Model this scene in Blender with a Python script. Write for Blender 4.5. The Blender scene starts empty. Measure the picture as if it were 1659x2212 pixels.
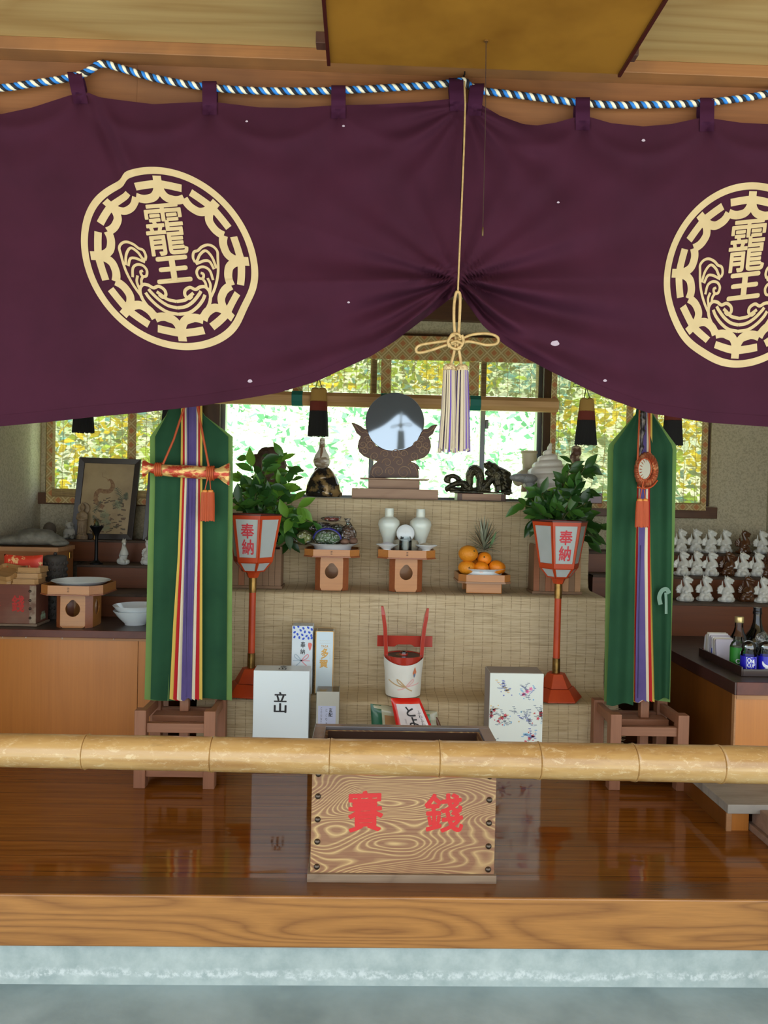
import bpy, math, random
from mathutils import Vector, Matrix, noise
random.seed(7)
PI = math.pi
SC = bpy.context.scene
COL = SC.collection
V = Vector

# ------------------------------------------------------------------ camera
FPX = 1660.0
EYE = V((0, 0, 1.33))
YAW, PITCH, ROLL = math.radians(1.6), math.radians(1.17), math.radians(1.3)
FWD = V((math.sin(YAW) * math.cos(PITCH), math.cos(YAW) * math.cos(PITCH), -math.sin(PITCH)))
R0 = V((math.cos(YAW), -math.sin(YAW), 0))
U0 = R0.cross(FWD)
RGT = R0 * math.cos(ROLL) + U0 * math.sin(ROLL)
UPV = U0 * math.cos(ROLL) - R0 * math.sin(ROLL)
cd = bpy.data.cameras.new('camera')
cam = bpy.data.objects.new('camera', cd)
COL.objects.link(cam)
m = Matrix((RGT, UPV, -FWD)).transposed().to_4x4()
m.translation = EYE
cam.matrix_world = m
cd.sensor_width = 36.0
cd.lens = 36.0 * FPX / 2212.0
cd.clip_start = 0.05
SC.camera = cam

# ------------------------------------------------------------------ light and exposure
SC.view_settings.view_transform = 'Standard'
SC.view_settings.look = 'None'
SC.view_settings.gamma = 1.0
SC.view_settings.use_curve_mapping = False
SC.view_settings.exposure = 1.45
wd = bpy.data.worlds.new('daylight')
SC.world = wd
wd.use_nodes = True
bg = wd.node_tree.nodes['Background']
bg.inputs[0].default_value = (0.80, 0.90, 1.0, 1)
bg.inputs[1].default_value = 1.0
sl = bpy.data.lights.new('sun', 'SUN')
sun = bpy.data.objects.new('sun', sl)
COL.objects.link(sun)
sl.energy = 9.0
sl.angle = math.radians(1.0)
sl.color = (1.0, 0.96, 0.86)
sun.rotation_euler = V((-0.25, 0.62, -1.0)).to_track_quat('-Z', 'Y').to_euler()
SC.cycles.use_denoising = True
SC.cycles.max_bounces = 8
SC.cycles.transparent_max_bounces = 16
SC.cycles.sample_clamp_indirect = 6.0
SC.cycles.caustics_reflective = False
SC.cycles.caustics_refractive = False

# ------------------------------------------------------------------ placing: a pixel of the 1659x2212 frame at a known depth or height
def W(px, py, Y):
    d = FWD + RGT * ((px - 829.5) / FPX) + UPV * ((1106.0 - py) / FPX)
    return EYE + d * (Y / d.y)
def WZ(px, py, z):
    d = FWD + RGT * ((px - 829.5) / FPX) + UPV * ((1106.0 - py) / FPX)
    return EYE + d * ((z - EYE.z) / d.z)
def XX(px, Y, py=1072): return W(px, py, Y).x
def ZZ(px, py, Y): return W(px, py, Y).z
def S(Y): return Y / FPX

# ------------------------------------------------------------------ materials
def lin(c):
    if isinstance(c, str):
        c = [int(c[i:i + 2], 16) for i in (0, 2, 4)]
    o = []
    for x in c[:3]:
        x /= 255.0
        o.append(x / 12.92 if x <= 0.04045 else ((x + 0.055) / 1.055) ** 2.4)
    return (o[0], o[1], o[2], 1.0)
def newmat(name):
    mt = bpy.data.materials.new(name)
    mt.use_nodes = True
    nt = mt.node_tree
    return mt, nt, nt.nodes['Principled BSDF']
def node(nt, t, **kw):
    n = nt.nodes.new(t)
    for k, v in kw.items(): setattr(n, k, v)
    return n
def coords(nt, sc, kind='Object'):
    tc = node(nt, 'ShaderNodeTexCoord')
    mp = node(nt, 'ShaderNodeMapping')
    mp.inputs['Scale'].default_value = sc
    nt.links.new(tc.outputs[kind], mp.inputs[0])
    return mp.outputs[0]
def ramp(nt, src, stops):
    r = node(nt, 'ShaderNodeValToRGB')
    els = r.color_ramp.elements
    while len(els) < len(stops): els.new(0.5)
    for e, (p, c) in zip(els, stops):
        e.position = p
        e.color = c if len(c) == 4 else (*c, 1)
    nt.links.new(src, r.inputs[0])
    return r.outputs[0]
def math_(nt, op, a, b=None):
    n = node(nt, 'ShaderNodeMath', operation=op)
    for i, x in enumerate((a, b)):
        if x is None: continue
        if isinstance(x, (int, float)): n.inputs[i].default_value = x
        else: nt.links.new(x, n.inputs[i])
    return n.outputs[0]
def mixc(nt, fac, a, b, mode='MIX'):
    n = node(nt, 'ShaderNodeMix', data_type='RGBA', blend_type=mode)
    for s, x in ((n.inputs[0], fac), (n.inputs[6], a), (n.inputs[7], b)):
        if isinstance(x, (int, float, tuple)): s.default_value = x
        else: nt.links.new(x, s)
    return n.outputs[2]
def noisen(nt, vec, scale, detail=3, rough=0.5, dist=0.0):
    n = node(nt, 'ShaderNodeTexNoise')
    n.inputs['Scale'].default_value = scale
    n.inputs['Detail'].default_value = detail
    n.inputs['Roughness'].default_value = rough
    n.inputs['Distortion'].default_value = dist
    nt.links.new(vec, n.inputs['Vector'])
    return n.outputs['Fac']
def bumpn(nt, b, h, strength, dist=0.01):
    n = node(nt, 'ShaderNodeBump')
    n.inputs['Strength'].default_value = strength
    n.inputs['Distance'].default_value = dist
    nt.links.new(h, n.inputs['Height'])
    nt.links.new(n.outputs[0], b.inputs['Normal'])
def mat(name, c, r=0.5, metal=0.0, c2=None, sc=(1, 1, 1), ns=8, lo=0.4, hi=0.65, bump=0.0, bs=60, coat=0.0, trans=0.0, ior=1.45, spec=None, sheen=0.0):
    mt, nt, b = newmat(name)
    b.inputs['Base Color'].default_value = lin(c)
    b.inputs['Roughness'].default_value = r
    b.inputs['Metallic'].default_value = metal
    b.inputs['Coat Weight'].default_value = coat
    b.inputs['Coat Roughness'].default_value = 0.08
    b.inputs['Transmission Weight'].default_value = trans
    b.inputs['IOR'].default_value = ior
    b.inputs['Sheen Weight'].default_value = sheen
    if spec is not None: b.inputs['Specular IOR Level'].default_value = spec
    if c2 is not None or bump:
        vec = coords(nt, sc)
    if c2 is not None:
        f = noisen(nt, vec, ns, 4, 0.6)
        nt.links.new(ramp(nt, f, [(lo, lin(c)), (hi, lin(c2))]), b.inputs['Base Color'])
    if bump:
        bumpn(nt, b, noisen(nt, vec, bs, 3), bump, 0.004)
    return mt
def wood(name, c1, c2, sc=(1.2, 9, 9), ns=1.0, k=14.0, amt=0.6, r=0.45, coat=0.0, fib=(4, 160, 160), dark=None, spec=None, lw=1.0):
    """grain = contour lines of a stretched noise, plus fine fibres"""
    mt, nt, b = newmat(name)
    vec = coords(nt, sc)
    n1 = noisen(nt, vec, ns, 1.5, 0.45)
    g = math_(nt, 'PINGPONG', math_(nt, 'MULTIPLY', n1, k), 0.5)
    g = math_(nt, 'MULTIPLY', g, 2.0)
    line = ramp(nt, g, [(0.0, (1, 1, 1)), (0.28 * lw, (0.5, 0.5, 0.5)), (0.8 * lw, (0, 0, 0))])
    fv = noisen(nt, coords(nt, fib), 1.0, 3, 0.6)
    fr = ramp(nt, fv, [(0.3, (0, 0, 0)), (0.7, (1, 1, 1))])
    fac = math_(nt, 'ADD', math_(nt, 'MULTIPLY', line, amt), math_(nt, 'MULTIPLY', fr, 0.35 * (1 - amt) + 0.12))
    col = mixc(nt, fac, lin(c1), lin(c2))
    if dark is not None:
        big = ramp(nt, noisen(nt, coords(nt, (1, 1, 1)), dark[1], 3), [(0.45, (0, 0, 0)), (0.7, (1, 1, 1))])
        col = mixc(nt, math_(nt, 'MULTIPLY', big, dark[2]), col, lin(dark[0]))
    nt.links.new(col, b.inputs['Base Color'])
    b.inputs['Roughness'].default_value = r
    b.inputs['Coat Weight'].default_value = coat
    b.inputs['Coat Roughness'].default_value = 0.1
    if spec is not None: b.inputs['Specular IOR Level'].default_value = spec
    return mt
def cloth(name, c, c2=None, transl=0.15, r=0.9, ns=6, sc=(1, 1, 1)):
    """diffuse cloth that lets a little light through"""
    mt, nt, b = newmat(name)
    out = nt.nodes['Material Output']
    b.inputs['Roughness'].default_value = r
    b.inputs['Specular IOR Level'].default_value = 0.15
    b.inputs['Base Color'].default_value = lin(c)
    tl = node(nt, 'ShaderNodeBsdfTranslucent')
    tl.inputs[0].default_value = lin(c)
    if c2 is not None:
        rc = ramp(nt, noisen(nt, coords(nt, sc), ns, 4, 0.6), [(0.35, lin(c)), (0.7, lin(c2))])
        nt.links.new(rc, b.inputs['Base Color']); nt.links.new(rc, tl.inputs[0])
    mx = node(nt, 'ShaderNodeMixShader')
    mx.inputs[0].default_value = transl
    nt.links.new(b.outputs[0], mx.inputs[1]); nt.links.new(tl.outputs[0], mx.inputs[2])
    nt.links.new(mx.outputs[0], out.inputs[0])
    return mt
def clearglass(name, tint=(1, 1, 1), gloss=0.12, rough=0.02):
    """thin clear pane or film: mostly see-through with a mirror share that grows at grazing angles"""
    mt, nt, b = newmat(name)
    out = nt.nodes['Material Output']
    nt.nodes.remove(b)
    tr = node(nt, 'ShaderNodeBsdfTransparent'); tr.inputs[0].default_value = (*tint, 1)
    gl = node(nt, 'ShaderNodeBsdfGlossy'); gl.inputs['Roughness'].default_value = rough
    lw = node(nt, 'ShaderNodeLayerWeight'); lw.inputs[0].default_value = gloss
    mx = node(nt, 'ShaderNodeMixShader')
    nt.links.new(lw.outputs['Fresnel'], mx.inputs[0])
    nt.links.new(tr.outputs[0], mx.inputs[1]); nt.links.new(gl.outputs[0], mx.inputs[2])
    nt.links.new(mx.outputs[0], out.inputs[0])
    return mt

# ------------------------------------------------------------------ mesh building
PM = {}
def smooth_path(pts, n=6, closed=False):
    """Catmull-Rom through points (2D or 3D Vectors)"""
    pts = [V(p) for p in pts]
    out = []
    m_ = len(pts)
    rng = m_ if closed else m_ - 1
    for i in range(rng):
        if closed:
            p0, p1, p2, p3 = pts[(i - 1) % m_], pts[i], pts[(i + 1) % m_], pts[(i + 2) % m_]
        else:
            p1, p2 = pts[i], pts[i + 1]
            p0 = pts[i - 1] if i else p1 * 2 - p2
            p3 = pts[i + 2] if i + 2 < m_ else p2 * 2 - p1
        for j in range(n):
            t = j / n
            out.append(0.5 * (p1 * 2 + (p2 - p0) * t + (p0 * 2 - p1 * 5 + p2 * 4 - p3) * t * t + (p1 * 3 - p0 - p2 * 3 + p3) * t ** 3))
    if not closed: out.append(pts[-1])
    return out
def lerp_path(pts, x):
    """y of a polyline [(x, y), ...] at x"""
    if x <= pts[0][0]: return pts[0][1]
    for (a, b), (c, d) in zip(pts, pts[1:]):
        if x <= c: return b + (d - b) * (x - a) / (c - a)
    return pts[-1][1]
class MB:
    def __init__(s):
        s.v, s.f, s.m = [], [], []
    def add(s, vs, fs, m=0):
        b = len(s.v)
        s.v.extend(V(p) for p in vs)
        s.f.extend([i + b for i in f] for f in fs)
        s.m.extend([m] * len(fs))
        return s
    def box(s, x0, x1, y0, y1, z0, z1, m=0, T=None):
        if x0 > x1: x0, x1 = x1, x0
        if y0 > y1: y0, y1 = y1, y0
        if z0 > z1: z0, z1 = z1, z0
        vs = [V((x, y, z)) for z in (z0, z1) for y in (y0, y1) for x in (x0, x1)]
        if T is not None: vs = [T @ p for p in vs]
        return s.add(vs, [(0, 2, 3, 1), (4, 5, 7, 6), (0, 1, 5, 4), (2, 6, 7, 3), (0, 4, 6, 2), (1, 3, 7, 5)], m)
    def bar(s, a, b, w, h, m=0, up=(0, 0, 1)):
        """square bar from a to b, w wide, h high"""
        a, b = V(a), V(b)
        d = (b - a).normalized()
        r = d.cross(V(up))
        r = r.normalized() if r.length > 1e-6 else V((1, 0, 0))
        u = r.cross(d)
        vs = [p + r * (sx * w / 2) + u * (sz * h / 2) for p in (a, b) for sx, sz in ((-1, -1), (1, -1), (1, 1), (-1, 1))]
        return s.add(vs, [(0, 1, 2, 3), (7, 6, 5, 4), (0, 4, 5, 1), (1, 5, 6, 2), (2, 6, 7, 3), (3, 7, 4, 0)], m)
    def loft(s, rings, m=0, cap=True, closed=True):
        n = len(rings[0])
        b = len(s.v)
        for r in rings: s.v.extend(V(p) for p in r)
        k = n if closed else n - 1
        for i in range(len(rings) - 1):
            for j in range(k):
                s.f.append([b + i * n + j, b + i * n + (j + 1) % n, b + (i + 1) * n + (j + 1) % n, b + (i + 1) * n + j]); s.m.append(m)
        if cap and closed:
            s.f.append([b + j for j in reversed(range(n))]); s.m.append(m)
            e = b + (len(rings) - 1) * n
            s.f.append([e + j for j in range(n)]); s.m.append(m)
        return s
    def lathe(s, prof, n=24, c=(0, 0, 0), m=0, T=None, sx=1.0, sy=1.0, cap=True, ph=0.0):
        rings = []
        c = V(c)
        for r, z in prof:
            ring = [V((math.cos(2 * PI * k / n + ph) * r * sx, math.sin(2 * PI * k / n + ph) * r * sy, z)) for k in range(n)]
            if T is not None: ring = [T @ p for p in ring]
            rings.append([p + c for p in ring])
        return s.loft(rings, m, cap)
    def tube(s, pts, r, n=8, m=0, closed=False, cap=True, flat=1.0):
        pts = [V(p) for p in pts]
        N = len(pts)
        rad = (lambda i: r[i] if isinstance(r, (list, tuple)) else r)
        t0 = (pts[1] - pts[0]).normalized()
        nrm = t0.orthogonal().normalized()
        rings = []
        for i in range(N):
            if closed: t = (pts[(i + 1) % N] - pts[i - 1])
            else: t = pts[min(i + 1, N - 1)] - pts[max(i - 1, 0)]
            t = t.normalized() if t.length > 1e-9 else t0
            nrm = nrm - t * nrm.dot(t)
            nrm = nrm.normalized() if nrm.length > 1e-6 else t.orthogonal().normalized()
            bn = t.cross(nrm)
            rr = rad(i)
            rings.append([pts[i] + (nrm * math.cos(2 * PI * k / n) + bn * (math.sin(2 * PI * k / n) * flat)) * rr for k in range(n)])
        if closed: rings.append(rings[0])
        return s.loft(rings, m, cap and not closed)
    def ball(s, c, r, n=12, m=0, T=None):
        """r: radius or (rx, ry, rz)"""
        if not isinstance(r, (tuple, list)): r = (r, r, r)
        c = V(c)
        rings = []
        for i in range(1, n // 2 + 1):
            a = PI * i / (n // 2 + 1)
            ring = [V((math.sin(a) * math.cos(2 * PI * k / n) * r[0], math.sin(a) * math.sin(2 * PI * k / n) * r[1], -math.cos(a) * r[2])) for k in range(n)]
            rings.append(ring)
        rings = [[V((0, 0, -r[2]))] * n] + rings + [[V((0, 0, r[2]))] * n]
        if T is not None: rings = [[T @ p for p in q] for q in rings]
        return s.loft([[p + c for p in q] for q in rings], m, False)
    def prism(s, poly, y0, y1, m=0, T=None):
        """outline of (x, z) pairs extruded from y0 to y1"""
        n = len(poly)
        a = sum(poly[i][0] * poly[(i + 1) % n][1] - poly[(i + 1) % n][0] * poly[i][1] for i in range(n))
        if a < 0: poly = poly[::-1]
        vs = [V((x, y0, z)) for x, z in poly] + [V((x, y1, z)) for x, z in poly]
        if T is not None: vs = [T @ p for p in vs]
        fs = [list(range(n)), list(range(2 * n - 1, n - 1, -1))] + [[i, i + n, (i + 1) % n + n, (i + 1) % n] for i in range(n)]
        return s.add(vs, fs, m)
    def slab(s, poly, z0, z1, m=0, T=None):
        """outline of (x, y) pairs extruded from z0 to z1"""
        n = len(poly)
        a = sum(poly[i][0] * poly[(i + 1) % n][1] - poly[(i + 1) % n][0] * poly[i][1] for i in range(n))
        if a < 0: poly = poly[::-1]
        vs = [V((x, y, z0)) for x, y in poly] + [V((x, y, z1)) for x, y in poly]
        if T is not None: vs = [T @ p for p in vs]
        fs = [list(reversed(range(n))), list(range(n, 2 * n))] + [[i, (i + 1) % n, (i + 1) % n + n, i + n] for i in range(n)]
        return s.add(vs, fs, m)
    def grid(s, nu, nv, fn, m=0):
        b = len(s.v)
        for j in range(nv + 1):
            for i in range(nu + 1): s.v.append(V(fn(i / nu, j / nv)))
        for j in range(nv):
            for i in range(nu):
                a = b + j * (nu + 1) + i
                s.f.append([a, a + 1, a + nu + 2, a + nu + 1]); s.m.append(m)
        return s
    def ribbon(s, pts, w, fn, m=0, closed=False):
        """flat stroke along 2D points, w wide (number or per-point list), each corner placed by fn(x, y)"""
        pts = [V(p) for p in pts]
        N = len(pts)
        L, R = [], []
        for i in range(N):
            if closed: t = pts[(i + 1) % N] - pts[i - 1]
            else: t = pts[min(i + 1, N - 1)] - pts[max(i - 1, 0)]
            t = t.normalized() if t.length > 1e-9 else V((1, 0))
            ww = (w[i] if isinstance(w, list) else w) / 2
            nn = V((-t.y, t.x)) * ww
            L.append(fn(*(pts[i] + nn))); R.append(fn(*(pts[i] - nn)))
        vs = L + R
        fs = [[i, (i + 1) % N, N + (i + 1) % N, N + i] for i in range(N if closed else N - 1)]
        return s.add(vs, fs, m)
    def build(s, name, mats, parent=None, smooth=None, bev=0.0, local=False, bseg=2):
        me = bpy.data.meshes.new(name)
        vs = s.v
        if parent is not None and not local:
            inv = PM[parent].inverted()
            vs = [inv @ p for p in vs]
        me.from_pydata([tuple(p) for p in vs], [], s.f)
        if not isinstance(mats, (list, tuple)): mats = [mats]
        for q in mats: me.materials.append(q)
        if len(mats) > 1:
            me.polygons.foreach_set('material_index', s.m)
        me.validate()
        if smooth is not None:
            me.polygons.foreach_set('use_smooth', [True] * len(me.polygons))
            me.set_sharp_from_angle(angle=math.radians(smooth))
        me.update()
        o = bpy.data.objects.new(name, me)
        COL.objects.link(o)
        if parent is not None:
            o.parent = parent
            PM[o] = PM[parent]
        else:
            PM[o] = Matrix()
        if bev:
            md = o.modifiers.new('edge', 'BEVEL')
            md.width = bev; md.segments = bseg; md.limit_method = 'ANGLE'; md.angle_limit = math.radians(40)
        return o
def tag(o, label, cat, group=None, kind=None):
    if label: o['label'] = label
    if cat: o['category'] = cat
    if group: o['group'] = group
    if kind: o['kind'] = kind
    return o
def thing(name, label, cat, loc=(0, 0, 0), rz=0.0, group=None):
    o = bpy.data.objects.new(name, None)
    o.empty_display_size = 0.05
    COL.objects.link(o)
    o.location = loc
    o.rotation_euler = (0, 0, rz)
    PM[o] = Matrix.Translation(V(loc)) @ Matrix.Rotation(rz, 4, 'Z')
    return tag(o, label, cat, group)
def struct(name, mb, mats, **kw):
    o = mb.build(name, mats, **kw)
    if kw.get('parent') is None: o['kind'] = 'structure'
    return o
def dup(src, loc, rz, label, group=None, scale=None, swap=None):
    def cp(o, par):
        c = o.copy()
        COL.objects.link(c)
        if par is not None: c.parent = par
        for ch in [k for k in bpy.data.objects if k.parent is o]: cp(ch, c)
        if swap and c.type == 'MESH':
            for i, sl_ in enumerate(c.material_slots):
                old = sl_.material
                if old in swap:
                    sl_.link = 'OBJECT'
                    sl_.material = swap[old]
        return c
    r = cp(src, None)
    r.location = loc
    r.rotation_euler = (0, 0, rz)
    if scale: r.scale = (scale,) * 3 if isinstance(scale, (int, float)) else scale
    r['label'] = label
    if group: r['group'] = group
    return r
def bake_remesh(o, vox, smooth_it=2):
    """fuse a sculpted mesh into one continuous skin"""
    md = o.modifiers.new('r', 'REMESH'); md.mode = 'VOXEL'; md.voxel_size = vox; md.use_smooth_shade = True
    if smooth_it:
        ms = o.modifiers.new('s', 'SMOOTH'); ms.factor = 0.5; ms.iterations = smooth_it
    dg = bpy.context.evaluated_depsgraph_get()
    me = bpy.data.meshes.new_from_object(o.evaluated_get(dg))
    mats = [q for q in o.data.materials]
    o.modifiers.clear()
    o.data = me
    if not me.materials:
        for q in mats: me.materials.append(q)
    me.polygons.foreach_set('use_smooth', [True] * len(me.polygons))
    return o
GL = {}
def glyph(ch, off=0.0):
    key = (ch, off)
    if key not in GL:
        c = bpy.data.curves.new('t', 'FONT')
        c.body = ch; c.offset = off; c.resolution_u = 6
        o = bpy.data.objects.new('t', c)
        COL.objects.link(o)
        me = o.to_mesh()
        vs = [(p.co.x, p.co.y) for p in me.vertices]
        fs = [list(p.vertices) for p in me.polygons]
        o.to_mesh_clear()
        bpy.data.objects.remove(o)
        bpy.data.curves.remove(c)
        x0 = min(p[0] for p in vs); x1 = max(p[0] for p in vs); y0 = min(p[1] for p in vs); y1 = max(p[1] for p in vs)
        GL[key] = ([((x - x0) / (x1 - x0), (y - y0) / (y1 - y0)) for x, y in vs], fs)
    return GL[key]
def write(mb, ch, fn, bold=0.02, m=0, n=(0, -1, 0)):
    """one word or sign; fn(u, v) places the unit square it fills; bold thickens its strokes"""
    vs, fs = glyph(ch, 0.0)
    k = 8 if bold else 1
    for i in range(k):
        a = 2 * PI * i / k
        du, dv = bold * math.cos(a), bold * math.sin(a)
        q = V(n) * (0.00004 * i)
        mb.add([V(fn(u * (1 - 2 * bold) + bold + du, v * (1 - 2 * bold) + bold + dv)) + q for u, v in vs], fs, m)
    return mb
def quad_fn(o, u, v):
    o, u, v = V(o), V(u), V(v)
    return lambda a, b: o + u * a + v * b
# ================================================================== the setting
YB = 4.16                                   # back wall
ZP = 0.255                                  # platform top
Xl, Xr = XX(88, YB), XX(1657, YB)           # side walls
ZC = ZZ(0, 76, 2.385)                       # ceiling
m_conc = mat('concrete', (160, 178, 182), 0.75, c2=(126, 144, 148), ns=3.5, lo=0.35, hi=0.7, bump=0.25, bs=30)
def m_foundation_():
    mt, nt, b = newmat('foundation_concrete')
    vec = coords(nt, (1, 1, 1))
    f = noisen(nt, vec, 14, 5, 0.65)
    base = ramp(nt, f, [(0.3, lin((158, 172, 168))), (0.75, lin((194, 204, 198)))])
    sep = node(nt, 'ShaderNodeSeparateXYZ'); nt.links.new(vec, sep.inputs[0])
    h = math_(nt, 'ADD', sep.outputs[2], math_(nt, 'MULTIPLY', noisen(nt, vec, 9, 4, 0.7), 0.05))
    band = ramp(nt, math_(nt, 'MULTIPLY', h, 10), [(0.42, (0, 0, 0)), (0.5, (1, 1, 1)), (0.58, (0.9, 0.9, 0.9)), (0.72, (0, 0, 0))])
    sp = ramp(nt, noisen(nt, vec, 60, 3, 0.7), [(0.42, (0, 0, 0)), (0.6, (1, 1, 1))])
    nt.links.new(mixc(nt, math_(nt, 'MULTIPLY', math_(nt, 'MULTIPLY', band, sp), 0.8), base, lin((222, 228, 224))), b.inputs['Base Color'])
    b.inputs['Roughness'].default_value = 0.85
    return mt
m_found = m_foundation_()
m_beam = wood('edge_beam_wood', (178, 122, 62), (118, 72, 34), sc=(0.55, 1, 5.5), ns=1.6, k=13, amt=0.55, r=0.4, fib=(12, 90, 240), coat=0.15)
def m_planks_():
    mt, nt, b = newmat('varnished_planks')
    vec = coords(nt, (1, 1, 1))
    sep = node(nt, 'ShaderNodeSeparateXYZ'); nt.links.new(vec, sep.inputs[0])
    row = math_(nt, 'DIVIDE', sep.outputs[1], 0.094)
    fr = math_(nt, 'FRACT', row)
    idx = math_(nt, 'FLOOR', row)
    wn = node(nt, 'ShaderNodeTexWhiteNoise', noise_dimensions='1D'); nt.links.new(idx, wn.inputs['W'])
    g = noisen(nt, coords(nt, (3, 60, 1)), 1.0, 4, 0.6)
    base = ramp(nt, g, [(0.3, lin((112, 62, 18))), (0.72, lin((146, 88, 30)))])
    base = mixc(nt, math_(nt, 'MULTIPLY', wn.outputs['Value'], 0.35), base, lin((76, 40, 14)))
    gap = ramp(nt, fr, [(0.0, (1, 1, 1)), (0.02, (1, 1, 1)), (0.035, (0, 0, 0))])
    nt.links.new(mixc(nt, math_(nt, 'MULTIPLY', gap, 0.75), base, lin((40, 20, 8))), b.inputs['Base Color'])
    rr = ramp(nt, noisen(nt, vec, 5, 3), [(0.3, (0.05, 0.05, 0.05)), (0.75, (0.12, 0.12, 0.12))])
    nt.links.new(rr, b.inputs['Roughness'])
    tilt = math_(nt, 'ADD', math_(nt, 'MULTIPLY', math_(nt, 'PINGPONG', fr, 0.5), 0.0012), math_(nt, 'MULTIPLY', noisen(nt, coords(nt, (2, 9, 1)), 1.5, 2), 0.002))
    bumpn(nt, b, tilt, 0.6, 1.0)
    return mt
m_planks = m_planks_()
m_topstrip = wood('beam_top_wood', (112, 68, 28), (74, 40, 14), sc=(0.6, 6, 6), k=8, amt=0.3, r=0.22, fib=(4, 200, 200), coat=0.3)
m_plaster = mat('sand_plaster', (188, 178, 152), 0.95, c2=(164, 154, 130), ns=110, lo=0.45, hi=0.62, bump=0.5, bs=180)
m_ply = wood('ceiling_board', (182, 152, 100), (150, 112, 62), sc=(0.5, 5, 1), ns=1.0, k=9, amt=0.45, r=0.55, fib=(2, 60, 1))
m_lint = wood('weathered_lintel', (140, 92, 54), (112, 68, 38), sc=(1.5, 5, 14), k=6, amt=0.25, r=0.6, fib=(2, 60, 150), dark=((82, 54, 36), 3.0, 0.55))
m_mold = wood('pale_moulding', (158, 108, 64), (130, 84, 48), sc=(1, 6, 10), k=5, amt=0.2, r=0.55, fib=(2, 60, 150), dark=((98, 70, 48), 5.0, 0.5))
m_brown = wood('window_brown_wood', (92, 56, 30), (60, 34, 18), sc=(4, 4, 4), k=6, amt=0.3, r=0.5)
m_dkbrown = wood('dark_post_wood', (66, 40, 22), (44, 26, 14), sc=(9, 9, 1), k=6, amt=0.3, r=0.5, fib=(160, 160, 4))
m_alu = mat('grey_aluminium', (120, 124, 126), 0.35, 0.9)
m_pane = clearglass('window_glass', (0.97, 0.99, 0.98), 0.06)

struct('floor', MB().box(-3.2, 3.4, -1.5, 2.075, -0.08, 0.0), m_conc)
struct('trim_1', MB().box(Xl - .1, Xr + .1, 2.06, 2.2, 0.0, 0.118), m_found)
struct('trim_2', MB().box(Xl - .1, Xr + .1, 2.037, 2.135, 0.116, ZP), [m_beam], bev=0.004)
struct('trim_3', MB().box(Xl - .1, Xr + .1, 2.0425, 2.135, ZP - 0.002, ZP + 0.0012), m_topstrip)
struct('floor_2', MB().box(Xl, Xr, 2.135, YB, ZP - 0.05, ZP), m_planks)
struct('wall_left', MB().box(Xl - 0.1, Xl, 2.2, YB + 0.1, 0, ZC), m_plaster)
struct('wall_right', MB().box(Xr, Xr + 0.1, 2.2, YB + 0.1, 0, ZC), m_plaster)
struct('ceiling', MB().box(-3.2, 3.4, -1.2, 2.45, ZC, ZC + 0.06), m_ply)
struct('ceiling_2', MB().box(Xl - .1, Xr + .1, 2.45, YB + 0.1, ZC - 0.02, ZC + 0.06), m_ply)
ym = 2.385
struct('lintel', MB().box(Xl - .1, XX(282, 2.45), 2.45, 2.53, ZZ(800, 450, 2.45), ZC).box(XX(282, 2.45) + .001, Xr + .1, 2.448, 2.53, ZZ(800, 450, 2.45), ZC), m_lint)
struct('trim_4', MB().box(Xl - .1, Xr + .1, ym, 2.45, ZZ(0, 104, ym), ZC), m_mold, bev=0.002)

# back wall with one long opening
WL, WR = XX(97, YB), XX(1533, YB)
Z0, Z1 = ZZ(850, 1079, YB), ZZ(850, 725, YB)
struct('wall_back', MB().box(Xl, WL, YB, YB + .1, 0, ZC).box(WR, Xr, YB, YB + .1, 0, ZC).box(WL, WR, YB, YB + .1, 0, Z0).box(WL, WR, YB, YB + .1, Z1, ZC), m_plaster)
struct('trim_5', MB().box(Xl, Xr, YB - 0.05, YB, ZZ(850, 692, YB), ZZ(850, 650, YB)), m_brown)
struct('trim_6', MB().box(Xl, Xr, YB - 0.03, YB, ZZ(850, 735, YB), ZZ(850, 722, YB)), m_dkbrown)
PXA, PXB = (440, 474), (1166, 1190)         # posts between the three windows
for i, (a, b) in enumerate((PXA, PXB)):
    struct('trim_%d' % (7 + i), MB().box(XX(a, YB), XX(b, YB), YB - 0.03, YB + 0.1, Z0 - .06, Z1 + .01), m_dkbrown)
def window(n, a, b, mull, metal):
    x0, x1 = XX(a, YB), XX(b, YB)
    fr = MB()
    t = 0.022
    fr.box(x0, x0 + t, YB + .015, YB + .075, Z0, Z1).box(x1 - t, x1, YB + .015, YB + .075, Z0, Z1)
    fr.box(x0 + t, x1 - t, YB + .015, YB + .075, Z0 - .004, Z0 + 0.018).box(x0 + t, x1 - t, YB + .015, YB + .075, Z1 - t, Z1)
    w = struct('window_%d' % n, fr, m_alu if metal else m_dkbrown)
    for q in mull:
        xm = XX(q, YB)
        MB().box(xm - .013, xm + .013, YB + .03, YB + .07, Z0 + .018, Z1 - t).build('window_mullion', m_alu, w)
        if metal:
            MB().box(xm + .013, xm + .03, YB + .02, YB + .035, ZZ(q, 925, YB), ZZ(q, 905, YB)).build('latch', m_alu, w, bev=0.004)
    MB().box(x0 + t, x1 - t, YB + .048, YB + .052, Z0 + .018, Z1 - t).build('window_pane', m_pane, w)
    MB().box(x0 - .03, x1 + .03, YB - 0.035, YB, Z0 - 0.065, Z0 - 0.004).build('window_sill', m_brown, w, bev=0.003)
    return w
window(1, 97, 440, (275,), False)
window(2, 474, 1166, (800, 1041), True)
window(3, 1190, 1533, (1385,), False)

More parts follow.
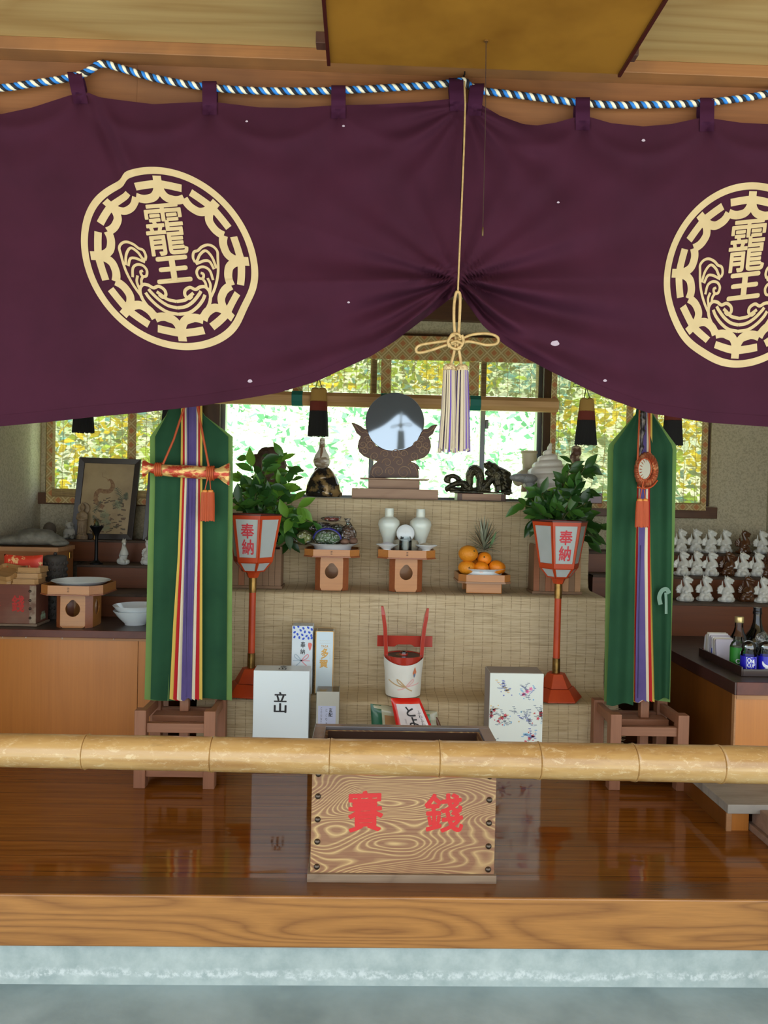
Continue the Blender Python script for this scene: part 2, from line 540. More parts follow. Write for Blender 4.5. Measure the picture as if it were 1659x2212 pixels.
# outside: slope with bushes, lit by the sun
m_gnd = mat('garden_ground', (196, 208, 176), 0.9, c2=(150, 176, 130), ns=2)
struct('ground_outside', MB().grid(20, 16, lambda u, v: (-9 + 18 * u, 4.4 + 9 * v, -0.1 + max(0, v - .18) * 5.6 + 0.25 * noise.noise(V((u * 9, v * 9, 0))))), m_gnd, smooth=180)
struct('ground_front', MB().box(-14, 14, -16, -1.5, -0.2, -0.1), mat('gravel_yard', (168, 162, 148), 0.9, c2=(140, 134, 120), ns=20))
def leafcloud():
    mt = []
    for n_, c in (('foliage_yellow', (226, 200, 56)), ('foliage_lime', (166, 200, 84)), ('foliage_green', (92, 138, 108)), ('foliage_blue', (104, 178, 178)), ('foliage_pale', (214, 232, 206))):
        mt.append(cloth(n_, c, None, 0.4))
    mb = MB()
    rnd = random.Random(3)
    for i in range(26000):
        u, v = rnd.random(), rnd.random() ** 0.8
        x = -7 + 14 * u
        y = 6.2 + 6.0 * v
        z = -0.1 + max(0, (y - 4.4) / 9 - .18) * 5.6 + rnd.random() ** 1.2 * 1.2
        cl = noise.noise(V((x * .9, z * 1.5, y * .25))) * 1.3 + rnd.gauss(0, .10)
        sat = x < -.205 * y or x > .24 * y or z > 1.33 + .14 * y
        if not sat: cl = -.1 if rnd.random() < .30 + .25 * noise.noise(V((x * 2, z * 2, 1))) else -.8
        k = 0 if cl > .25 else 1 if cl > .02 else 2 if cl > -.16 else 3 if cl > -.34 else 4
        r = rnd.uniform(.025, .075)
        T = Matrix.Translation((x, y, z)) @ Matrix.Rotation(rnd.uniform(0, 6.28), 4, 'Z') @ Matrix.Rotation(rnd.uniform(-1, 1), 4, 'X') @ Matrix.Rotation(rnd.uniform(-1, 1), 4, 'Y')
        mb.add([T @ V(p) for p in ((-r, 0, -r * .4), (0, 0, -r * .6), (r, 0, 0), (0, 0, r * .6))], [(0, 1, 2, 3)], k)
    o = mb.build('hillside_foliage', mt)
    tag(o, 'sunlit green and yellow bushes on the slope outside the windows', 'bushes', kind='stuff')
leafcloud()
# ================================================================== altar, counters, rail
def m_mat_():
    mt, nt, b = newmat('straw_matting')
    vec = coords(nt, (1, 1, 1))
    sep = node(nt, 'ShaderNodeSeparateXYZ'); nt.links.new(vec, sep.inputs[0])
    st = noisen(nt, coords(nt, (9, 330, 330)), 1.0, 3, 0.65)
    base = ramp(nt, st, [(0.28, lin((142, 122, 92))), (0.48, lin((190, 170, 136))), (0.72, lin((204, 186, 154)))])
    big = ramp(nt, noisen(nt, vec, 2.5, 3), [(0.4, (0, 0, 0)), (0.75, (1, 1, 1))])
    base = mixc(nt, math_(nt, 'MULTIPLY', big, 0.3), base, lin((168, 140, 92)))
    wob = math_(nt, 'MULTIPLY', noisen(nt, vec, 6, 2), 0.012)
    fr = math_(nt, 'FRACT', math_(nt, 'DIVIDE', math_(nt, 'ADD', sep.outputs[0], wob), 0.0405))
    th = ramp(nt, fr, [(0.0, (1, 1, 1)), (0.035, (1, 1, 1)), (0.075, (0, 0, 0))])
    dash = ramp(nt, noisen(nt, coords(nt, (3, 160, 160)), 1.0, 2), [(0.4, (0.25, 0.25, 0.25)), (0.55, (1, 1, 1))])
    nt.links.new(mixc(nt, math_(nt, 'MULTIPLY', math_(nt, 'MULTIPLY', th, dash), 0.62), base, lin((86, 66, 40))), b.inputs['Base Color'])
    b.inputs['Roughness'].default_value = 0.7
    b.inputs['Specular IOR Level'].default_value = 0.25
    bumpn(nt, b, st, 0.3, 0.004)
    return mt
m_mat = m_mat_()
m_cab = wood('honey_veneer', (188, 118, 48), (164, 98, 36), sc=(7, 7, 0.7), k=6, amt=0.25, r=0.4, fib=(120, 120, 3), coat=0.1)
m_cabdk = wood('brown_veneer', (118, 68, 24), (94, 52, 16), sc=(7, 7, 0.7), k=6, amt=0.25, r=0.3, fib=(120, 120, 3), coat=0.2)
m_tier = wood('red_brown_shelf', (122, 66, 30), (94, 48, 20), sc=(0.8, 6, 8), k=8, amt=0.3, r=0.5)
m_tiertop = mat('dusty_shelf_top', (92, 74, 60), 0.75, c2=(70, 54, 44), ns=6)
m_wtop = mat('dark_worktop', (74, 62, 56), 0.35, c2=(56, 46, 42), ns=5, sc=(1, 4, 1))
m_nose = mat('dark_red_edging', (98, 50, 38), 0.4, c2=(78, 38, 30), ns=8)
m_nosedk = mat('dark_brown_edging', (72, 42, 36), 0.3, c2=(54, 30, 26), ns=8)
m_cedar = wood('cedar_plank', (176, 128, 84), (140, 92, 54), sc=(2, 8, 8), k=6, amt=0.3, r=0.55)
m_white = mat('white_nail', (235, 235, 230), 0.4)

Y1, Y2, Y3 = 3.06, 3.26, 3.53
z1, z2, z3 = ZZ(830, 1515, Y1), ZZ(830, 1283, Y2), ZZ(830, 1078, Y3)
AX0, AX1 = XX(433, Y1), XX(1350, Y1)
t = thing('stepped_altar', 'three-stepped altar draped with tan straw matting under the back windows', 'altar', ((AX0 + AX1) / 2, 3.4, ZP))
e = 0.012
MB().box(AX0 + e, AX1 - e, Y1 + e, Y2 + e, ZP, z1 - e).box(AX0 + e, AX1 - e, Y2 + e, Y3 + e, ZP, z2 - e).box(AX0 + e, AX1 - e, Y3 + e, YB - .056, ZP, z3 - e).build('step_body', m_dkbrown, t)
def mat_profile():
    p = [(Y1 - .004, ZP + .004), (Y1, ZP + .12), (Y1, z1 - .03), (Y1 + .004, z1 - .006), (Y1 + .016, z1), (Y2 - .03, z1 + .003), (Y2 - .008, z1 + .016), (Y2, z1 + .05),
         (Y2, z2 - .03), (Y2 + .004, z2 - .006), (Y2 + .014, z2), (Y3 - .03, z2 + .002), (Y3 - .008, z2 + .014), (Y3, z2 + .05), (Y3, z3 - .02), (Y3 + .003, z3 - .004), (Y3 + .012, z3), (YB - .06, z3)]
    return p
prof = mat_profile()
def matf(u, v):
    x = AX0 + (AX1 - AX0) * u
    k = v * (len(prof) - 1)
    i = min(int(k), len(prof) - 2)
    a, b_ = prof[i], prof[i + 1]
    y, z = a[0] + (b_[0] - a[0]) * (k - i), a[1] + (b_[1] - a[1]) * (k - i)
    w = 0.0022 * noise.noise(V((x * 5, y * 3, z * 6)))
    return (x, y - abs(w), z + w * .5)
MB().grid(90, (len(prof) - 1) * 2, matf).build('straw_matting', m_mat, t, smooth=60)
fr = MB()
rnd = random.Random(4)
for i in range(70):                         # frayed straw ends at the matting's free side
    z = ZP + 0.02 + (z1 - ZP - .03) * i / 70
    fr.bar((AX1 - .01, Y1 - .002, z), (AX1 + rnd.uniform(.004, .03), Y1 - .002 + rnd.uniform(-.003, .002), z + rnd.uniform(-.004, .002)), .0016, .0016)
fr.build('straw_fringe', m_mat, t)

# ---- counter along the far end of the left wall, with three shelves of steps above
LCY, LCZ = 3.20, ZZ(150, 1362, 3.20)
LCX = XX(369, LCY)
t = thing('counter_cabinet', 'honey wood panel cabinet beneath the counter with the footed tray and dishes', 'cabinet', ((Xl + LCX) / 2, LCY + .2, ZP))
MB().box(Xl + .004, XX(300, LCY), LCY + .02, LCY + .04, ZP, LCZ - .031).build('front_panel', m_cab, t)
MB().box(XX(300, LCY) + .002, LCX - .03, LCY + .022, LCY + .04, ZP, LCZ - .031).build('front_panel', m_cab, t)
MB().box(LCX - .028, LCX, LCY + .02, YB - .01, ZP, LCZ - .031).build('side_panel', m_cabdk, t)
MB().box(Xl + .004, LCX - .03, LCY + .016, LCY + .0205, LCZ - .043, LCZ - .031).build('top_moulding', m_cedar, t)
for px in (6, 56, 134, 246): MB().ball(W(px, 1376 + px * .018, LCY + .014), .0022, 8).build('nail', m_white, t, smooth=60)
t = thing('worktop', 'dark worktop with a red edge holding the footed tray and white bowls', 'worktop', ((Xl + LCX) / 2, LCY + .2, LCZ))
MB().box(Xl + .004, LCX + .004, LCY + .012, YB - .01, LCZ - .03, LCZ).build('board', m_wtop, t)
MB().box(Xl + .004, LCX + .006, LCY, LCY + .0115, LCZ - .03, LCZ + .001).build('edging', m_nose, t, bev=.002)
TZ = []
def tiers(x0, x1, fronts, pxz, label, lx=None):
    """three receding shelf steps standing on a counter; fronts: front edge Y of each, pxz: (px, py) of each front edge"""
    zs = [ZZ(px, py, Y) for (px, py), Y in zip(pxz, fronts)]
    base = pxz[3]
    t = thing('display_steps', label, 'shelf', ((x0 + x1) / 2, fronts[0], base))
    ys = list(fronts) + [YB - .012]
    for i in range(3):
        x0_ = lx if lx is not None and i < 2 else x0
        MB().box(x0_, x1, ys[i], ys[-1] if i == 2 else ys[i + 1] + .02, (base if i == 0 else zs[i - 1]) + .0005, zs[i] - .012).build('riser', m_tier, t)
        MB().box(x0_, x1, ys[i] - .006, ys[-1] if i == 2 else ys[i + 1] - .0005, zs[i] - .0115, zs[i]).build('tread', [m_tiertop, m_tier], t, bev=.0015)
    return zs
LT = (3.57, 3.80, 3.985)
LZ = tiers(Xl + .006, XX(345, 3.57), LT, pxz=((250, 1283), (250, 1221), (250, 1167), LCZ), label='brown display steps holding the framed snake picture and a candlestick', lx=XX(123, 3.57) + .012)
# ---- right hand counter running towards the viewer
RX0, RY0 = 1.34, 2.69
RCZ = ZZ(1611, 1475, RY0)
RT = (3.62, 3.80, 3.95)
t = thing('counter_cabinet', 'wood cabinet with dark brown side beneath the bottle tray', 'cabinet', ((RX0 + Xr) / 2, 2.9, ZP))
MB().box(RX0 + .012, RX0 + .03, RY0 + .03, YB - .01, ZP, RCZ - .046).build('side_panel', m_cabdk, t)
MB().box(RX0 + .012, Xr - .004, RY0 + .012, RY0 + .0295, ZP, RCZ - .062).build('front_panel', m_cab, t)
MB().box(RX0 + .006, RX0 + .0118, RY0 + .010, RY0 + .0295, ZP, RCZ - .046).build('corner_strip', m_cedar, t)
MB().box(RX0 + .012, Xr - .004, RY0 + .008, RY0 + .0295, RCZ - .0615, RCZ - .046).build('top_moulding', m_cedar, t)
t = thing('worktop', 'dark worktop on the long cabinet under the bottle tray', 'worktop', ((RX0 + Xr) / 2, 2.9, RCZ))
MB().box(RX0 + .008, Xr - .004, RY0 + .008, YB - .01, RCZ - .045, RCZ).build('board', m_wtop, t)
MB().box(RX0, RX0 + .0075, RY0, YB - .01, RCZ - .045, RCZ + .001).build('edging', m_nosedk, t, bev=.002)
MB().box(RX0 + .008, Xr - .004, RY0, RY0 + .0075, RCZ - .045, RCZ + .001).build('edging', m_nose, t, bev=.002)
RSX = XX(1310, 3.62)
RZ = tiers(RSX, Xr - .006, RT, ((1550, 1304), (1550, 1247), (1550, 1197), RCZ), 'brown display steps crowded with rows of small dragon figurines')
# ---- step board on a low plinth at the platform's near corner
px0 = 1.22
bz = ZZ(1611, 1736, 2.45)
t = thing('step_platform', 'low plinth with a thick grey board top beside the long cabinet', 'step', (1.6, 2.6, ZP))
MB().slab([(1.205, 2.44), (Xr - .004, 2.44), (Xr - .004, RY0 - .004), (RX0 - .004, RY0 - .004), (RX0 - .004, 2.9), (1.205, 2.9)], bz - .03, bz).build('top_board', mat('grey_weathered_board', (150, 142, 132), 0.7, c2=(120, 112, 104), ns=4, sc=(1, 5, 1)), t, bev=.002)
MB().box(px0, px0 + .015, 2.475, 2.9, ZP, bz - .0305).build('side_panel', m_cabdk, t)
MB().box(px0 + .0155, px0 + .075, 2.478, 2.495, ZP, bz - .0305).build('front_panel', m_cab, t)
MB().box(px0 - .002, px0 + .0152, 2.472, 2.4775, ZP, bz - .0305).build('corner_strip', m_cedar, t)
q = WZ(1641, 1838, ZP); q.x = max(q.x, px0 + .08)
t = thing('wooden_chest', 'grey-brown wooden chest cut off by the frame beside the step board', 'box', (q.x + .1, q.y + .07, ZP))
m_grw = wood('grey_brown_wood', (150, 120, 100), (110, 82, 66), sc=(2, 8, 8), k=8, amt=.4, r=.6)
MB().box(q.x, q.x + .34, q.y, q.y + .17, ZP, ZP + .022).build('plinth', m_grw, t, bev=.002)
MB().box(q.x + .012, q.x + .328, q.y + .012, q.y + .158, ZP + .0225, ZP + .085).build('body', m_grw, t, bev=.002)

# ---- bamboo rail
YBAM = 1.97
def m_bamboo_():
    mt, nt, b = newmat('aged_bamboo')
    vec = coords(nt, (1, 1, 1))
    f1 = noisen(nt, coords(nt, (3, 12, 22)), 1.0, 4, 0.6)
    base = ramp(nt, f1, [(0.3, lin((150, 108, 60))), (0.55, lin((180, 142, 88))), (0.75, lin((190, 156, 108)))])
    sc_ = ramp(nt, noisen(nt, coords(nt, (34, 70, 70)), 1.0, 5, 0.8, .6), [(0.54, (0, 0, 0)), (0.66, (1, 1, 1))])
    base = mixc(nt, math_(nt, 'MULTIPLY', sc_, 0.42), base, lin((222, 200, 160)))
    dk = ramp(nt, noisen(nt, coords(nt, (10, 40, 40)), 1.0, 4, 0.7), [(0.58, (0, 0, 0)), (0.72, (1, 1, 1))])
    base = mixc(nt, math_(nt, 'MULTIPLY', dk, 0.35), base, lin((112, 78, 44)))
    nt.links.new(base, b.inputs['Base Color'])
    b.inputs['Roughness'].default_value = 0.28
    b.inputs['Coat Weight'].default_value = 0.35
    b.inputs['Coat Roughness'].default_value = 0.12
    return mt
m_bam = m_bamboo_()
def bamy(px): return 1620.0 + (1652.5 - 1620.0) * px / 1659
def bamr(px): return (35.0 + 5.6 * px / 1659) * S(YBAM)
nodes = (-90, 187, 459, 713, 947, 1162, 1367, 1551, 1730)
st = sorted(set([-330, -90 - 2] + [n_ + d for n_ in nodes for d in (-26, -9, -4, -1.5, 0, 1.5, 4, 9, 26)] + [1850]))
pts, rad = [], []
for px in st:
    c = W(px, bamy(px), YBAM)
    d = min(abs(px - n_) for n_ in nodes)
    sgn = min(((abs(px - n_), px - n_) for n_ in nodes))[1]
    r = bamr(px)
    if d < 1: r -= .0013
    elif d < 3: r += (.0022 if sgn > 0 else .0012)
    elif d < 6: r += .0008
    elif d < 15: r -= .0004
    pts.append(c); rad.append(r)
t = thing('bamboo_rail', 'thick aged bamboo pole rail running across in front of the offering box', 'rail', (0, YBAM, 0))
MB().tube(pts, rad, 40).build('bamboo_pole', m_bam, t, smooth=50)
for px in (-310, 1830):
    c = W(px, bamy(px), YBAM)
    MB().box(c.x - .04, c.x + .04, YBAM - .04, YBAM + .04, 0, c.z - bamr(px)).build('support_post', m_dkbrown, t, bev=.003)

# ---- offering box
m_keyaki = wood('zelkova_box_wood', (134, 88, 64), (212, 178, 120), sc=(1.5, 2, 5.0), ns=1.25, k=62, amt=0.74, lw=.75, r=0.5, fib=(10, 200, 200), dark=((120, 76, 54), 4.0, 0.4))
m_plinth = wood('grey_plinth_wood', (142, 120, 98), (104, 82, 64), sc=(2, 6, 8), k=10, amt=.4, r=.55)
m_rimgrey = mat('varnished_rim_sky_grey', (116, 112, 114), 0.16, c2=(98, 92, 92), ns=4, coat=.5)  # sky reflection painted into the rim's grey base colour, besides the real gloss
m_stud = mat('dark_bronze_stud', (92, 80, 70), 0.32, 0.9)
m_redp = mat('red_paint', (206, 42, 42), 0.5)
m_dkin = mat('dark_box_inside', (60, 36, 22), 0.7)
yf, yr = 2.12, 2.29
fb = W(872, 1900, yf)
x0, x1 = XX(672, yf, 1780), XX(1070, yf, 1780)
zt = ZZ(870, 1606, yf)
t = thing('offering_box', 'wooden offering box with red characters and bold grain behind the bamboo rail', 'box', ((x0 + x1) / 2, (yf + yr) / 2, ZP))
MB().box(x0, x1, yf, yf + .018, ZP + .024, zt - .012).build('front_board', m_keyaki, t, bev=.0015); fbd = [o for o in bpy.data.objects if o.parent is t][-1]
MB().box(x0, x0 + .018, yf + .0185, yr, ZP + .024, zt - .012).box(x1 - .018, x1, yf + .0185, yr, ZP + .024, zt - .012).box(x0 + .0185, x1 - .0185, yr - .018, yr, ZP + .024, zt - .012).box(x0 + .0185, x1 - .0185, yf + .0185, yr - .0185, ZP + .024, ZP + .04).build('box_body', [m_keyaki], t)
xr0, xr1 = x0 - .004, x1 + .004
rm = MB()
rm.box(xr0, xr1, yf - .004, yf + .03, zt - .0115, zt).box(xr0, xr1, yr - .02, yr + .006, zt - .0115, zt)
rm.box(xr0, xr0 + .034, yf + .0305, yr - .0205, zt - .0115, zt).box(xr1 - .034, xr1, yf + .0305, yr - .0205, zt - .0115, zt)
rm.build('top_rim', m_rimgrey, t, bev=.002)
hp = MB()
for i in range(9):
    zz = zt - .02 - i * .004
hp.box(xr0 + .04, xr1 - .04, yf + .034, yf + .036, zt - .10, zt - .013).box(xr0 + .04, xr1 - .04, yr - .026, yr - .024, zt - .10, zt - .013).box(xr0 + .04, xr1 - .04, yf + .036, yr - .026, zt - .102, zt - .1)
hp.build('coin_chute', m_dkin, t)
MB().box(x0 - .008, x1 + .006, yf - .008, yr + .004, ZP, ZP + .0235).build('plinth', m_plinth, t, bev=.002)
for lx, ys in ((0, (1672, 1720, 1770, 1818, 1872)), (1, (1677, 1728, 1778, 1828, 1878))):
    for k, py in enumerate(ys):
        px = (688 - k * .9) if lx == 0 else (1058 - k * .9)
        c = W(px, py, yf)
        MB().lathe([(.0085, 0), (.0082, .002), (.0065, .005), (.0035, .0068), (.0005, .0075)], 16, (c.x, yf, c.z), T=Matrix.Rotation(PI / 2, 4, 'X')).build('stud', m_stud, fbd, smooth=60)
yt = yf - .0006
for ch, a in (('賽', (750, 1797, 828, 1708)), ('錢', (917, 1798, 1001, 1714))):
    p0, p1 = W(a[0], a[1], yt), W(a[2], a[3], yt)
    w = MB()
    write(w, ch, lambda u, v: (p0.x + (p1.x - p0.x) * u + .002 * math.sin(v * 6), yt, p0.z + (p1.z - p0.z) * (v + .04 * (u - .5))), 0.022)
    w.build('red_character', m_redp, fbd)
pk = W(1069, 1852, yf + .06)
MB().box(x1 + .001, x1 + .009, yf + .05, yf + .075, pk.z - .014, pk.z + .012).build('padlock', mat('steel', (170, 172, 175), .25, .95), t, bev=.002)
MB().tube([V((x1 + .005, yf + .054, pk.z + .01)), V((x1 + .005, yf + .056, pk.z + .03)), V((x1 + .005, yf + .0625, pk.z + .036)), V((x1 + .005, yf + .069, pk.z + .03)), V((x1 + .005, yf + .071, pk.z + .01))], .002, 8).build('padlock_shackle', m_alu, t, smooth=60)
# ================================================================== canopy, curtain, ropes, blinds, banners
m_gold = mat('gold_lacquer_board', (168, 118, 42), 0.38, 0.25, c2=(140, 94, 30), ns=3)
m_dkred = mat('dark_red_lacquer', (62, 22, 16), 0.4)
m_batten = mat('red_brown_batten', (92, 58, 44), 0.6, c2=(74, 46, 36), ns=12)
yc = 2.25
ca, cb = W(714, 136, yc), W(1335, 159, yc)
zc = ca.z
t = thing('hanging_canopy', 'gold board canopy with dark red side rails hung under the ceiling', 'canopy', ((ca.x + cb.x) / 2, 1.6, zc))
MB().box(ca.x, cb.x, 0.95, yc, zc, zc + .012).build('gold_board', m_gold, t)
for x_, s_ in ((ca.x, -1), (cb.x, 1)):
    MB().box(x_, x_ + s_ * .010, .95, yc + .004, zc - .008, zc + .022).build('side_rail', m_dkred, t, bev=.0015)
for y_ in (1.4, 1.80, 2.21):
    MB().box(ca.x - .04, cb.x + .04, y_ - .018, y_ + .018, zc + .0225, zc + .055).build('cross_batten', m_batten, t, bev=.002)
for x_ in (ca.x + .1, cb.x - .1):
    MB().box(x_ - .012, x_ + .012, 1.0, 2.2, zc + .0555, ZC).build('hanger_board', m_batten, t)
# pull cord
yp = 2.1
p0 = WZ(1050, 88, zc - .001)
p1 = W(1043, 490, p0.y)
t = thing('pull_cord', 'thin dark pull cord dangling from the gold canopy', 'cord', p0)
MB().tube([p0, p0 * .5 + p1 * .5 + V((.002, 0, 0)), p1], .0011, 6).build('cord', mat('dark_cord', (58, 36, 26), .7), t, smooth=60)
MB().lathe([(.001, 0), (.0026, .002), (.003, .016), (.0022, .024), (.001, .026)], 10, p1 - V((0, 0, .026))).build('cord_end', mat('dark_brass', (92, 72, 46), .4, .6), t, smooth=60)
MB().lathe([(.006, -.003), (.006, 0)], 12, p0).build('ceiling_rose', mat('brass_plate', (150, 110, 60), .4, .7), t)

# ---- curtain
YCUR = 2.40
YR = 2.418
def gauss(x, s): return math.exp(-(x / s) ** 2)
TABS_L = [(-110, 225, -110, 195), (175, 224, 160, 162), (453, 248, 452, 182), (731, 256, 731, 191), (988, 240, 985, 175)]
TABS_R = [(1024, 250, 1031, 187), (1259, 281, 1259, 217), (1527, 284, 1528, 218), (1795, 262, 1795, 175)]
TOP_L = [(-260, 262), (-110, 205), (0, 247), (70, 232), (150, 206), (190, 200), (215, 210), (250, 215), (330, 225), (437, 220), (468, 221), (560, 232), (640, 233), (715, 228), (747, 227), (800, 226), (900, 221), (970, 214), (1004, 213)]
TOP_R = [(1006, 222), (1040, 226), (1048, 231), (1080, 250), (1130, 268), (1160, 271), (1200, 265), (1243, 253), (1275, 253), (1320, 266), (1390, 273), (1450, 268), (1510, 255), (1545, 257), (1600, 265), (1659, 268), (1720, 272), (1795, 256), (1900, 268)]
BOT_L = [(-260, 938), (0, 921), (100, 912), (200, 901), (300, 892), (400, 881), (440, 876), (500, 866), (600, 849), (684, 824), (802, 769), (853, 737), (938, 672), (978, 641), (987, 633)]
BOT_R = [(987, 633), (999, 642), (1043, 703), (1085, 741), (1123, 767), (1191, 803), (1300, 856), (1400, 892), (1530, 913), (1659, 922), (1780, 926), (1900, 930)]
def cdepth(px, py):
    """depth of the hanging cloth: folds gather at the lifted hem, fan out below the tabs and sag between them"""
    Y = YCUR
    dx, dy = px - 987, py - 604
    d = math.hypot(dx, dy) + 1
    a = math.atan2(dy, abs(dx))
    k = math.exp(-d / 240) * min(1, d / 40)
    Y += -0.042 * k * math.sin(a * 11.0 + .6) * (1 if a > -0.35 else .25)
    Y += -0.012 * math.exp(-d / 420) * math.sin(a * 24 + px * .003) * (1 if a > 0 else .3)
    Y -= 0.02 * gauss(d, 46)
    hb = lerp_path(BOT_L if dx < 0 else BOT_R, px) - py
    al = abs(dx)
    fd = min(1, al / 60) * math.exp(-max(0, al - 120) / 240)
    for hc, am, wd in ((26, .016, 12), (52, -.012, 12), (80, .018, 17), (116, -.013, 16), (160, .013, 24)):
        hh = hc * (.45 + al / 330)
        Y -= am * fd * gauss(hb - hh, wd * (.5 + al / 300))
    bx, by = px - 1005, py - 225
    e = math.hypot(bx, by) + 1
    b_ = math.atan2(bx, max(by, 1))
    if by > 0: Y += 0.010 * math.exp(-e / 330) * min(1, e / 60) * math.sin(b_ * 15 + .5)
    Y += 0.012 * math.sin(px / 118.0 + .7 + py * .0012) * min(1, max(0, (py - 230) / 250)) + 0.006 * math.sin(px / 47.0 + 1.3 + py * .004) * min(1, max(0, (py - 350) / 350))
    tabs = TABS_L if px < 1004 else TABS_R
    for (x0, y0, _, _), (x1, y1, _, _) in zip(tabs, tabs[1:]):
        if x0 <= px <= x1:
            u = (px - x0) / (x1 - x0)
            s_ = 4 * u * (1 - u)
            ys = (y0 + (y1 - y0) * u) - 10 + 62 * s_
            Y -= 0.012 * s_ * gauss(py - ys, 17)
            Y -= 0.007 * s_ * gauss(py - ys - 60 * s_ - 25, 30)
    for (x0, y0, _, _) in tabs:
        q = py - y0
        if q > -20:
            for sl_ in (-.5, .1, .55):
                Y += 0.0065 * math.exp(-q / 120) * gauss(px - x0 - sl_ * q, 9 + q * .12)
    q = (px - 196) * .87 - (py - 212) * .36          # the sharp diagonal fold from the end tab to the crest
    w_ = (px - 196) * .36 + (py - 212) * .87
    if -20 < w_ < 260: Y += 0.016 * gauss(q, 9 + w_ * .03) * gauss(w_ - 90, 110) - 0.010 * gauss(q - 20, 13) * gauss(w_ - 90, 110)
    return Y
m_cur = cloth('purple_curtain_cloth', (68, 29, 48), (61, 26, 43), 0.14, 0.85, 5)
m_tab = cloth('purple_tab_cloth', (62, 25, 50), None, 0.05, 0.85)
m_crest = cloth('gold_crest_print', (208, 186, 144), (198, 176, 134), 0.08, 0.7, 12)
def curtain(side, top, bot, xt0, xt1, xb0, xb1, label, nu, tabs):
    def fn(u, v):
        xt, xb = xt0 + (xt1 - xt0) * u, xb0 + (xb1 - xb0) * u
        yt, yb = lerp_path(top, xt), lerp_path(bot, xb)
        px = xt + (xb - xt) * v
        py = yt + (yb - yt) * v
        return W(px, py, cdepth(px, py))
    c0 = W((xt0 + xt1) / 2, 500, YCUR)
    t = thing('shrine_curtain', label, 'curtain', (c0.x, YCUR, ZZ(830, 220, YCUR)))
    o = MB().grid(nu, 110, fn).build('cloth', m_cur, t, smooth=180)
    hem = MB().grid(nu, 3, lambda u, v: V(fn(u, 1 - .035 * (1 - v))) + V((0, -.0016 - .001 * math.sin(v * PI), 0)))
    hem.build('hem', m_cur, t, smooth=180)
    for (xb_, yb_, xt_, yt_) in tabs:
        def tf(u, v, xb_=xb_, yb_=yb_, xt_=xt_, yt_=yt_):
            px = xb_ + (xt_ - xb_) * v + (u - .5) * 31
            py = yb_ + (yt_ - 7 - yb_) * v
            Y = cdepth(px, py) - .003 - .004 * v
            if v > .55: Y = Y + (YR - .0135 - Y) * min(1, (v - .55) / .25)
            if v > .86:
                a = (v - .86) / .14 * PI / 2
                Y = YR - .0135 * math.cos(a)
                py = yb_ + (yt_ - 7 - yb_) * .86 + (yt_ - 7 - yb_) * .14 * math.sin(a)
            return W(px, py, Y)
        g = MB().grid(6, 14, tf)
        def tb(u, v, tf=tf):
            p = V(tf(u, 1 - .55 * v)); p.y = YR + .0135 * min(1, v * 3) - .018 * v ** 2
            return p
        g.grid(6, 6, tb)
        g.build('tab', m_tab, t, smooth=60)
    return t
ca_l = curtain(-1, TOP_L, BOT_L, -230, 1003, -230, 987, 'purple curtain panel whose whole gold crest shows beside its gathered hem', 170, TABS_L)
ca_r = curtain(1, TOP_R, BOT_R, 1006, 1880, 987, 1880, 'purple curtain panel whose gold crest is cut off by the edge of the frame', 130, TABS_R)

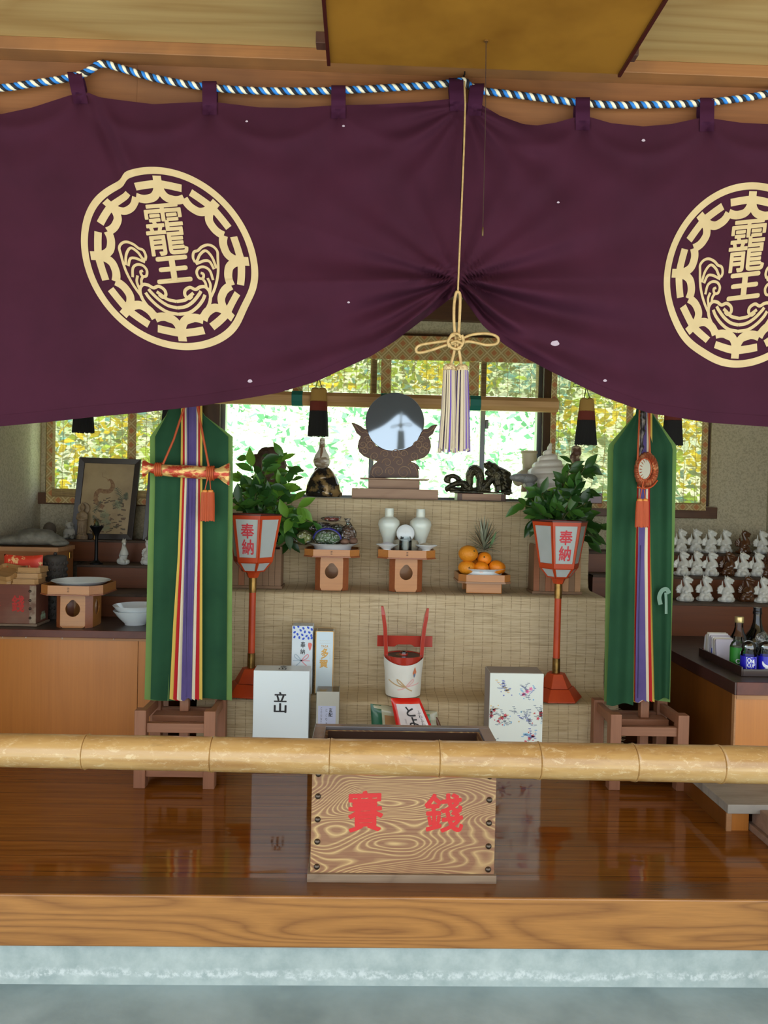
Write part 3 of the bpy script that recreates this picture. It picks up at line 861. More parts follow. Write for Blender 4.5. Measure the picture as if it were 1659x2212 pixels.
# ---- crest: ring, eight linked signs, two characters, waves
def crest(parent, aff, warp):
    (cx, cy), (ux, uy), (vx, vy) = aff
    def C(u, v):
        px, py = cx + ux * u + vx * v, cy + uy * u + vy * v
        return warp(px, py)
    def put(lift):
        def f(u, v):
            px, py = C(u, v)
            return W(px, py, cdepth(px, py) - lift)
        return f
    P = lambda th, r: (r * math.sin(th), -r * math.cos(th))
    mb = MB()
    mb.ribbon([P(2 * PI * k / 240, .962) for k in range(240)], .078, put(.0016), closed=True)
    parent = mb.build('crest_ring', m_crest, parent, smooth=180)
    D = math.radians
    for k in range(8):
        g = MB()
        th = k * PI / 4
        def rot(pts, th=th): return [(x * math.cos(th) - y * math.sin(th), x * math.sin(th) + y * math.cos(th)) for x, y in pts]
        L = .0016 + .0002 * (k % 2)
        bar_ = smooth_path([V((-.265, -.775)), V((-.13, -.80)), V((0, -.815)), V((.13, -.80)), V((.265, -.775))], 6)
        g.ribbon(rot(bar_), .084, put(L))
        g.ribbon(rot(smooth_path([V((0, -.905)), V((0, -.80)), V((0, -.72))], 5)), .096, put(L + .0002))
        for s_ in (-1, 1):
            leg = smooth_path([V((s_ * .012, -.80)), V((s_ * .022, -.735)), V((s_ * .07, -.672)), V((s_ * .15, -.645)), V((s_ * .215, -.645)), V((s_ * .275, -.664))], 7)
            g.ribbon(rot(leg), .092, put(L + .0004 + .0001 * s_))
        g.build('linked_sign', m_crest, parent, smooth=180)
    for ch, (ua, va, ub, vb), n_, bold in (('靇', (-.225, -.035, .235, -.60), 'dragon_character', .013), ('王', (-.185, .265, .225, -.03), 'king_character', .045)):
        g = MB()
        f = put(.0018)
        def place(u, v, ua=ua, va=va, ub=ub, vb=vb, f=f):
            return f(ua + (ub - ua) * u, va + (vb - va) * v - .05 * (u - .5))
        write(g, ch, place, bold)
        g.build(n_, m_crest, parent)
    # waves, drawn once for one half and mirrored
    g = MB()
    half = [
        [(-.08, .70), (-.20, .655), (-.31, .57), (-.385, .46), (-.40, .36), (-.36, .30), (-.30, .30), (-.24, .33), (-.18, .31), (-.12, .345), (-.11, .40), (-.15, .43), (-.19, .40)],
        [(0, .61), (-.12, .59), (-.22, .53), (-.30, .45), (-.34, .385)],
        [(0, .54), (-.10, .52), (-.19, .465), (-.27, .385), (-.30, .345)],
        [(0, .47), (-.10, .45), (-.17, .40), (-.21, .37)],
        [(0, .71), (-.08, .70)],
        [(-.385, .44), (-.47, .30), (-.53, .14), (-.555, -.03), (-.56, -.10), (-.52, -.15), (-.46, -.165), (-.39, -.14), (-.34, -.10), (-.29, -.08), (-.27, -.02), (-.285, .03)],
        [(-.52, .09), (-.49, -.03), (-.43, -.10), (-.36, -.06), (-.32, .0), (-.29, .04)],
        [(-.49, .10), (-.455, .02), (-.40, .01), (-.34, .03), (-.29, .05)],
        [(-.46, .22), (-.44, .12), (-.385, .08), (-.32, .09), (-.285, .14), (-.30, .20), (-.345, .205), (-.36, .16), (-.33, .145)],
        [(-.40, .36), (-.42, .27), (-.40, .20)],
        [(-.37, .31), (-.365, .25), (-.34, .21)],
    ]
    for i, pl in enumerate(half):
        for s_ in (-1, 1):
            g.ribbon(smooth_path([V((x * s_, y)) for x, y in pl], 6), .030 if i > 4 else .036, put(.0016 + .00003 * i))
    g.build('wave_motif', m_crest, parent, smooth=180)
ZO, ZS = (130, 330), 470 / 1659.0
def zc_(x, y): return (ZO[0] + x * ZS, ZO[1] + y * ZS)
def warp_l(px, py):
    q = (px - 196) * .87 - (py - 212) * .36
    k = 1 / (1 + math.exp(q / 3.0 )) * gauss(math.hypot(px - 258, py - 378), 70)
    px, py = px + 2 * k, py + 13 * k
    k = gauss(math.hypot(px - 540, py - 670), 45)
    return px - 9 * k, py - 3 * k
c_ = zc_(835, 806)
crest(ca_l, (c_, (667 * ZS, 25 * ZS), (111 * ZS, 698 * ZS)), warp_l)
def warp_r(px, py):
    k = gauss(math.hypot(px - 1465, py - 690), 60)
    j = gauss(math.hypot(px - 1520, py - 760), 40)
    return px + 3 * k, py - 2 * k - 6 * j
crest(ca_r, ((1607, 594), (172, 4), (-22, 200)), warp_r)
# pale droppings and specks on the cloth
m_speck = mat('pale_speck', (176, 160, 176), .8)
for par, lst in ((ca_l, ((540, 823, 5), (742, 272, 3), (533, 262, 3), (753, 653, 3))), (ca_r, ((1199, 741, 9), (1390, 303, 4), (1206, 437, 3), (1307, 822, 4)))):
    for px, py, r in lst:
        g = MB()
        ring = [W(px + r * math.cos(a) * (1 + .15 * math.sin(3 * a)), py + r * .72 * math.sin(a), cdepth(px, py) - .0026) for a in [2 * PI * k / 14 for k in range(14)]]
        g.add(ring, [list(range(14))]).build('speck', m_speck, par)

# ---- twisted rope holding the tabs
YR = 2.418
rp = smooth_path([W(x, y, YR) for x, y in ((-330, 205), (-150, 196), (0, 190), (60, 182), (140, 170), (185, 157), (219, 138), (262, 148), (340, 170), (437, 187), (530, 195), (630, 197), (716, 196), (800, 192), (900, 186), (970, 180), (1001, 175), (1018, 188), (1048, 197), (1100, 203), (1180, 213), (1243, 221), (1330, 227), (1420, 226), (1512, 223), (1560, 218), (1620, 210), (1659, 202), (1720, 188), (1800, 176), (1950, 205))], 24)
t = thing('twisted_rope', 'blue, white and black twisted rope strung along the lintel above the curtain', 'rope', rp[0])
acc = [0.0]
for a, b in zip(rp, rp[1:]): acc.append(acc[-1] + (b - a).length)
N = 1100
for k, (n_, c) in enumerate((('white_strand', (238, 230, 206)), ('blue_strand', (40, 126, 214)), ('black_strand', (26, 28, 40)))):
    pts = []
    j = 0
    for i in range(N):
        s_ = acc[-1] * i / (N - 1)
        while j < len(acc) - 2 and acc[j + 1] < s_: j += 1
        f = (s_ - acc[j]) / max(acc[j + 1] - acc[j], 1e-9)
        p = rp[j].lerp(rp[j + 1], f)
        d = (rp[j + 1] - rp[j]).normalized()
        u = V((0, 1, 0)); w_ = d.cross(u).normalized()
        a = 2 * PI * (s_ / .0365 + k / 3)
        pts.append(p + (u * math.cos(a) + w_ * math.sin(a)) * .0052)
    MB().tube(pts, .0060, 7).build(n_, mat(n_ + '_yarn', c, .7), t, smooth=80)
for px, py, lab in ((218, 133, 'black hook holding up the rope over the whole crest'), (1001, 170, 'black hook holding up the rope where the two curtain panels meet'), (1797, 170, 'black hook for the rope beyond the cut-off crest')):
    p = W(px, py, 2.447)
    o = MB().tube([p + V((0, 0, .0)), p + V((0, -.018, .002)), p + V((0, -.030, -.004)), p + V((0, -.032, .014))], .0022, 8).build('rope_hook', mat('black_iron', (24, 22, 22), .5, .6), smooth=60)
    tag(o, lab, 'hook')

# ---- lifting cord with bow knot and tassel
YT = 2.345
m_cord = mat('gold_silk_cord', (194, 164, 112), .42, .15, c2=(172, 142, 92), ns=60)
m_cream = mat('cream_silk_thread', (188, 174, 150), .55)
m_violet = mat('violet_silk_thread', (96, 66, 160), .55)
t = thing('tassel_cord', 'gold cord with a bow knot and cream and violet tassels lifting the curtain hem', 'tassel', W(990, 640, YT))
Q = lambda x, y, d=0: W(x, y, YT - d)
MB().tube([W(1003, 176, YT + .03), W(1005, 224, YT + .005), W(1002, 330, YT), W(997, 450, YT), W(992, 560, YT), W(989, 632, YT)], .0028, 8).build('cord', m_cord, t, smooth=60)
g = MB()
g.tube(smooth_path([Q(985, 738), Q(981, 700), Q(981, 660), Q(985, 634), Q(990, 631), Q(994, 640), Q(993, 680), Q(990, 738)], 6), .0046, 10)
g.tube(smooth_path([Q(978, 735, .004), Q(945, 739, .004), Q(910, 745, .004), Q(899, 753, .004), Q(904, 762, .004), Q(930, 757, .004), Q(962, 746, .004), Q(985, 742, .006)], 6), .0044, 10)
g.tube(smooth_path([Q(990, 735, .006), Q(1020, 723, .004), Q(1055, 721, .004), Q(1075, 729, .004), Q(1073, 742, .004), Q(1050, 745, .004), Q(1015, 738, .004), Q(988, 742, .006)], 6), .0044, 10)
g.tube(smooth_path([Q(984, 742, .004), Q(980, 765), Q(973, 792)], 6), .0046, 10)
g.tube(smooth_path([Q(988, 742, .004), Q(993, 765), Q(997, 792)], 6), .0046, 10)
g.build('bow_loop', m_cord, t, smooth=60)
g = MB()
for pts in (((972, 729), (978, 722), (990, 722), (996, 730)), ((998, 724), (1001, 736), (996, 748), (988, 752)), ((996, 752), (986, 754), (974, 750), (970, 742)), ((971, 750), (968, 738), (974, 727), (983, 724)), ((974, 741), (985, 737), (998, 742))):
    g.tube(smooth_path([Q(x, y, .011) for x, y in pts], 5), .0046, 10)
g.build('knot', m_cord, t, smooth=60)
for px, py in ((971, 796), (998, 797)):
    c = Q(px, py)
    MB().lathe([(.006, .014), (.014, .012), (.019, .006), (.020, 0), (.018, -.006)], 20, c).build('tassel_head', mat('knitted_gold', (206, 184, 140), .7, c2=(150, 120, 80), ns=160, lo=.45, hi=.6), t, smooth=60)
rnd = random.Random(11)
for n_, mt_, seed in (('cream_fringe', m_cream, 0), ('violet_fringe', m_violet, 1)):
    g = MB()
    for k in range(120):
        side = 971 if rnd.random() < .5 else 998
        a = rnd.uniform(0, 2 * PI)
        r0_, r1_ = .0175, .0235
        is_v = rnd.random() < (.34 if side > 980 else .24)
        if is_v != bool(seed): continue
        top = Q(side, 801) + V((math.cos(a) * r0_, math.sin(a) * r0_, 0))
        mid_ = Q(side - 1, 880) + V((math.cos(a) * .0215, math.sin(a) * .0215, 0))
        bt = Q(side - 5 if side < 980 else side - 2, 972 + rnd.uniform(-4, 7)) + V((math.cos(a) * r1_ * 1.12, math.sin(a) * r1_, 0))
        g.tube([top, mid_, bt], [.0022, .0027, .0028], 5)
    g.build(n_, mt_, t, smooth=60)

# ---- bamboo blinds at the windows
def m_blind_(name, seed):
    mt, nt, b = newmat(name)
    out = nt.nodes['Material Output']
    vec = coords(nt, (1, 1, 1))
    sep = node(nt, 'ShaderNodeSeparateXYZ'); nt.links.new(vec, sep.inputs[0])
    c = ramp(nt, noisen(nt, coords(nt, (14, 14, 260)), 1.0, 3), [(0.3, lin((110, 84, 50))), (0.7, lin((170, 140, 90)))])
    nt.links.new(c, b.inputs['Base Color']); b.inputs['Roughness'].default_value = .7
    tr = node(nt, 'ShaderNodeBsdfTransparent')
    tr.inputs[0].default_value = (1, 1, 1, 1)
    tl = node(nt, 'ShaderNodeBsdfTranslucent'); nt.links.new(c, tl.inputs[0])
    m1 = node(nt, 'ShaderNodeMixShader'); m1.inputs[0].default_value = .35
    nt.links.new(b.outputs[0], m1.inputs[1]); nt.links.new(tl.outputs[0], m1.inputs[2])
    gap = ramp(nt, noisen(nt, coords(nt, (5, 5, 260)), 1.0, 2, .6), [(0.35, (.10, .10, .10)), (0.72, (.27, .27, .27))])
    fr = math_(nt, 'FRACT', math_(nt, 'DIVIDE', math_(nt, 'ADD', sep.outputs[0], math_(nt, 'MULTIPLY', noisen(nt, coords(nt, (1, 1, 6)), 2.0, 2), .02)), .062))
    th = ramp(nt, fr, [(0.0, (0, 0, 0)), (0.03, (0, 0, 0)), (0.05, (1, 1, 1))])
    mx = node(nt, 'ShaderNodeMixShader')
    nt.links.new(math_(nt, 'MULTIPLY', gap, th), mx.inputs[0])
    nt.links.new(m1.outputs[0], mx.inputs[1]); nt.links.new(tr.outputs[0], mx.inputs[2])
    nt.links.new(mx.outputs[0], out.inputs[0])
    return mt
m_bl = m_blind_('bamboo_blind_slats', 1)
def m_broc_():
    mt, nt, b = newmat('gold_brocade')
    vec = coords(nt, (1, 1, 1))
    rot = node(nt, 'ShaderNodeMapping'); rot.inputs['Rotation'].default_value = (0, PI / 4, 0); rot.inputs['Scale'].default_value = (19, 19, 19)
    nt.links.new(vec, rot.inputs[0])
    ck = node(nt, 'ShaderNodeTexVoronoi', distance='CHEBYCHEV'); ck.inputs['Scale'].default_value = 1.0; ck.inputs['Randomness'].default_value = 0.0
    nt.links.new(rot.outputs[0], ck.inputs['Vector'])
    col = ramp(nt, ck.outputs['Distance'], [(0.0, lin((176, 112, 62))), (0.2, lin((176, 112, 62))), (0.24, lin((190, 162, 104))), (0.4, lin((156, 126, 74))), (0.48, lin((200, 180, 130)))])
    nt.links.new(col, b.inputs['Base Color'])
    b.inputs['Roughness'].default_value = .6
    return mt
m_broc = m_broc_()
m_teal = mat('teal_silk_band', (20, 108, 98), .5)
m_wdrail = wood('blind_roll_wood', (198, 156, 104), (160, 116, 70), sc=(.8, 10, 10), k=6, amt=.3, r=.5, fib=(2, 160, 160))
YBL = YB - .085
def blind(label, x0, x1, y0, y1, strips, wob=0.0, border=True):
    """hanging blind between pixel edges; strips: pixel centres of the brocade tapes"""
    p0, p1 = W(x0, 820, YBL), W(x1, 820, YBL)
    zt, zb = ZZ((x0 + x1) / 2, y0, YBL), ZZ((x0 + x1) / 2, y1, YBL)
    t = thing('bamboo_blind', label, 'blind', ((p0.x + p1.x) / 2, YBL, zt))
    def f(u, v): return (p0.x + (p1.x - p0.x) * u, YBL + wob * math.sin(u * 9) * v * .01, zt + (zb - zt) * v)
    MB().grid(16, 10, f).build('slats', m_bl, t)
    W_ = .018
    for px in strips:
        x = XX(px, YBL, 900)
        MB().box(x - W_, x + W_, YBL - .006, YBL - .002, zb, zt).build('brocade_tape', m_broc, t)
    if border:
        MB().box(p0.x, p1.x, YBL - .0075, YBL - .0015, zb - .008, zb + .024).build('brocade_border', m_broc, t)
        for x, s_ in ((p0.x, 1), (p1.x, -1)):
            MB().box(x, x + s_ * .028, YBL - .0075, YBL - .0015, zb + .0245, zt).build('brocade_border', m_broc, t)
    MB().box(p0.x, p1.x, YBL - .010, YBL + .002, zt - .11, zt + .004).build('brocade_valance', m_broc, t)
    return t
blind('bamboo blind with brocade edges behind the framed snake picture', 104, 436, 730, 1086, (288,), .6)
blind('bamboo blind beside the dark post and ringed ornament banner', 1192, 1532, 730, 1096, (1360,), .2)
# the middle blind is rolled half up
p0, p1 = W(478, 820, YBL), W(1164, 820, YBL)
zt, zb = ZZ(830, 726, YBL), ZZ(830, 850, YBL)
t = thing('rolled_blind', 'half-rolled bamboo blind with a wooden roll and teal bands above the mirror', 'blind', ((p0.x + p1.x) / 2, YBL, zt))
MB().grid(16, 6, lambda u, v: (p0.x + (p1.x - p0.x) * u, YBL, zt + (zb - zt) * v)).build('slats', m_bl, t)
MB().box(p0.x, p1.x, YBL - .010, YBL + .002, ZZ(830, 776, YBL), zt + .004).build('brocade_valance', m_broc, t)
for px in (644, 834, 1024):
    x = XX(px, YBL, 800)
    MB().box(x - .026, x + .026, YBL - .0068, YBL - .002, zb + .001, ZZ(830, 777, YBL)).build('brocade_tape', m_broc, t)
for px in (809, 1046):
    x = XX(px, YBL, 800)
    MB().box(x - .014, x + .014, YBL + .004, YBL + .02, zb, ZZ(830, 777, YBL)).build('backing_strip', m_brown, t)
za, zb_ = ZZ(830, 851, YBL - .03), ZZ(830, 882, YBL - .03)
xa, xb = XX(455, YBL, 860), XX(1201, YBL, 860)
hh = (za - zb_) / 2
oct_ = [(YBL - .035 + hh * math.cos(PI / 8 + k * PI / 4) * 1.05, (za + zb_) / 2 + hh * math.sin(PI / 8 + k * PI / 4) * 1.05) for k in range(8)]
MB().loft([[V((x, y, z)) for y, z in oct_] for x in (xa, xb)]).build('roll_bar', m_wdrail, t, bev=.002)
for px in (644, 834, 1024, 1110):
    if px == 1110: continue
    x = XX(px, YBL, 860)
    MB().loft([[V((x_, YBL - .035 + (y - YBL + .035) * 1.06, (za + zb_) / 2 + (z - (za + zb_) / 2) * 1.06)) for y, z in oct_] for x_ in (x - .028, x + .028)]).build('teal_band', m_teal, t)

# tassels hanging in front of the blinds
m_tblk = mat('black_silk_fringe', (16, 14, 14), .7); m_tred = mat('dark_red_silk_fringe', (112, 40, 26), .7); m_tyel = mat('ochre_silk_fringe', (170, 132, 66), .7); m_tcord = mat('black_silk_cord', (30, 24, 24), .6)
def blind_tassel(px, py0, py1, w0, w1, label, Y=YBL - .09):
    """py0 top of the heads, py1 fringe end, w0/w1 widths in px"""
    k = S(Y)
    c = W(px, py0, Y)
    h = (py1 - py0) * k
    t = thing('blind_tassel', label, 'tassel', c, group='blind tassels')
    a0, a1 = w0 * k / 2, w1 * k / 2
    def band(v0, v1, n_, mt_):
        g = MB()
        for i in range(26):
            for row in (0, 1):
                a = PI * i / 25 if row == 0 else PI + PI * i / 25
                def pt(v): return c + V((math.cos(a) * (a0 + (a1 - a0) * v), math.sin(a) * (a0 + (a1 - a0) * v) * .55, -h * v))
                jit = rnd.uniform(-.01, .01) if v1 > .99 else 0
                g.tube([pt(v0), pt((v0 + v1) / 2), pt(v1 + jit)], k * w1 * .045, 5)
        g.build(n_, mt_, t, smooth=60)
    band(0.02, .27, 'ochre_fringe', m_tyel); band(.26, .47, 'red_fringe', m_tred); band(.46, 1.0, 'black_fringe', m_tblk)
    for s_ in (-1, 1):
        MB().ball(c + V((s_ * a0 * .5, 0, -.002)), (a0 * .52, a0 * .4, .010), 12).build('tassel_head', m_tyel, t, smooth=80)
    top = W(px - 2, py0 - 30, Y)
    g = MB().tube(smooth_path([c + V((-a0 * .5, 0, 0)), c.lerp(top, .6) + V((-.004, 0, 0)), top, c.lerp(top, .6) + V((.006, 0, 0)), c + V((a0 * .5, 0, 0))], 4), .0022, 6)
    g.tube(smooth_path([top, top + V((-.03, 0, .008)), top + V((-.066, 0, .004)), top + V((-.062, 0, -.010)), top + V((-.03, 0, -.006)), top], 4), .0018, 6)
    g.tube(smooth_path([top, top + V((.03, 0, .012)), top + V((.062, 0, .012)), top + V((.06, 0, -.002)), top + V((.03, 0, .0)), top], 4), .0018, 6)
    g.tube([top, V((top.x, top.y, ZZ(px, 726, Y)))], .002, 6)
    g.tube([V((top.x, top.y, ZZ(px, 726, Y))), V((top.x, YB - .04, ZZ(px, 724, Y)))], .002, 6)
    g.build('hanging_cord', m_tcord, t, smooth=60)
    return t
blind_tassel(689, 840, 942, 30, 42, 'ochre, red and black tassel over the snake-coil ornament by the rolled blind')
blind_tassel(1268, 862, 961, 26, 46, 'black-ended tassel over the white spiral ornament')
blind_tassel(181, 834, 933, 28, 44, 'black tassel end showing under the hem above the framed picture')
blind_tassel(372, 838, 938, 28, 44, 'black tassel mostly behind the banner with the brocade sword bag')
blind_tassel(1455, 862, 962, 28, 44, 'black tassel beside the shoulder of the banner with the round mirror')

# ---- banners of five cloth layers
def banner(label, Y, layers, y_top, fold, grp):
    """layers: (name, material, [(px_left, px_right) at the rows], rows' py list, lift)"""
    p = W(layers[0][2][-1][0], layers[0][3][-1], Y)
    t = thing('silk_banner', label, 'banner', p, group=grp)
    for n_, mt_, lr, rows, lift, fs in layers:
        nr = len(rows)
        L = [(r, a) for r, (a, b_) in zip(rows, lr)]
        R = [(r, b_) for r, (a, b_) in zip(rows, lr)]
        def f(u, v, L=L, R=R, rows=rows, lift=lift, fs=fs):
            py = rows[0] + (rows[-1] - rows[0]) * v
            a, b_ = lerp_path(L, py), lerp_path(R, py)
            px = a + (b_ - a) * u
            return W(px, py + 3 * math.sin(u * 7) * (v > .97), Y - lift - fs * fold(px, py, u, v))
        MB().grid(34 if fs else 10, 60, f).build(n_, mt_, t, smooth=180)
    return t
m_grn = cloth('green_silk', (34, 70, 48), (44, 84, 56), .12, .8, 4)
m_lgrn = cloth('pale_green_lining', (128, 160, 92), (110, 146, 84), .3, .8, 4)
m_yel = cloth('yellow_silk', (212, 178, 86), None, .1, .8); m_red = cloth('red_silk', (178, 36, 40), None, .1, .8)
m_wht = cloth('cream_silk', (216, 204, 176), None, .1, .8); m_pur = cloth('purple_silk', (84, 70, 122), (98, 84, 136), .1, .75, 5)
YF = 2.92
def fold_l(px, py, u, v): return .010 * math.sin(u * 15 + v * 1.2) * min(1, v * 3) + .008 * gauss(px - 415, 60)
def fold_s(px, py, u, v): return 0
rows = [830, 893, 943, 1040, 1200, 1350, 1511]
green_l = [(376, 428), (362, 436), (335, 493), (335, 493), (332, 491), (329, 490), (325, 489)]
yl = [(391, 437), (391, 437), (391, 437), (390, 437), (384, 437), (374, 437), (366, 437)]
rl = [(395, 432), (395, 432), (395, 432), (394.5, 432), (389, 432), (381, 431), (374, 430)]
wl = [(399, 428), (399, 428), (399, 428), (399, 428), (394, 427), (388, 424), (382, 421)]
pl = [(403, 424), (403, 424), (404, 424), (404, 423), (399, 421), (395, 417), (391, 414)]
lin_l = [(376, 428), (362, 436), (324, 503), (324, 503), (319, 502), (316, 501), (312, 501)]
ban_l = banner('green banner with striped centre hung with a brocade bag and orange tassels', YF,
       [('lining', m_lgrn, lin_l, rows, -.006, 0), ('green_cloth', m_grn, green_l, rows, .0, 1), ('yellow_cloth', m_yel, yl, [830, 893, 943, 1040, 1200, 1350, 1510], .014, .2), ('red_cloth', m_red, rl, rows, .018, .2), ('cream_cloth', m_wht, wl, rows, .022, .2), ('purple_cloth', m_pur, pl, rows, .026, .2)], 830, fold_l, 'five-colour banners')
g = MB().tube([W(407, y, YF - .0285) for y in (832, 950, 1040)] + [W(404, 1200, YF - .0285), W(402, 1506, YF - .0285)], .0012, 5)
g.build('seam', mat('dark_violet', (52, 40, 84), .8), ban_l)
rowsr = [850, 893, 964, 1040, 1200, 1350, 1515]
green_r0 = [(1376, 1392), (1374, 1384), (1325, 1378), (1324, 1376), (1321, 1372), (1316, 1370), (1310, 1368)]
green_r1 = [(1392, 1408), (1396, 1409), (1404, 1453), (1404, 1452), (1406, 1451), (1410, 1450), (1414, 1446)]
lin_r = [(1376, 1408), (1374, 1410), (1312.5, 1462), (1312, 1460), (1309, 1456), (1307, 1451), (1305, 1447.5)]
yr_ = [(1375, 1409), (1375, 1409), (1375, 1409), (1374, 1408), (1370, 1409), (1367, 1411), (1366, 1414)]
rr_ = [(1378, 1405), (1378, 1405), (1378, 1405), (1377, 1404), (1374, 1404), (1371, 1406), (1370, 1409)]
wr_ = [(1381, 1401), (1381, 1401), (1381, 1401), (1380, 1400), (1378, 1399), (1374, 1400), (1372, 1402)]
pr_ = [(1384, 1397), (1384, 1397), (1384, 1397), (1383, 1396), (1378, 1392), (1374, 1394), (1372, 1396)]
def fold_r(px, py, u, v): return .012 * math.sin(u * 7 + 1.2 + v) * min(1, v * 3)
ban_r = banner('green banner with striped centre hung with a sword and ruffled round mirror', YF,
       [('lining', m_lgrn, lin_r, rowsr, -.008, 0), ('green_cloth', m_grn, green_r0, [850, 893, 964, 1040, 1200, 1350, 1522], .016, .9), ('green_cloth', m_grn, green_r1, [850, 893, 964, 1040, 1200, 1350, 1510], .004, .9), ('yellow_cloth', m_yel, yr_, rowsr, .008, 0), ('red_cloth', m_red, rr_, rowsr, .012, 0), ('cream_cloth', m_wht, wr_, rowsr, .016, 0), ('purple_cloth', m_pur, pr_, rowsr, .020, 0)], 850, fold_r, 'five-colour banners')
g = MB().tube([W(1384, 1178, YF - .0225), W(1381, 1300, YF - .0225), W(1378, 1508, YF - .0225)], .0012, 5)
g.build('seam', bpy.data.materials['dark_violet'], ban_r)
m_stain = mat('pale_stain', (112, 140, 124), .85)
def stain(par, pts, w, Y):
    g = MB()
    for pl_, ww in zip(pts, w):
        g.ribbon(smooth_path([V(p) for p in pl_], 5), ww, lambda x, y: W(x, y, Y))
    g.build('water_stain', m_stain, par)
stain(ban_r, (((1427, 1306), (1424, 1290), (1430, 1276), (1440, 1273), (1446, 1282)), ((1438, 1280), (1439, 1300), (1439, 1326))), (9, 6), YF - .024)

# stands for the banners
m_stw = wood('brown_stand_wood', (150, 100, 72), (116, 74, 50), sc=(6, 6, 1), k=6, amt=.25, r=.5, fib=(90, 90, 5))
m_stwh = wood('brown_stand_rail', (146, 98, 70), (114, 72, 50), sc=(1, 6, 6), k=6, amt=.25, r=.5, fib=(5, 90, 90))
def stand(label, pxl, pxr, pole_px, Yf, pole_top, zpost):
    a = WZ(pxl, 1700 if pxl < 700 else 1704, ZP); b_ = WZ(pxr, 1700 if pxr < 700 else 1704, ZP)
    yf_ = (a.y + b_.y) / 2
    yr_ = yf_ + .205
    yp_ = max(yf_ + .12, YF + .028)
    t = thing('banner_stand', label, 'stand', ((a.x + b_.x) / 2, yf_ + .12, ZP), group='banner stands')
    pw = .021
    for x in (a.x, b_.x):
        for y in (yf_, yr_):
            MB().box(x - pw, x + pw, y - pw, y + pw, ZP, zpost).build('post', m_stw, t, bev=.0025)
    x0, x1 = a.x + pw, b_.x - pw
    for y in (yf_, yr_):
        MB().box(x0, x1, y - .012, y + .012, zpost - .082, zpost - .048).build('rail', m_stwh, t, bev=.0015)
        MB().box(x0, x1, y - .012, y + .012, ZP + .04, ZP + .068).build('rail', m_stwh, t, bev=.0015)
    for x in (a.x, b_.x):
        MB().box(x - .011, x + .011, yf_ + pw, yr_ - pw, zpost - .045, zpost - .01).build('side_rail', m_stwh, t, bev=.0015)
        MB().box(x - .011, x + .011, yf_ + pw, yr_ - pw, ZP + .04, ZP + .068).build('side_rail', m_stwh, t, bev=.0015)
    xm = XX(pole_px, yf_ + .12, 1540)
    MB().box(x0 - .008, x1 + .008, yf_ + .085, yf_ + .155, zpost - .070, zpost - .047).build('socket_board', m_stwh, t, bev=.002)
    MB().box(x0 - .008, x1 + .008, yf_ + .085, yf_ + .155, ZP + .05, ZP + .07).build('socket_board', m_stwh, t, bev=.002)
    MB().box(xm - .017, xm + .017, yp_ - .016, yp_ + .016, ZP + .071, zpost - .0705).box(xm - .017, xm + .017, yp_ - .016, yp_ + .016, zpost - .0465, ZZ(pole_px, pole_top, YF)).build('pole', m_stw, t, bev=.003)
    zb_ = ZZ(pole_px, pole_top + 12, YF)
    MB().box(xm - .06, xm + .06, yp_ + .0165, yp_ + .03, zb_ - .02, zb_).build('cross_bar', m_stwh, t, bev=.002)
zpl = ZZ(303, 1532, WZ(303, 1700, ZP).y)
stand('brown wooden four-post stand under the banner with the brocade bag', 303, 453, 395, 2.83, 828, zpl)
stand('brown wooden four-post stand under the banner with the round mirror', 1324, 1467, 1390, 2.83, 846, zpl)

# brocade bag on orange cords (hangs on the banner pole)
m_obroc = mat('red_gold_brocade', (178, 62, 40), .35, .35, c2=(222, 182, 110), ns=26, sc=(1, 1, 2.2), lo=.46, hi=.56, bump=.5, bs=60)
m_ocord = mat('orange_cord', (176, 74, 30), .6)
YD = YF - .055
t = thing('brocade_bag', 'long red and gold brocade bag tied with orange cords across the striped banner', 'bag', W(405, 1015, YD))
sh = [(309, 1012, 9, 21), (313, 1012, 8, 17), (322, 1010, 7, 9), (334, 1013, 7, 11), (345, 1015, 8, 12), (370, 1017, 9, 13), (410, 1019, 9, 14), (445, 1021, 9, 14), (462, 1023, 8, 12), (472, 1022, 7, 11), (484, 1024, 8, 17), (496, 1025, 9, 23)]
rings = []
for px, py, ry, rz in sh:
    c = W(px, py, YD)
    rings.append([c + V((0, math.cos(2 * PI * k / 20) * ry * S(YD), math.sin(2 * PI * k / 20) * rz * S(YD) * (1 + .16 * math.sin(k * 2.3) * (px < 325 or px > 475)))) for k in range(20)])
MB().loft(rings).build('bag', m_obroc, t, smooth=50)
g = MB()
for x0 in (337, 341, 345, 349): g.tube([W(x0, 1014, YD) + V((0, math.cos(a) * .0195, math.sin(a) * .0235)) for a in [2 * PI * k / 14 for k in range(14)]], .0034, 6, closed=True)
for x0 in (449, 453, 457, 461): g.tube([W(x0, 1022, YD) + V((0, math.cos(a) * .0205, math.sin(a) * .0255)) for a in [2 * PI * k / 14 for k in range(14)]], .0034, 6, closed=True)
g.build('cord_binding', m_ocord, t, smooth=60)
g = MB()
g.tube([W(352, 1003, YD - .018), W(375, 950, YD - .01), W(398, 880, YD - .01), W(404, 850, YD - .008)], .0042, 8)
g.tube([W(451, 1008, YD - .02), W(440, 950, YD - .01), W(427, 880, YD - .01), W(420, 850, YD - .008)], .0042, 8)
g.tube([W(404, 850, YD - .008), W(412, 822, YD), W(412, 819, YF + .02), W(412, 826, YF + .024)], .004, 6)
g.tube([W(420, 850, YD - .008), W(412, 822, YD)], .004, 6)
g.build('hanging_cord', m_ocord, t, smooth=60)
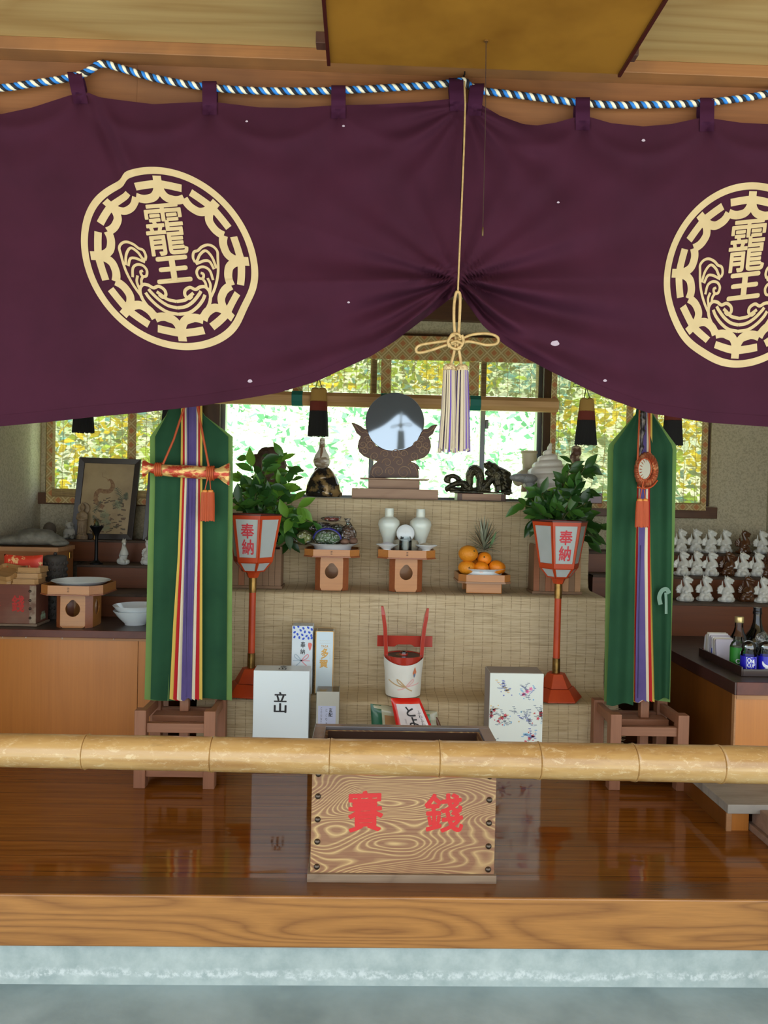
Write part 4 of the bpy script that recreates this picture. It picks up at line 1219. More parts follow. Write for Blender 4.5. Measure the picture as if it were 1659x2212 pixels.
def drop_tassel(t, heads, y0, y1, tops):
    for (hx, hw), (tx, ty) in zip(heads, tops):
        MB().tube([W(tx, ty, YD - .024), W(hx, y0, YD - .022)], .0022, 6).build('tassel_cord', m_ocord, t, smooth=60)
        c = W(hx, y0 + 4, YD - .022)
        MB().lathe([(.003, .006), (.009, .004), (.0105, -.002), (.009, -.006)], 14, c).build('tassel_head', mat('gold_orange_silk', (214, 134, 60), .5), t, smooth=60)
        g = MB()
        h = (y1 - y0) * S(YD)
        for k in range(26):
            a = 2 * PI * k / 26
            r0_, r1_ = hw * S(YD) * .46, hw * S(YD) * .54
            g.tube([c + V((math.cos(a) * r0_, math.sin(a) * r0_ * .7, -.004)), c + V((math.cos(a) * r1_, math.sin(a) * r1_ * .7, -h * .5)), c + V((math.cos(a) * r1_ * 1.03, math.sin(a) * r1_ * .7, -h + rnd.uniform(-.003, .002)))], .0021, 5)
        g.build('fringe', m_ocord, t, smooth=60)
drop_tassel(t, ((443, 15), (455, 15)), 1057, 1120, ((449, 1030), (453, 1030)))
# round mirror in a ruffled brocade cover, with the sword above
t = thing('ruffled_mirror', 'small round mirror in a ruffled copper brocade cover with an orange tassel', 'mirror', W(1394, 1015, YD))
c0 = W(1396, 1016, YD)
rx, rz = 27 * S(YD), 40 * S(YD)
g = MB()
rings = []
for q, dy in ((.36, -.010), (.48, -.017), (.62, -.019), (.8, -.016), (.94, -.008), (1.0, .0), (.9, .008), (.4, .01)):
    ring = []
    for k in range(88):
        a = 2 * PI * k / 88
        ru = 1 + .02 * math.sin(a * 22) * q
        ring.append(c0 + V((math.cos(a) * rx * q * ru, dy + (.0035 * math.sin(a * 22) if q > .4 and dy < 0 else 0), math.sin(a) * rz * q * ru)))
    rings.append(ring)
g.loft(rings, cap=False).build('ruffle', mat('copper_brocade', (176, 92, 60), .32, .5, c2=(214, 150, 104), ns=40, lo=.5, hi=.62), t, smooth=70)
cm = W(1392.5, 1013, YD - .0205)
MB().prism([(cm.x + math.cos(2 * PI * k / 36) * 13 * S(YD), cm.z + math.sin(2 * PI * k / 36) * 21.5 * S(YD)) for k in range(36)], YD - .020, YD - .010).build('mirror_disc', mat('dull_mirror', (140, 134, 116), .3, .7), t)
g = MB().tube([V((cm.x + math.cos(2 * PI * k / 36) * 14.5 * S(YD), YD - .021, cm.z + math.sin(2 * PI * k / 36) * 23 * S(YD))) for k in range(36)], .0022, 6, closed=True)
g.tube(smooth_path([W(1376, 1052, YD - .016), W(1392, 1055, YD - .022), W(1408, 1051, YD - .02), W(1420, 1038, YD - .012)], 5), .0034, 6)
g.tube(smooth_path([W(1390, 1040, YD - .022), W(1388, 1052, YD - .024), W(1394, 1056, YD - .026)], 4), .0034, 6)
g.build('drawstring', m_ocord, t, smooth=60)
g = MB().tube([W(1377, 1000, YD - .004), W(1380, 930, YD - .004), W(1382, 880, YD), W(1392, 860, YD)], .0034, 6)
g.tube([W(1404, 980, YD - .004), W(1402, 930, YD - .004), W(1400, 880, YD), W(1392, 860, YD)], .0034, 6)
g.tube([W(1392, 860, YD), W(1392, 842, YD), W(1392, 838, YF + .02), W(1392, 845, YF + .024)], .003, 6)
g.build('hanging_cord', m_ocord, t, smooth=60)
drop_tassel(t, ((1382, 14), (1394, 14)), 1076, 1134, ((1388, 1050), (1391, 1050)))
t = thing('ornamental_sword', 'dark ornamental sword hanging point down above the ruffled mirror', 'sword', W(1390, 930, YD))
yS = YD + .012
spine = [(1389, 862, 5), (1389, 890, 5), (1389, 894, 6.5), (1389, 897, 5), (1389, 903, 7), (1390, 908, 6), (1389, 918, 5.5), (1388, 926, 4), (1389, 930, 6), (1388, 936, 5), (1387, 942, 3.5), (1386, 952, 3.4), (1386, 960, 3), (1387, 965, 5), (1385, 970, 4), (1384, 976, 2.5), (1383, 982, 1)]
MB().tube([W(x, y, yS - .02) for x, y, r in spine], [r * S(yS) for x, y, r in spine], 12, flat=1.0).build('scabbard', mat('blackened_metal', (52, 50, 52), .3, .8, c2=(90, 84, 80), ns=60), t, smooth=60)
g = MB()
for k in range(5): g.tube([W(1388, 866 + k * 5, yS - .02) + V((math.cos(a) * .0098, math.sin(a) * .0098, .002 * math.sin(a))) for a in [2 * PI * j / 12 for j in range(12)]], .0013, 5, closed=True)
g.tube([W(1389, 862, yS - .02), W(1388, 841, YD), W(1388, 837, YF + .02)], .002, 5)
g.build('hilt_wrap', mat('pale_hilt', (150, 150, 150), .35, .7), t, smooth=60)
# ================================================================== things on the altar
m_orange = mat('vermilion_lacquer', (184, 66, 24), .4, c2=(166, 54, 18), ns=7)
m_paper = cloth('lantern_paper', (206, 214, 214), (186, 194, 190), .35, .6, 3)
m_brass = mat('aged_brass', (150, 118, 66), .35, .9, c2=(110, 80, 42), ns=30)
m_ink = mat('black_ink', (34, 32, 34), .6)
m_redink = mat('red_ink', (190, 52, 62), .6)
def lantern(label, cx, base_y, dz, rz):
    Y = 3.137
    k = S(Y)
    c = V((XX(cx, Y, base_y), Y, z1 + .007))
    t = thing('paper_lantern', label, 'lantern', c, rz, group='vermilion lanterns')
    def hexr(r, h): return [V((math.cos(a) * r * k, math.sin(a) * r * k, h * k)) for a in [PI / 180 * (60 * j) for j in range(6)]]
    def frusta(lst, n_, mt_, **kw): return MB().loft([hexr(r, h) for r, h in lst]).build(n_, mt_, t, local=True, **kw)
    frusta([(58, 0), (59, 2), (40, 25)], 'base', m_orange, bev=.0015)
    frusta([(36, 25.5), (19.5, 54)], 'base_cap', m_orange, bev=.0012)
    cyl = lambda r, a, b_, n_, mt_: MB().lathe([(r * k, a * k), (r * k, b_ * k)], 20).build(n_, mt_, t, smooth=40, local=True)
    cyl(8.4, 54.2, 86, 'brass_sleeve', m_brass)
    cyl(7.4, 86.2, 217, 'pole', m_orange)
    cyl(8.2, 217.2, 249, 'brass_sleeve', m_brass)
    frusta([(11, 249.2), (17, 263)], 'neck', m_orange)
    lv = [(24, 263.2), (42, 285), (60, 385)]
    fr_ = MB()
    A = PI / 180
    pan = None
    for (ra, ha), (rb, hb), (mt_, mb_) in ((lv[0], lv[1], (.10, .10)), (lv[1], lv[2], (.10, .12))):
        for j in range(6):
            a0, a1 = 60 * j * A, 60 * (j + 1) * A
            P = lambda s, h: (V((math.cos(a0), math.sin(a0), 0)) * (1 - s) + V((math.cos(a1), math.sin(a1), 0)) * s) * ((ra + (rb - ra) * h) * k) + V((0, 0, (ha + (hb - ha) * h) * k))
            nrm = (P(1, 0) - P(0, 0)).cross(P(0, 1) - P(0, 0)).normalized()
            sw = .085
            o4 = [P(0, 0), P(1, 0), P(1, 1), P(0, 1)]
            i4 = [P(sw, mt_), P(1 - sw, mt_), P(1 - sw, 1 - mb_ * .75), P(sw, 1 - mb_ * .75)]
            d = nrm * .0022
            vs = [p + d for p in o4] + [p + d for p in i4] + [p - d for p in o4] + [p - d for p in i4]
            fs = []
            for q in range(4):
                r_ = (q + 1) % 4
                fs += [(q, r_, r_ + 4, q + 4), (q + 8, q + 12, r_ + 12, r_ + 8), (q + 4, r_ + 4, r_ + 12, q + 12), (q, q + 8, r_ + 8, r_)]
            fr_.add(vs, fs)
            pan = MB().add([p - d * .4 for p in i4], [(0, 1, 2, 3)]).build('paper_panel', m_paper, t, local=True)
            if j == 4 and rb == 60:
                g = MB()
                for ch, (va, vb) in (('奉', (.52, .93)), ('納', (.08, .50))):
                    o_, u_, v_ = P(.24, mt_ + (1 - mt_ - .1) * va) + d * .35, None, None
                    f = lambda u, v, va=va, vb=vb: P(.24 + .54 * u + .0 * v, mt_ + (.88 - mt_) * (va + (vb - va) * v)) + nrm * (.0006) - d * .4
                    write(g, ch, f, .022, n=nrm)
                g.build('red_writing', m_redink, pan, local=True)
    fr_.build('frame', m_orange, t, local=True)
    MB().loft([hexr(61, 384), hexr(62, 384), hexr(62, 387), hexr(61, 387)], cap=False).build('top_rim', m_dkred, t, local=True)
    MB().lathe([(.012, 265 * k), (.016, 290 * k), (.016, 330 * k), (.010, 345 * k)], 16).build('lamp_bulb', mat('frosted_bulb', (220, 216, 205), .4), t, smooth=60, local=True)
    return t
lantern('vermilion hexagonal paper lantern tucked beside the banner with the brocade bag', 541, 1518, 0, math.radians(-9))
lantern('vermilion hexagonal paper lantern standing facing forward beside the flower-papered box', 1199, 1524, 0, math.radians(1))

# ---- potted evergreens
m_slat = [wood('slat_wood_%d' % i, a, b_, sc=(8, 8, 1.5), k=6, amt=.3, r=.6) for i, (a, b_) in enumerate((((176, 132, 92), (148, 102, 66)), ((150, 92, 58), (122, 70, 42)), ((130, 98, 70), (104, 74, 50))))]
def leafmat(n_, a, b_, tr):
    mt, nt, bs = newmat(n_)
    out = nt.nodes['Material Output']
    cc = ramp(nt, noisen(nt, coords(nt, (1, 1, 1)), 9, 2), [(.35, lin(a)), (.65, lin(b_))])
    nt.links.new(cc, bs.inputs['Base Color']); bs.inputs['Roughness'].default_value = .32
    tl = node(nt, 'ShaderNodeBsdfTranslucent'); tl.inputs[0].default_value = lin((130, 176, 40))
    mx = node(nt, 'ShaderNodeMixShader'); mx.inputs[0].default_value = tr
    nt.links.new(bs.outputs[0], mx.inputs[1]); nt.links.new(tl.outputs[0], mx.inputs[2]); nt.links.new(mx.outputs[0], out.inputs[0])
    return mt
m_leafs = [leafmat('dark_leaf', (30, 64, 28), (46, 86, 36), .12), leafmat('mid_leaf', (52, 98, 40), (74, 122, 48), .2), leafmat('young_leaf', (96, 142, 50), (120, 164, 62), .3)]
m_stem = mat('green_brown_stem', (96, 92, 54), .6)
def leaf(g, p, d, up, L, Wd, m, curl):
    d = d.normalized(); s_ = d.cross(up)
    s_ = s_.normalized() if s_.length > 1e-5 else V((1, 0, 0))
    n_ = s_.cross(d)
    vs, fs = [], []
    prof_ = (0.02, .55, .9, 1.0, .82, .45, .03)
    for i, w in enumerate(prof_):
        q = i / (len(prof_) - 1)
        c = p + d * (L * q) - n_ * (curl * L * q * q)
        vs += [c - s_ * (Wd * w / 2) + n_ * (.16 * Wd * w), c, c + s_ * (Wd * w / 2) + n_ * (.16 * Wd * w)]
    for i in range(len(prof_) - 1):
        for j in (0, 1):
            a = i * 3 + j
            fs.append((a, a + 1, a + 4, a + 3))
    g.add(vs, fs, m)
def plant(label, root_px, box_px, tips, bright, seed, Y=3.40):
    rnd = random.Random(seed)
    x0, x1 = XX(box_px[0], Y - .06, 1230), XX(box_px[1], Y - .06, 1230)
    zb, zt = z2 + .003, ZZ(box_px[0], box_px[2], Y - .06)
    t = thing('potted_evergreen', label, 'plant', ((x0 + x1) / 2, Y, zb), group='potted evergreens')
    dpt = .11
    n = 8
    g = MB()
    for i in range(n):
        a = x0 + (x1 - x0) * i / n
        b_ = x0 + (x1 - x0) * (i + 1) / n - .0012
        MB_ = rnd.choice((0, 1, 2))
        g.box(a, b_, Y - dpt / 2, Y - dpt / 2 + .008, zb + .012, zt - .006 - .004 * (i % 2), MB_)
        g.box(a, b_, Y + dpt / 2 - .008, Y + dpt / 2, zb + .012, zt - .006, 2)
    g.box(x0, x0 + .008, Y - dpt / 2 + .0085, Y + dpt / 2 - .0085, zb + .012, zt, 2).box(x1 - .008, x1, Y - dpt / 2 + .0085, Y + dpt / 2 - .0085, zb + .012, zt, 2)
    pl0 = g.build('slatted_planter', m_slat, t)
    MB().box(x0 - .006, x1 + .006, Y - dpt / 2 - .006, Y + dpt / 2 + .004, zb, zb + .0115).build('planter_base', m_slat[2], pl0)
    MB().box(x0 + .0085, x1 - .0085, Y - dpt / 2 + .0085, Y + dpt / 2 - .0085, zb + .02, zt - .012).build('soil', m_dkin, pl0)
    root = V(((x0 + x1) / 2, Y, zt - .015))
    stems, fol = MB(), MB()
    for (px, py) in tips:
        yo = Y + rnd.uniform(-.09, .07)
        tip = W(px, py, yo)
        r0_ = root + V((rnd.uniform(-.02, .02), rnd.uniform(-.02, .02), 0))
        dv = tip - r0_
        mid_ = r0_ + dv * .5 + V((rnd.uniform(-.01, .01) - dv.x * .12, rnd.uniform(-.02, .02), .02 + abs(dv.x) * .25))
        path = smooth_path([r0_, mid_, tip], 8)
        stems.tube(path, [.0028 - .0018 * i / (len(path) - 1) for i in range(len(path))], 5)
        nl_ = rnd.choice((7, 8, 9))
        for q in range(nl_):
            if q == 0: p, d = tip, (tip - path[-3])
            else:
                idx = int((len(path) - 1) * rnd.uniform(.42, .97))
                p = path[idx]
                d = (path[min(idx + 1, len(path) - 1)] - path[idx - 1]).normalized()
            d = d.normalized() * (.35 if q else .25) + V((rnd.uniform(-1, 1), rnd.uniform(-.55, .35), rnd.uniform(-.75, .65)))
            up = V((rnd.uniform(-.5, .5), -1.0, rnd.uniform(.1, 1.0)))
            br = min((math.hypot(px - bx, py - by) for bx, by in bright), default=999)
            mm = (2 if rnd.random() < .55 else 1) if br < 22 else (0 if rnd.random() < .72 else 1)
            L = rnd.uniform(.062, .092)
            leaf(fol, p, d, up, L, L * rnd.uniform(.40, .50), mm, rnd.uniform(-.05, .3))
    stems.build('stems', m_stem, t, smooth=60)
    fol.build('foliage', m_leafs, t, smooth=180)
    return t
tl_ = [(538, 990), (566, 985), (612, 985), (650, 1020), (676, 1128), (545, 1008), (524, 1030), (575, 1015), (600, 1003), (628, 1010), (640, 1045), (612, 1045), (584, 1050), (556, 1042), (530, 1062), (514, 1085), (545, 1090), (575, 1088), (606, 1080), (634, 1082), (650, 1095), (664, 1120), (630, 1118), (598, 1118), (565, 1120), (530, 1118), (515, 1135), (548, 1145), (580, 1148), (612, 1142), (645, 1140), (640, 1155), (560, 1165), (595, 1165), (525, 1160), (655, 1148), (630, 1170)]
plant('leafy evergreen in a slatted box behind the lantern by the brocade bag banner', (553, 1180), (502, 607, 1180), tl_, ((545, 1008), (600, 1003), (628, 1010), (640, 1045), (634, 1082), (650, 1095), (664, 1120), (630, 1118), (524, 1030)), 5)
tr_ = [(1236, 1000), (1270, 1000), (1300, 1130), (1128, 1090), (1222, 1020), (1242, 1022), (1262, 1012), (1165, 1062), (1195, 1056), (1220, 1050), (1245, 1050), (1262, 1060), (1140, 1074), (1168, 1080), (1200, 1080), (1232, 1082), (1258, 1090), (1135, 1100), (1160, 1108), (1190, 1108), (1222, 1112), (1250, 1118), (1272, 1110), (1150, 1122), (1180, 1130), (1214, 1134), (1246, 1136), (1268, 1142), (1288, 1140), (1268, 1166), (1284, 1158), (1205, 1140), (1230, 1060), (1210, 1095)]
plant('leafy evergreen in a slatted box behind the forward-facing lantern', (1202, 1180), (1154, 1256, 1176), tr_, ((1140, 1074), (1180, 1028), (1222, 1070)), 9)

# ---- round mirror on carved cloud stand
YM = 3.68
m_carv = wood('dark_carved_wood', (92, 56, 36), (66, 36, 22), sc=(5, 5, 5), k=7, amt=.3, r=.42)
m_carvl = mat('pale_carving_edge', (170, 138, 112), .5)
m_blockw = wood('pale_block_wood', (168, 136, 112), (138, 104, 82), sc=(2, 8, 9), k=6, amt=.3, r=.6)
def zm(x, y, Y=YM): return W(730 + x * 400 / 1659.0, 830 + y * 400 / 1659.0, Y)
a, b_ = zm(127, 930), zm(880, 1022)
t = thing('wood_block', 'thick pale wood block under the mirror stand on the altar top', 'block', ((a.x + b_.x) / 2, YM, z3))
zbk = a.z
MB().box(a.x, b_.x, YM - .10, YM + .10, z3 + .001, zbk).build('block', m_blockw, t, bev=.003)
a, b_, c = zm(275, 862), zm(725, 862), zm(200, 840)
zpl_ = c.z
t = thing('small_stand', 'small flat-topped wooden stand between the carved mirror holder and its block', 'stand', ((a.x + b_.x) / 2, YM, zbk))
MB().box(a.x, b_.x, YM - .06, YM + .06, zbk + .0005, zpl_ - .0055).build('body', m_blockw, t, bev=.002)
d = zm(806, 840)
MB().box(c.x, d.x, YM - .085, YM + .085, zpl_ - .005, zpl_).build('top_plate', m_blockw, t, bev=.001)
t = thing('altar_mirror', 'round polished mirror held in a carved cloud-scroll wooden holder before the window', 'mirror', ((a.x + b_.x) / 2, YM, zpl_))
outl = [(120, 340), (165, 352), (205, 372), (238, 398), (262, 402), (272, 436), (300, 500), (345, 548), (410, 582), (500, 594), (595, 580), (660, 550), (712, 498), (745, 430), (765, 400), (800, 396), (840, 366), (890, 358), (868, 398), (850, 440), (812, 470), (828, 512), (832, 560), (815, 612), (775, 650), (720, 670), (672, 676), (652, 690), (690, 702), (720, 728), (735, 760), (716, 752), (722, 790), (725, 836), (280, 836), (285, 790), (300, 740), (330, 706), (352, 690), (340, 676), (290, 664), (232, 640), (192, 604), (176, 556), (186, 505), (204, 464), (165, 432), (148, 392)]
P2 = [(zm(x, y).x, zm(x, y).z) for x, y in outl]
zmin = min(z for x, z in P2)
P2 = [(x, z - zmin + zpl_ + .0005) for x, z in P2]
dz_ = zpl_ + .0005 - zmin
o = MB().prism(P2, YM - .016, YM + .016).build('carved_holder', m_carv, t, bev=.003)
def spiral(g, cx, cy, r, turns, a0, sgn, w=.0022):
    pts = []
    n = int(18 * turns)
    for i in range(n + 1):
        q = i / n
        rr = r * (1 - q * .86)
        a = a0 + sgn * 2 * PI * turns * q
        p = zm(cx + rr * math.cos(a), cy + rr * math.sin(a), YM - .0165)
        pts.append(p + V((0, 0, dz_)))
    g.tube(pts, [w * (1 - .45 * i / n) for i in range(n + 1)], 6)
for cx, cy, r, tu, a0, sg in ((268, 492, 34, 1.5, 3.4, 1), (222, 535, 36, 1.4, 2.4, -1), (290, 545, 44, 1.6, .2, -1), (238, 592, 40, 1.5, 3.6, 1), (330, 640, 46, 1.6, .6, 1), (420, 620, 40, 1.4, 3.0, 1), (515, 620, 44, 1.6, 0, -1), (590, 618, 36, 1.4, .3, -1), (680, 640, 46, 1.6, 2.6, -1), (748, 492, 34, 1.5, 0, -1), (720, 540, 42, 1.6, 3.0, 1), (790, 540, 34, 1.4, .7, 1), (760, 590, 42, 1.5, 0, -1), (360, 780, 52, 1.7, 2.8, 1), (470, 775, 46, 1.6, 2.8, 1), (590, 785, 62, 1.8, .2, -1), (440, 700, 46, 1.3, 3.1, 1), (545, 690, 50, 1.3, 3.3, 1), (660, 730, 34, 1.2, 3.4, 1)):
    g = MB(); spiral(g, cx, cy, r, tu, a0, sg); g.build('scroll_carving', m_carvl, t, smooth=60)
for pl_ in (((150, 360), (185, 400), (215, 425), (250, 420), (268, 440)), ((868, 372), (835, 410), (800, 430), (765, 425), (748, 446)), ((300, 800), (330, 830)), ((690, 730), (712, 790), (700, 830))):
    g = MB(); g.tube([zm(x, y, YM - .0165) + V((0, 0, dz_)) for x, y in smooth_path([V(p) for p in pl_], 5)], .002, 6); g.build('scroll_carving', m_carvl, t, smooth=60)
mc = zm(510, 336, YM) + V((0, 0, dz_))
rm_ = 264 * 400 / 1659 * S(YM)
mm = MB()
T = Matrix.Rotation(math.radians(90 - 0.6), 4, 'X')
mm.lathe([(.001, .0075), (rm_ * .93, .0068), (rm_ * .95, .0065), (rm_ * .985, .0062), (rm_, .003), (rm_, -.004), (.001, -.0045)], 72, mc, T=T)
def m_mirror_():
    mt, nt, b = newmat('polished_bronze_mirror')
    b.inputs['Metallic'].default_value = 0.72
    b.inputs['Base Color'].default_value = lin((160, 170, 178))
    b.inputs['Roughness'].default_value = .07
    return mt
mm.build('mirror_disc', m_mirror_(), t, smooth=50)

# ---- sculpted ornaments on the altar top
m_blackglz = mat('black_gold_glaze', (40, 36, 34), .18, .3, c2=(150, 122, 78), ns=22, lo=.48, hi=.6, coat=.5)
m_creamglz = mat('cream_glaze', (214, 206, 190), .25, coat=.3)
def at(px, py, Y): return W(px, py, Y)
def sculpt(name, mt_, parent, vox, fn, sm=2):
    g = MB(); fn(g)
    o = g.build(name, mt_, parent)
    return bake_remesh(o, vox, sm)
Ys = 3.66
t = thing('coil_ornament', 'black and gold glazed snake-coil mound topped by a pale pointed finial', 'ornament', W(698, 1073, Ys))
def f(g):
    k = S(Ys)
    g.lathe([(.001, 0), (37 * k, 0), (39 * k, 8 * k), (36 * k, 26 * k), (28 * k, 44 * k), (20 * k, 56 * k), (10 * k, 64 * k), (.001, 66 * k)], 20, W(698, 1073, Ys), sy=.8)
    rnd = random.Random(2)
    for i in range(3):
        pts = []
        for j in range(22):
            a = j / 21 * 5.2 + i * 2.2
            h = (6 + i * 17 + j * .9)
            r = (37 - h * .40) * k
            pts.append(W(698, 1073 - h, Ys) + V((math.cos(a) * r, math.sin(a) * r * .85, 0)))
        g.tube(pts, [7.5 * k * (1 - .3 * j / 21) for j in range(22)], 8)
    for _ in range(26):
        h = rnd.uniform(2, 58); a = rnd.uniform(0, 6.28); r = (38 - h * .42) * k
        g.ball(W(698, 1073 - h, Ys) + V((math.cos(a) * r, math.sin(a) * r * .85, 0)), rnd.uniform(3, 6) * k, 8)
sculpt('coiled_body', m_blackglz, t, .0035, f, 1)
k = S(Ys)
MB().lathe([(8 * k, 0), (16 * k, 6 * k), (19 * k, 16 * k), (15.5 * k, 28 * k), (9 * k, 38 * k), (6.5 * k, 46 * k), (6 * k, 56 * k), (5.2 * k, 64 * k), (2 * k, 66 * k), (.0005, 66 * k)], 24, W(695, 1012, Ys - .008)).build('finial', mat('striped_cream_glaze', (214, 206, 190), .25, c2=(132, 112, 90), sc=(.6, .6, 2.4), ns=14, lo=.5, hi=.56), t, smooth=60)
MB().tube([W(695, 998, Ys - 17 * k), W(696, 985, Ys - 16.5 * k), W(696, 972, Ys - 11 * k), W(697, 962, Ys - 8 * k)], [5 * k, 6 * k, 4.5 * k, 3.5 * k], 8, flat=.4).build('finial_stripe', mat('brown_stripe', (120, 88, 66), .4), t, smooth=60)

Yd = 3.66
t = thing('display_plinth', 'low brown wooden base under the dark dragon ornament', 'stand', W(1036, 1080, Yd))
a, b_ = W(985, 1065, Yd), W(1088, 1080, Yd)
MB().box(a.x, b_.x, Yd - .06, Yd + .06, z3 + .001, a.z).build('base', m_carv, t, bev=.002)
MB().box(a.x + .022, b_.x - .024, Yd - .062, Yd - .0602, z3 + .004, a.z - .003).build('front_inlay', m_blockw, t)
zdr = a.z
def zd(x, y, Y=Yd): return W(940 + x * 190 / 1659.0, 980 + y * 190 / 1659.0, Y)
m_bronze = mat('dark_green_bronze', (46, 44, 34), .3, .55, c2=(76, 70, 46), ns=40, bump=.6, bs=160)
t = thing('dragon_ornament', 'dark bronze dragon with arched coils and open jaws on the brown base', 'ornament', V((zd(800, 700).x, Yd, zdr)))
def f(g):
    kk = 190 / 1659.0 * S(Yd)
    def tb(pts, rs, n=8, dy=0): g.tube(smooth_path([zd(x, y, Yd + dy) for x, y in pts], 4), [rs[min(int(i / 4), len(rs) - 1)] * kk for i in range((len(pts) - 1) * 4 + 1)], n)
    # tail and rear coil
    tb([(1040, 690), (820, 690), (640, 700), (420, 690), (260, 660), (190, 690)], [60, 64, 66, 62, 50, 36])
    tb([(200, 660), (300, 600), (420, 560), (540, 560), (600, 640)], [40, 52, 58, 60, 60], dy=-.015)
    tb([(560, 620), (470, 520), (410, 450), (330, 420), (250, 440), (200, 480), (215, 520), (290, 540)], [56, 52, 46, 46, 50, 40, 36, 24])
    g.ball(zd(235, 470), (66 * kk, 50 * kk, 70 * kk), 10)
    # middle arch
    tb([(640, 690), (650, 560), (650, 430), (690, 320), (760, 300), (820, 360), (850, 470), (840, 580), (860, 690)], [66, 76, 84, 90, 94, 88, 80, 76, 70])
    # neck and head
    tb([(860, 690), (950, 600), (1030, 500), (1120, 420), (1180, 400)], [70, 78, 80, 84, 84])
    tb([(1220, 700), (1210, 580), (1190, 470), (1230, 380)], [100, 120, 130, 120])
    tb([(1240, 420), (1130, 320), (1040, 240), (960, 200)], [130, 110, 84, 56])
    tb([(1130, 420), (1040, 390), (960, 350), (940, 340)], [70, 52, 40, 26])
    tb([(1010, 240), (960, 250), (930, 210)], [44, 34, 22])
    tb([(1200, 350), (1320, 420), (1340, 560), (1330, 690), (1440, 710)], [110, 120, 110, 84, 30])
    tb([(1280, 360), (1360, 380), (1430, 380)], [60, 40, 16])
    tb([(985, 440), (985, 480)], [30, 12])
    for i in range(9): g.lathe([(20 * kk, 0), (2 * kk, 60 * kk)], 6, zd(930 + i * 26, 215 - 20 * math.sin(i * .45) + max(0, i - 4) * 16))
    for i in range(6): g.lathe([(20 * kk, 0), (2 * kk, 55 * kk)], 6, zd(680 + i * 26, 250 + abs(i - 2) * 14))
    for i in range(5): tb([(1230 + i * 20, 300 + i * 70), (1340 + i * 14, 360 + i * 74)], [36, 10], dy=-.03)
    g.slab([(zd(280, 0).x, Yd - .04), (zd(1450, 0).x, Yd - .04), (zd(1400, 0).x, Yd + .03), (zd(320, 0).x, Yd + .03)], zdr + .001, zdr + .010)
sculpt('dragon_body', m_bronze, t, .0022, f, 1)
MB().box(zd(1160, 0).x, zd(1230, 0).x, Yd - .062, Yd - .055, zdr + .0005, zdr + .003).build('paper_scrap', m_white, t)

# white spiral ornament and its neighbours behind the evergreen
Yw = 3.70
m_shell = mat('white_glazed_clay', (222, 216, 204), .3, coat=.2)
a, b_ = W(1132, 1062, Yw), W(1290, 1080, Yw)
t = thing('lacquer_tray', 'red-brown lacquer tray carrying the white spiral ornament', 'tray', ((a.x + b_.x) / 2, Yw, z3))
MB().box(a.x, b_.x, Yw - .08, Yw + .08, z3 + .001, a.z).build('tray', mat('red_brown_lacquer', (92, 36, 22), .25, coat=.4), t, bev=.003)
zst = a.z
t = thing('spiral_ornament', 'white glazed coil rising to a curled point behind the evergreen', 'ornament', V((W(1183, 1062, Yw).x, Yw, zst)))
def f(g):
    k = S(Yw)
    c0 = V((W(1183, 1062, Yw).x, Yw, zst + .005))
    pts, rs = [], []
    n = 120
    for i in range(n + 1):
        q = i / n
        a = q * 2 * PI * 5.2
        r = (43 * (1 - q) ** .85) * k
        h = (8 + 84 * q ** .85) * k
        pts.append(c0 + V((math.cos(a) * r, math.sin(a) * r * .8, h)))
        rs.append((15 * (1 - q) + 3.0) * k)
    g.tube(pts, rs, 10)
    g.lathe([(44 * k, 0), (42 * k, 14 * k), (20 * k, 55 * k), (6 * k, 84 * k), (.001, 92 * k)], 20, c0, sy=.8)
    g.tube(smooth_path([c0 + V((0, 0, 84 * k)), c0 + V((2 * k, 0, 96 * k)), c0 + V((5 * k, 0, 104 * k))], 5), [5 * k] * 6 + [3.5 * k] * 4 + [1.4 * k], 8)
sculpt('spiral', m_shell, t, .0035, f, 1)
k = S(3.82)
t = thing('boot_vase', 'cream ribbed boot-shaped vase beside the white spiral ornament', 'vase', V((W(1140, 1040, 3.82).x, 3.82, z3)))
o = MB().tube(smooth_path([W(1143, 978, 3.82), W(1143, 1000, 3.82), W(1140, 1022, 3.82), W(1128, 1032, 3.72), W(1112, 1040, 3.70)], 5), [16 * k] * 6 + [14 * k] * 5 + [15 * k] * 5 + [13 * k] * 4 + [9 * k], 16).build('vase_body', mat('cream_clay', (196, 184, 158), .6), t, smooth=60)
MB().lathe([(17.5 * k, 0), (18.5 * k, 2 * k), (17.5 * k, 6 * k), (14 * k, 6 * k)], 22, W(1143, 980, 3.82)).build('ribbed_rim', mat('cream_clay_rim', (180, 166, 136), .6), t, smooth=40)
MB().lathe([(15 * k, 0), (13 * k, W(1140, 1036, 3.82).z - z3)], 16, V((W(1140, 1036, 3.82).x, 3.82, z3 + .001)), cap=True).build('foot', m_blockw, t, smooth=40)
t = thing('snake_head_stone', 'grey scaled stone snake head peeking out by the evergreen leaves', 'ornament', W(1125, 1034, 3.57))
def f(g):
    k = S(3.57)
    g.ball(W(1122, 1032, 3.57), (22 * k, 16 * k, 9 * k), 14)
    g.ball(W(1140, 1034, 3.575), (22 * k, 18 * k, 11 * k), 14)
    g.tube([W(1140, 1036, 3.575), W(1148, 1052, 3.575), W(1150, 1074, 3.575)], [9 * k, 11 * k, 13 * k], 10)
sculpt('head', mat('grey_scaled_stone', (140, 140, 138), .45, bump=.8, bs=260), t, .003, f, 1)
t = thing('carved_figure', 'small brown and pale carved figure behind the evergreen by the bamboo blind', 'ornament', W(1242, 1040, 3.74))
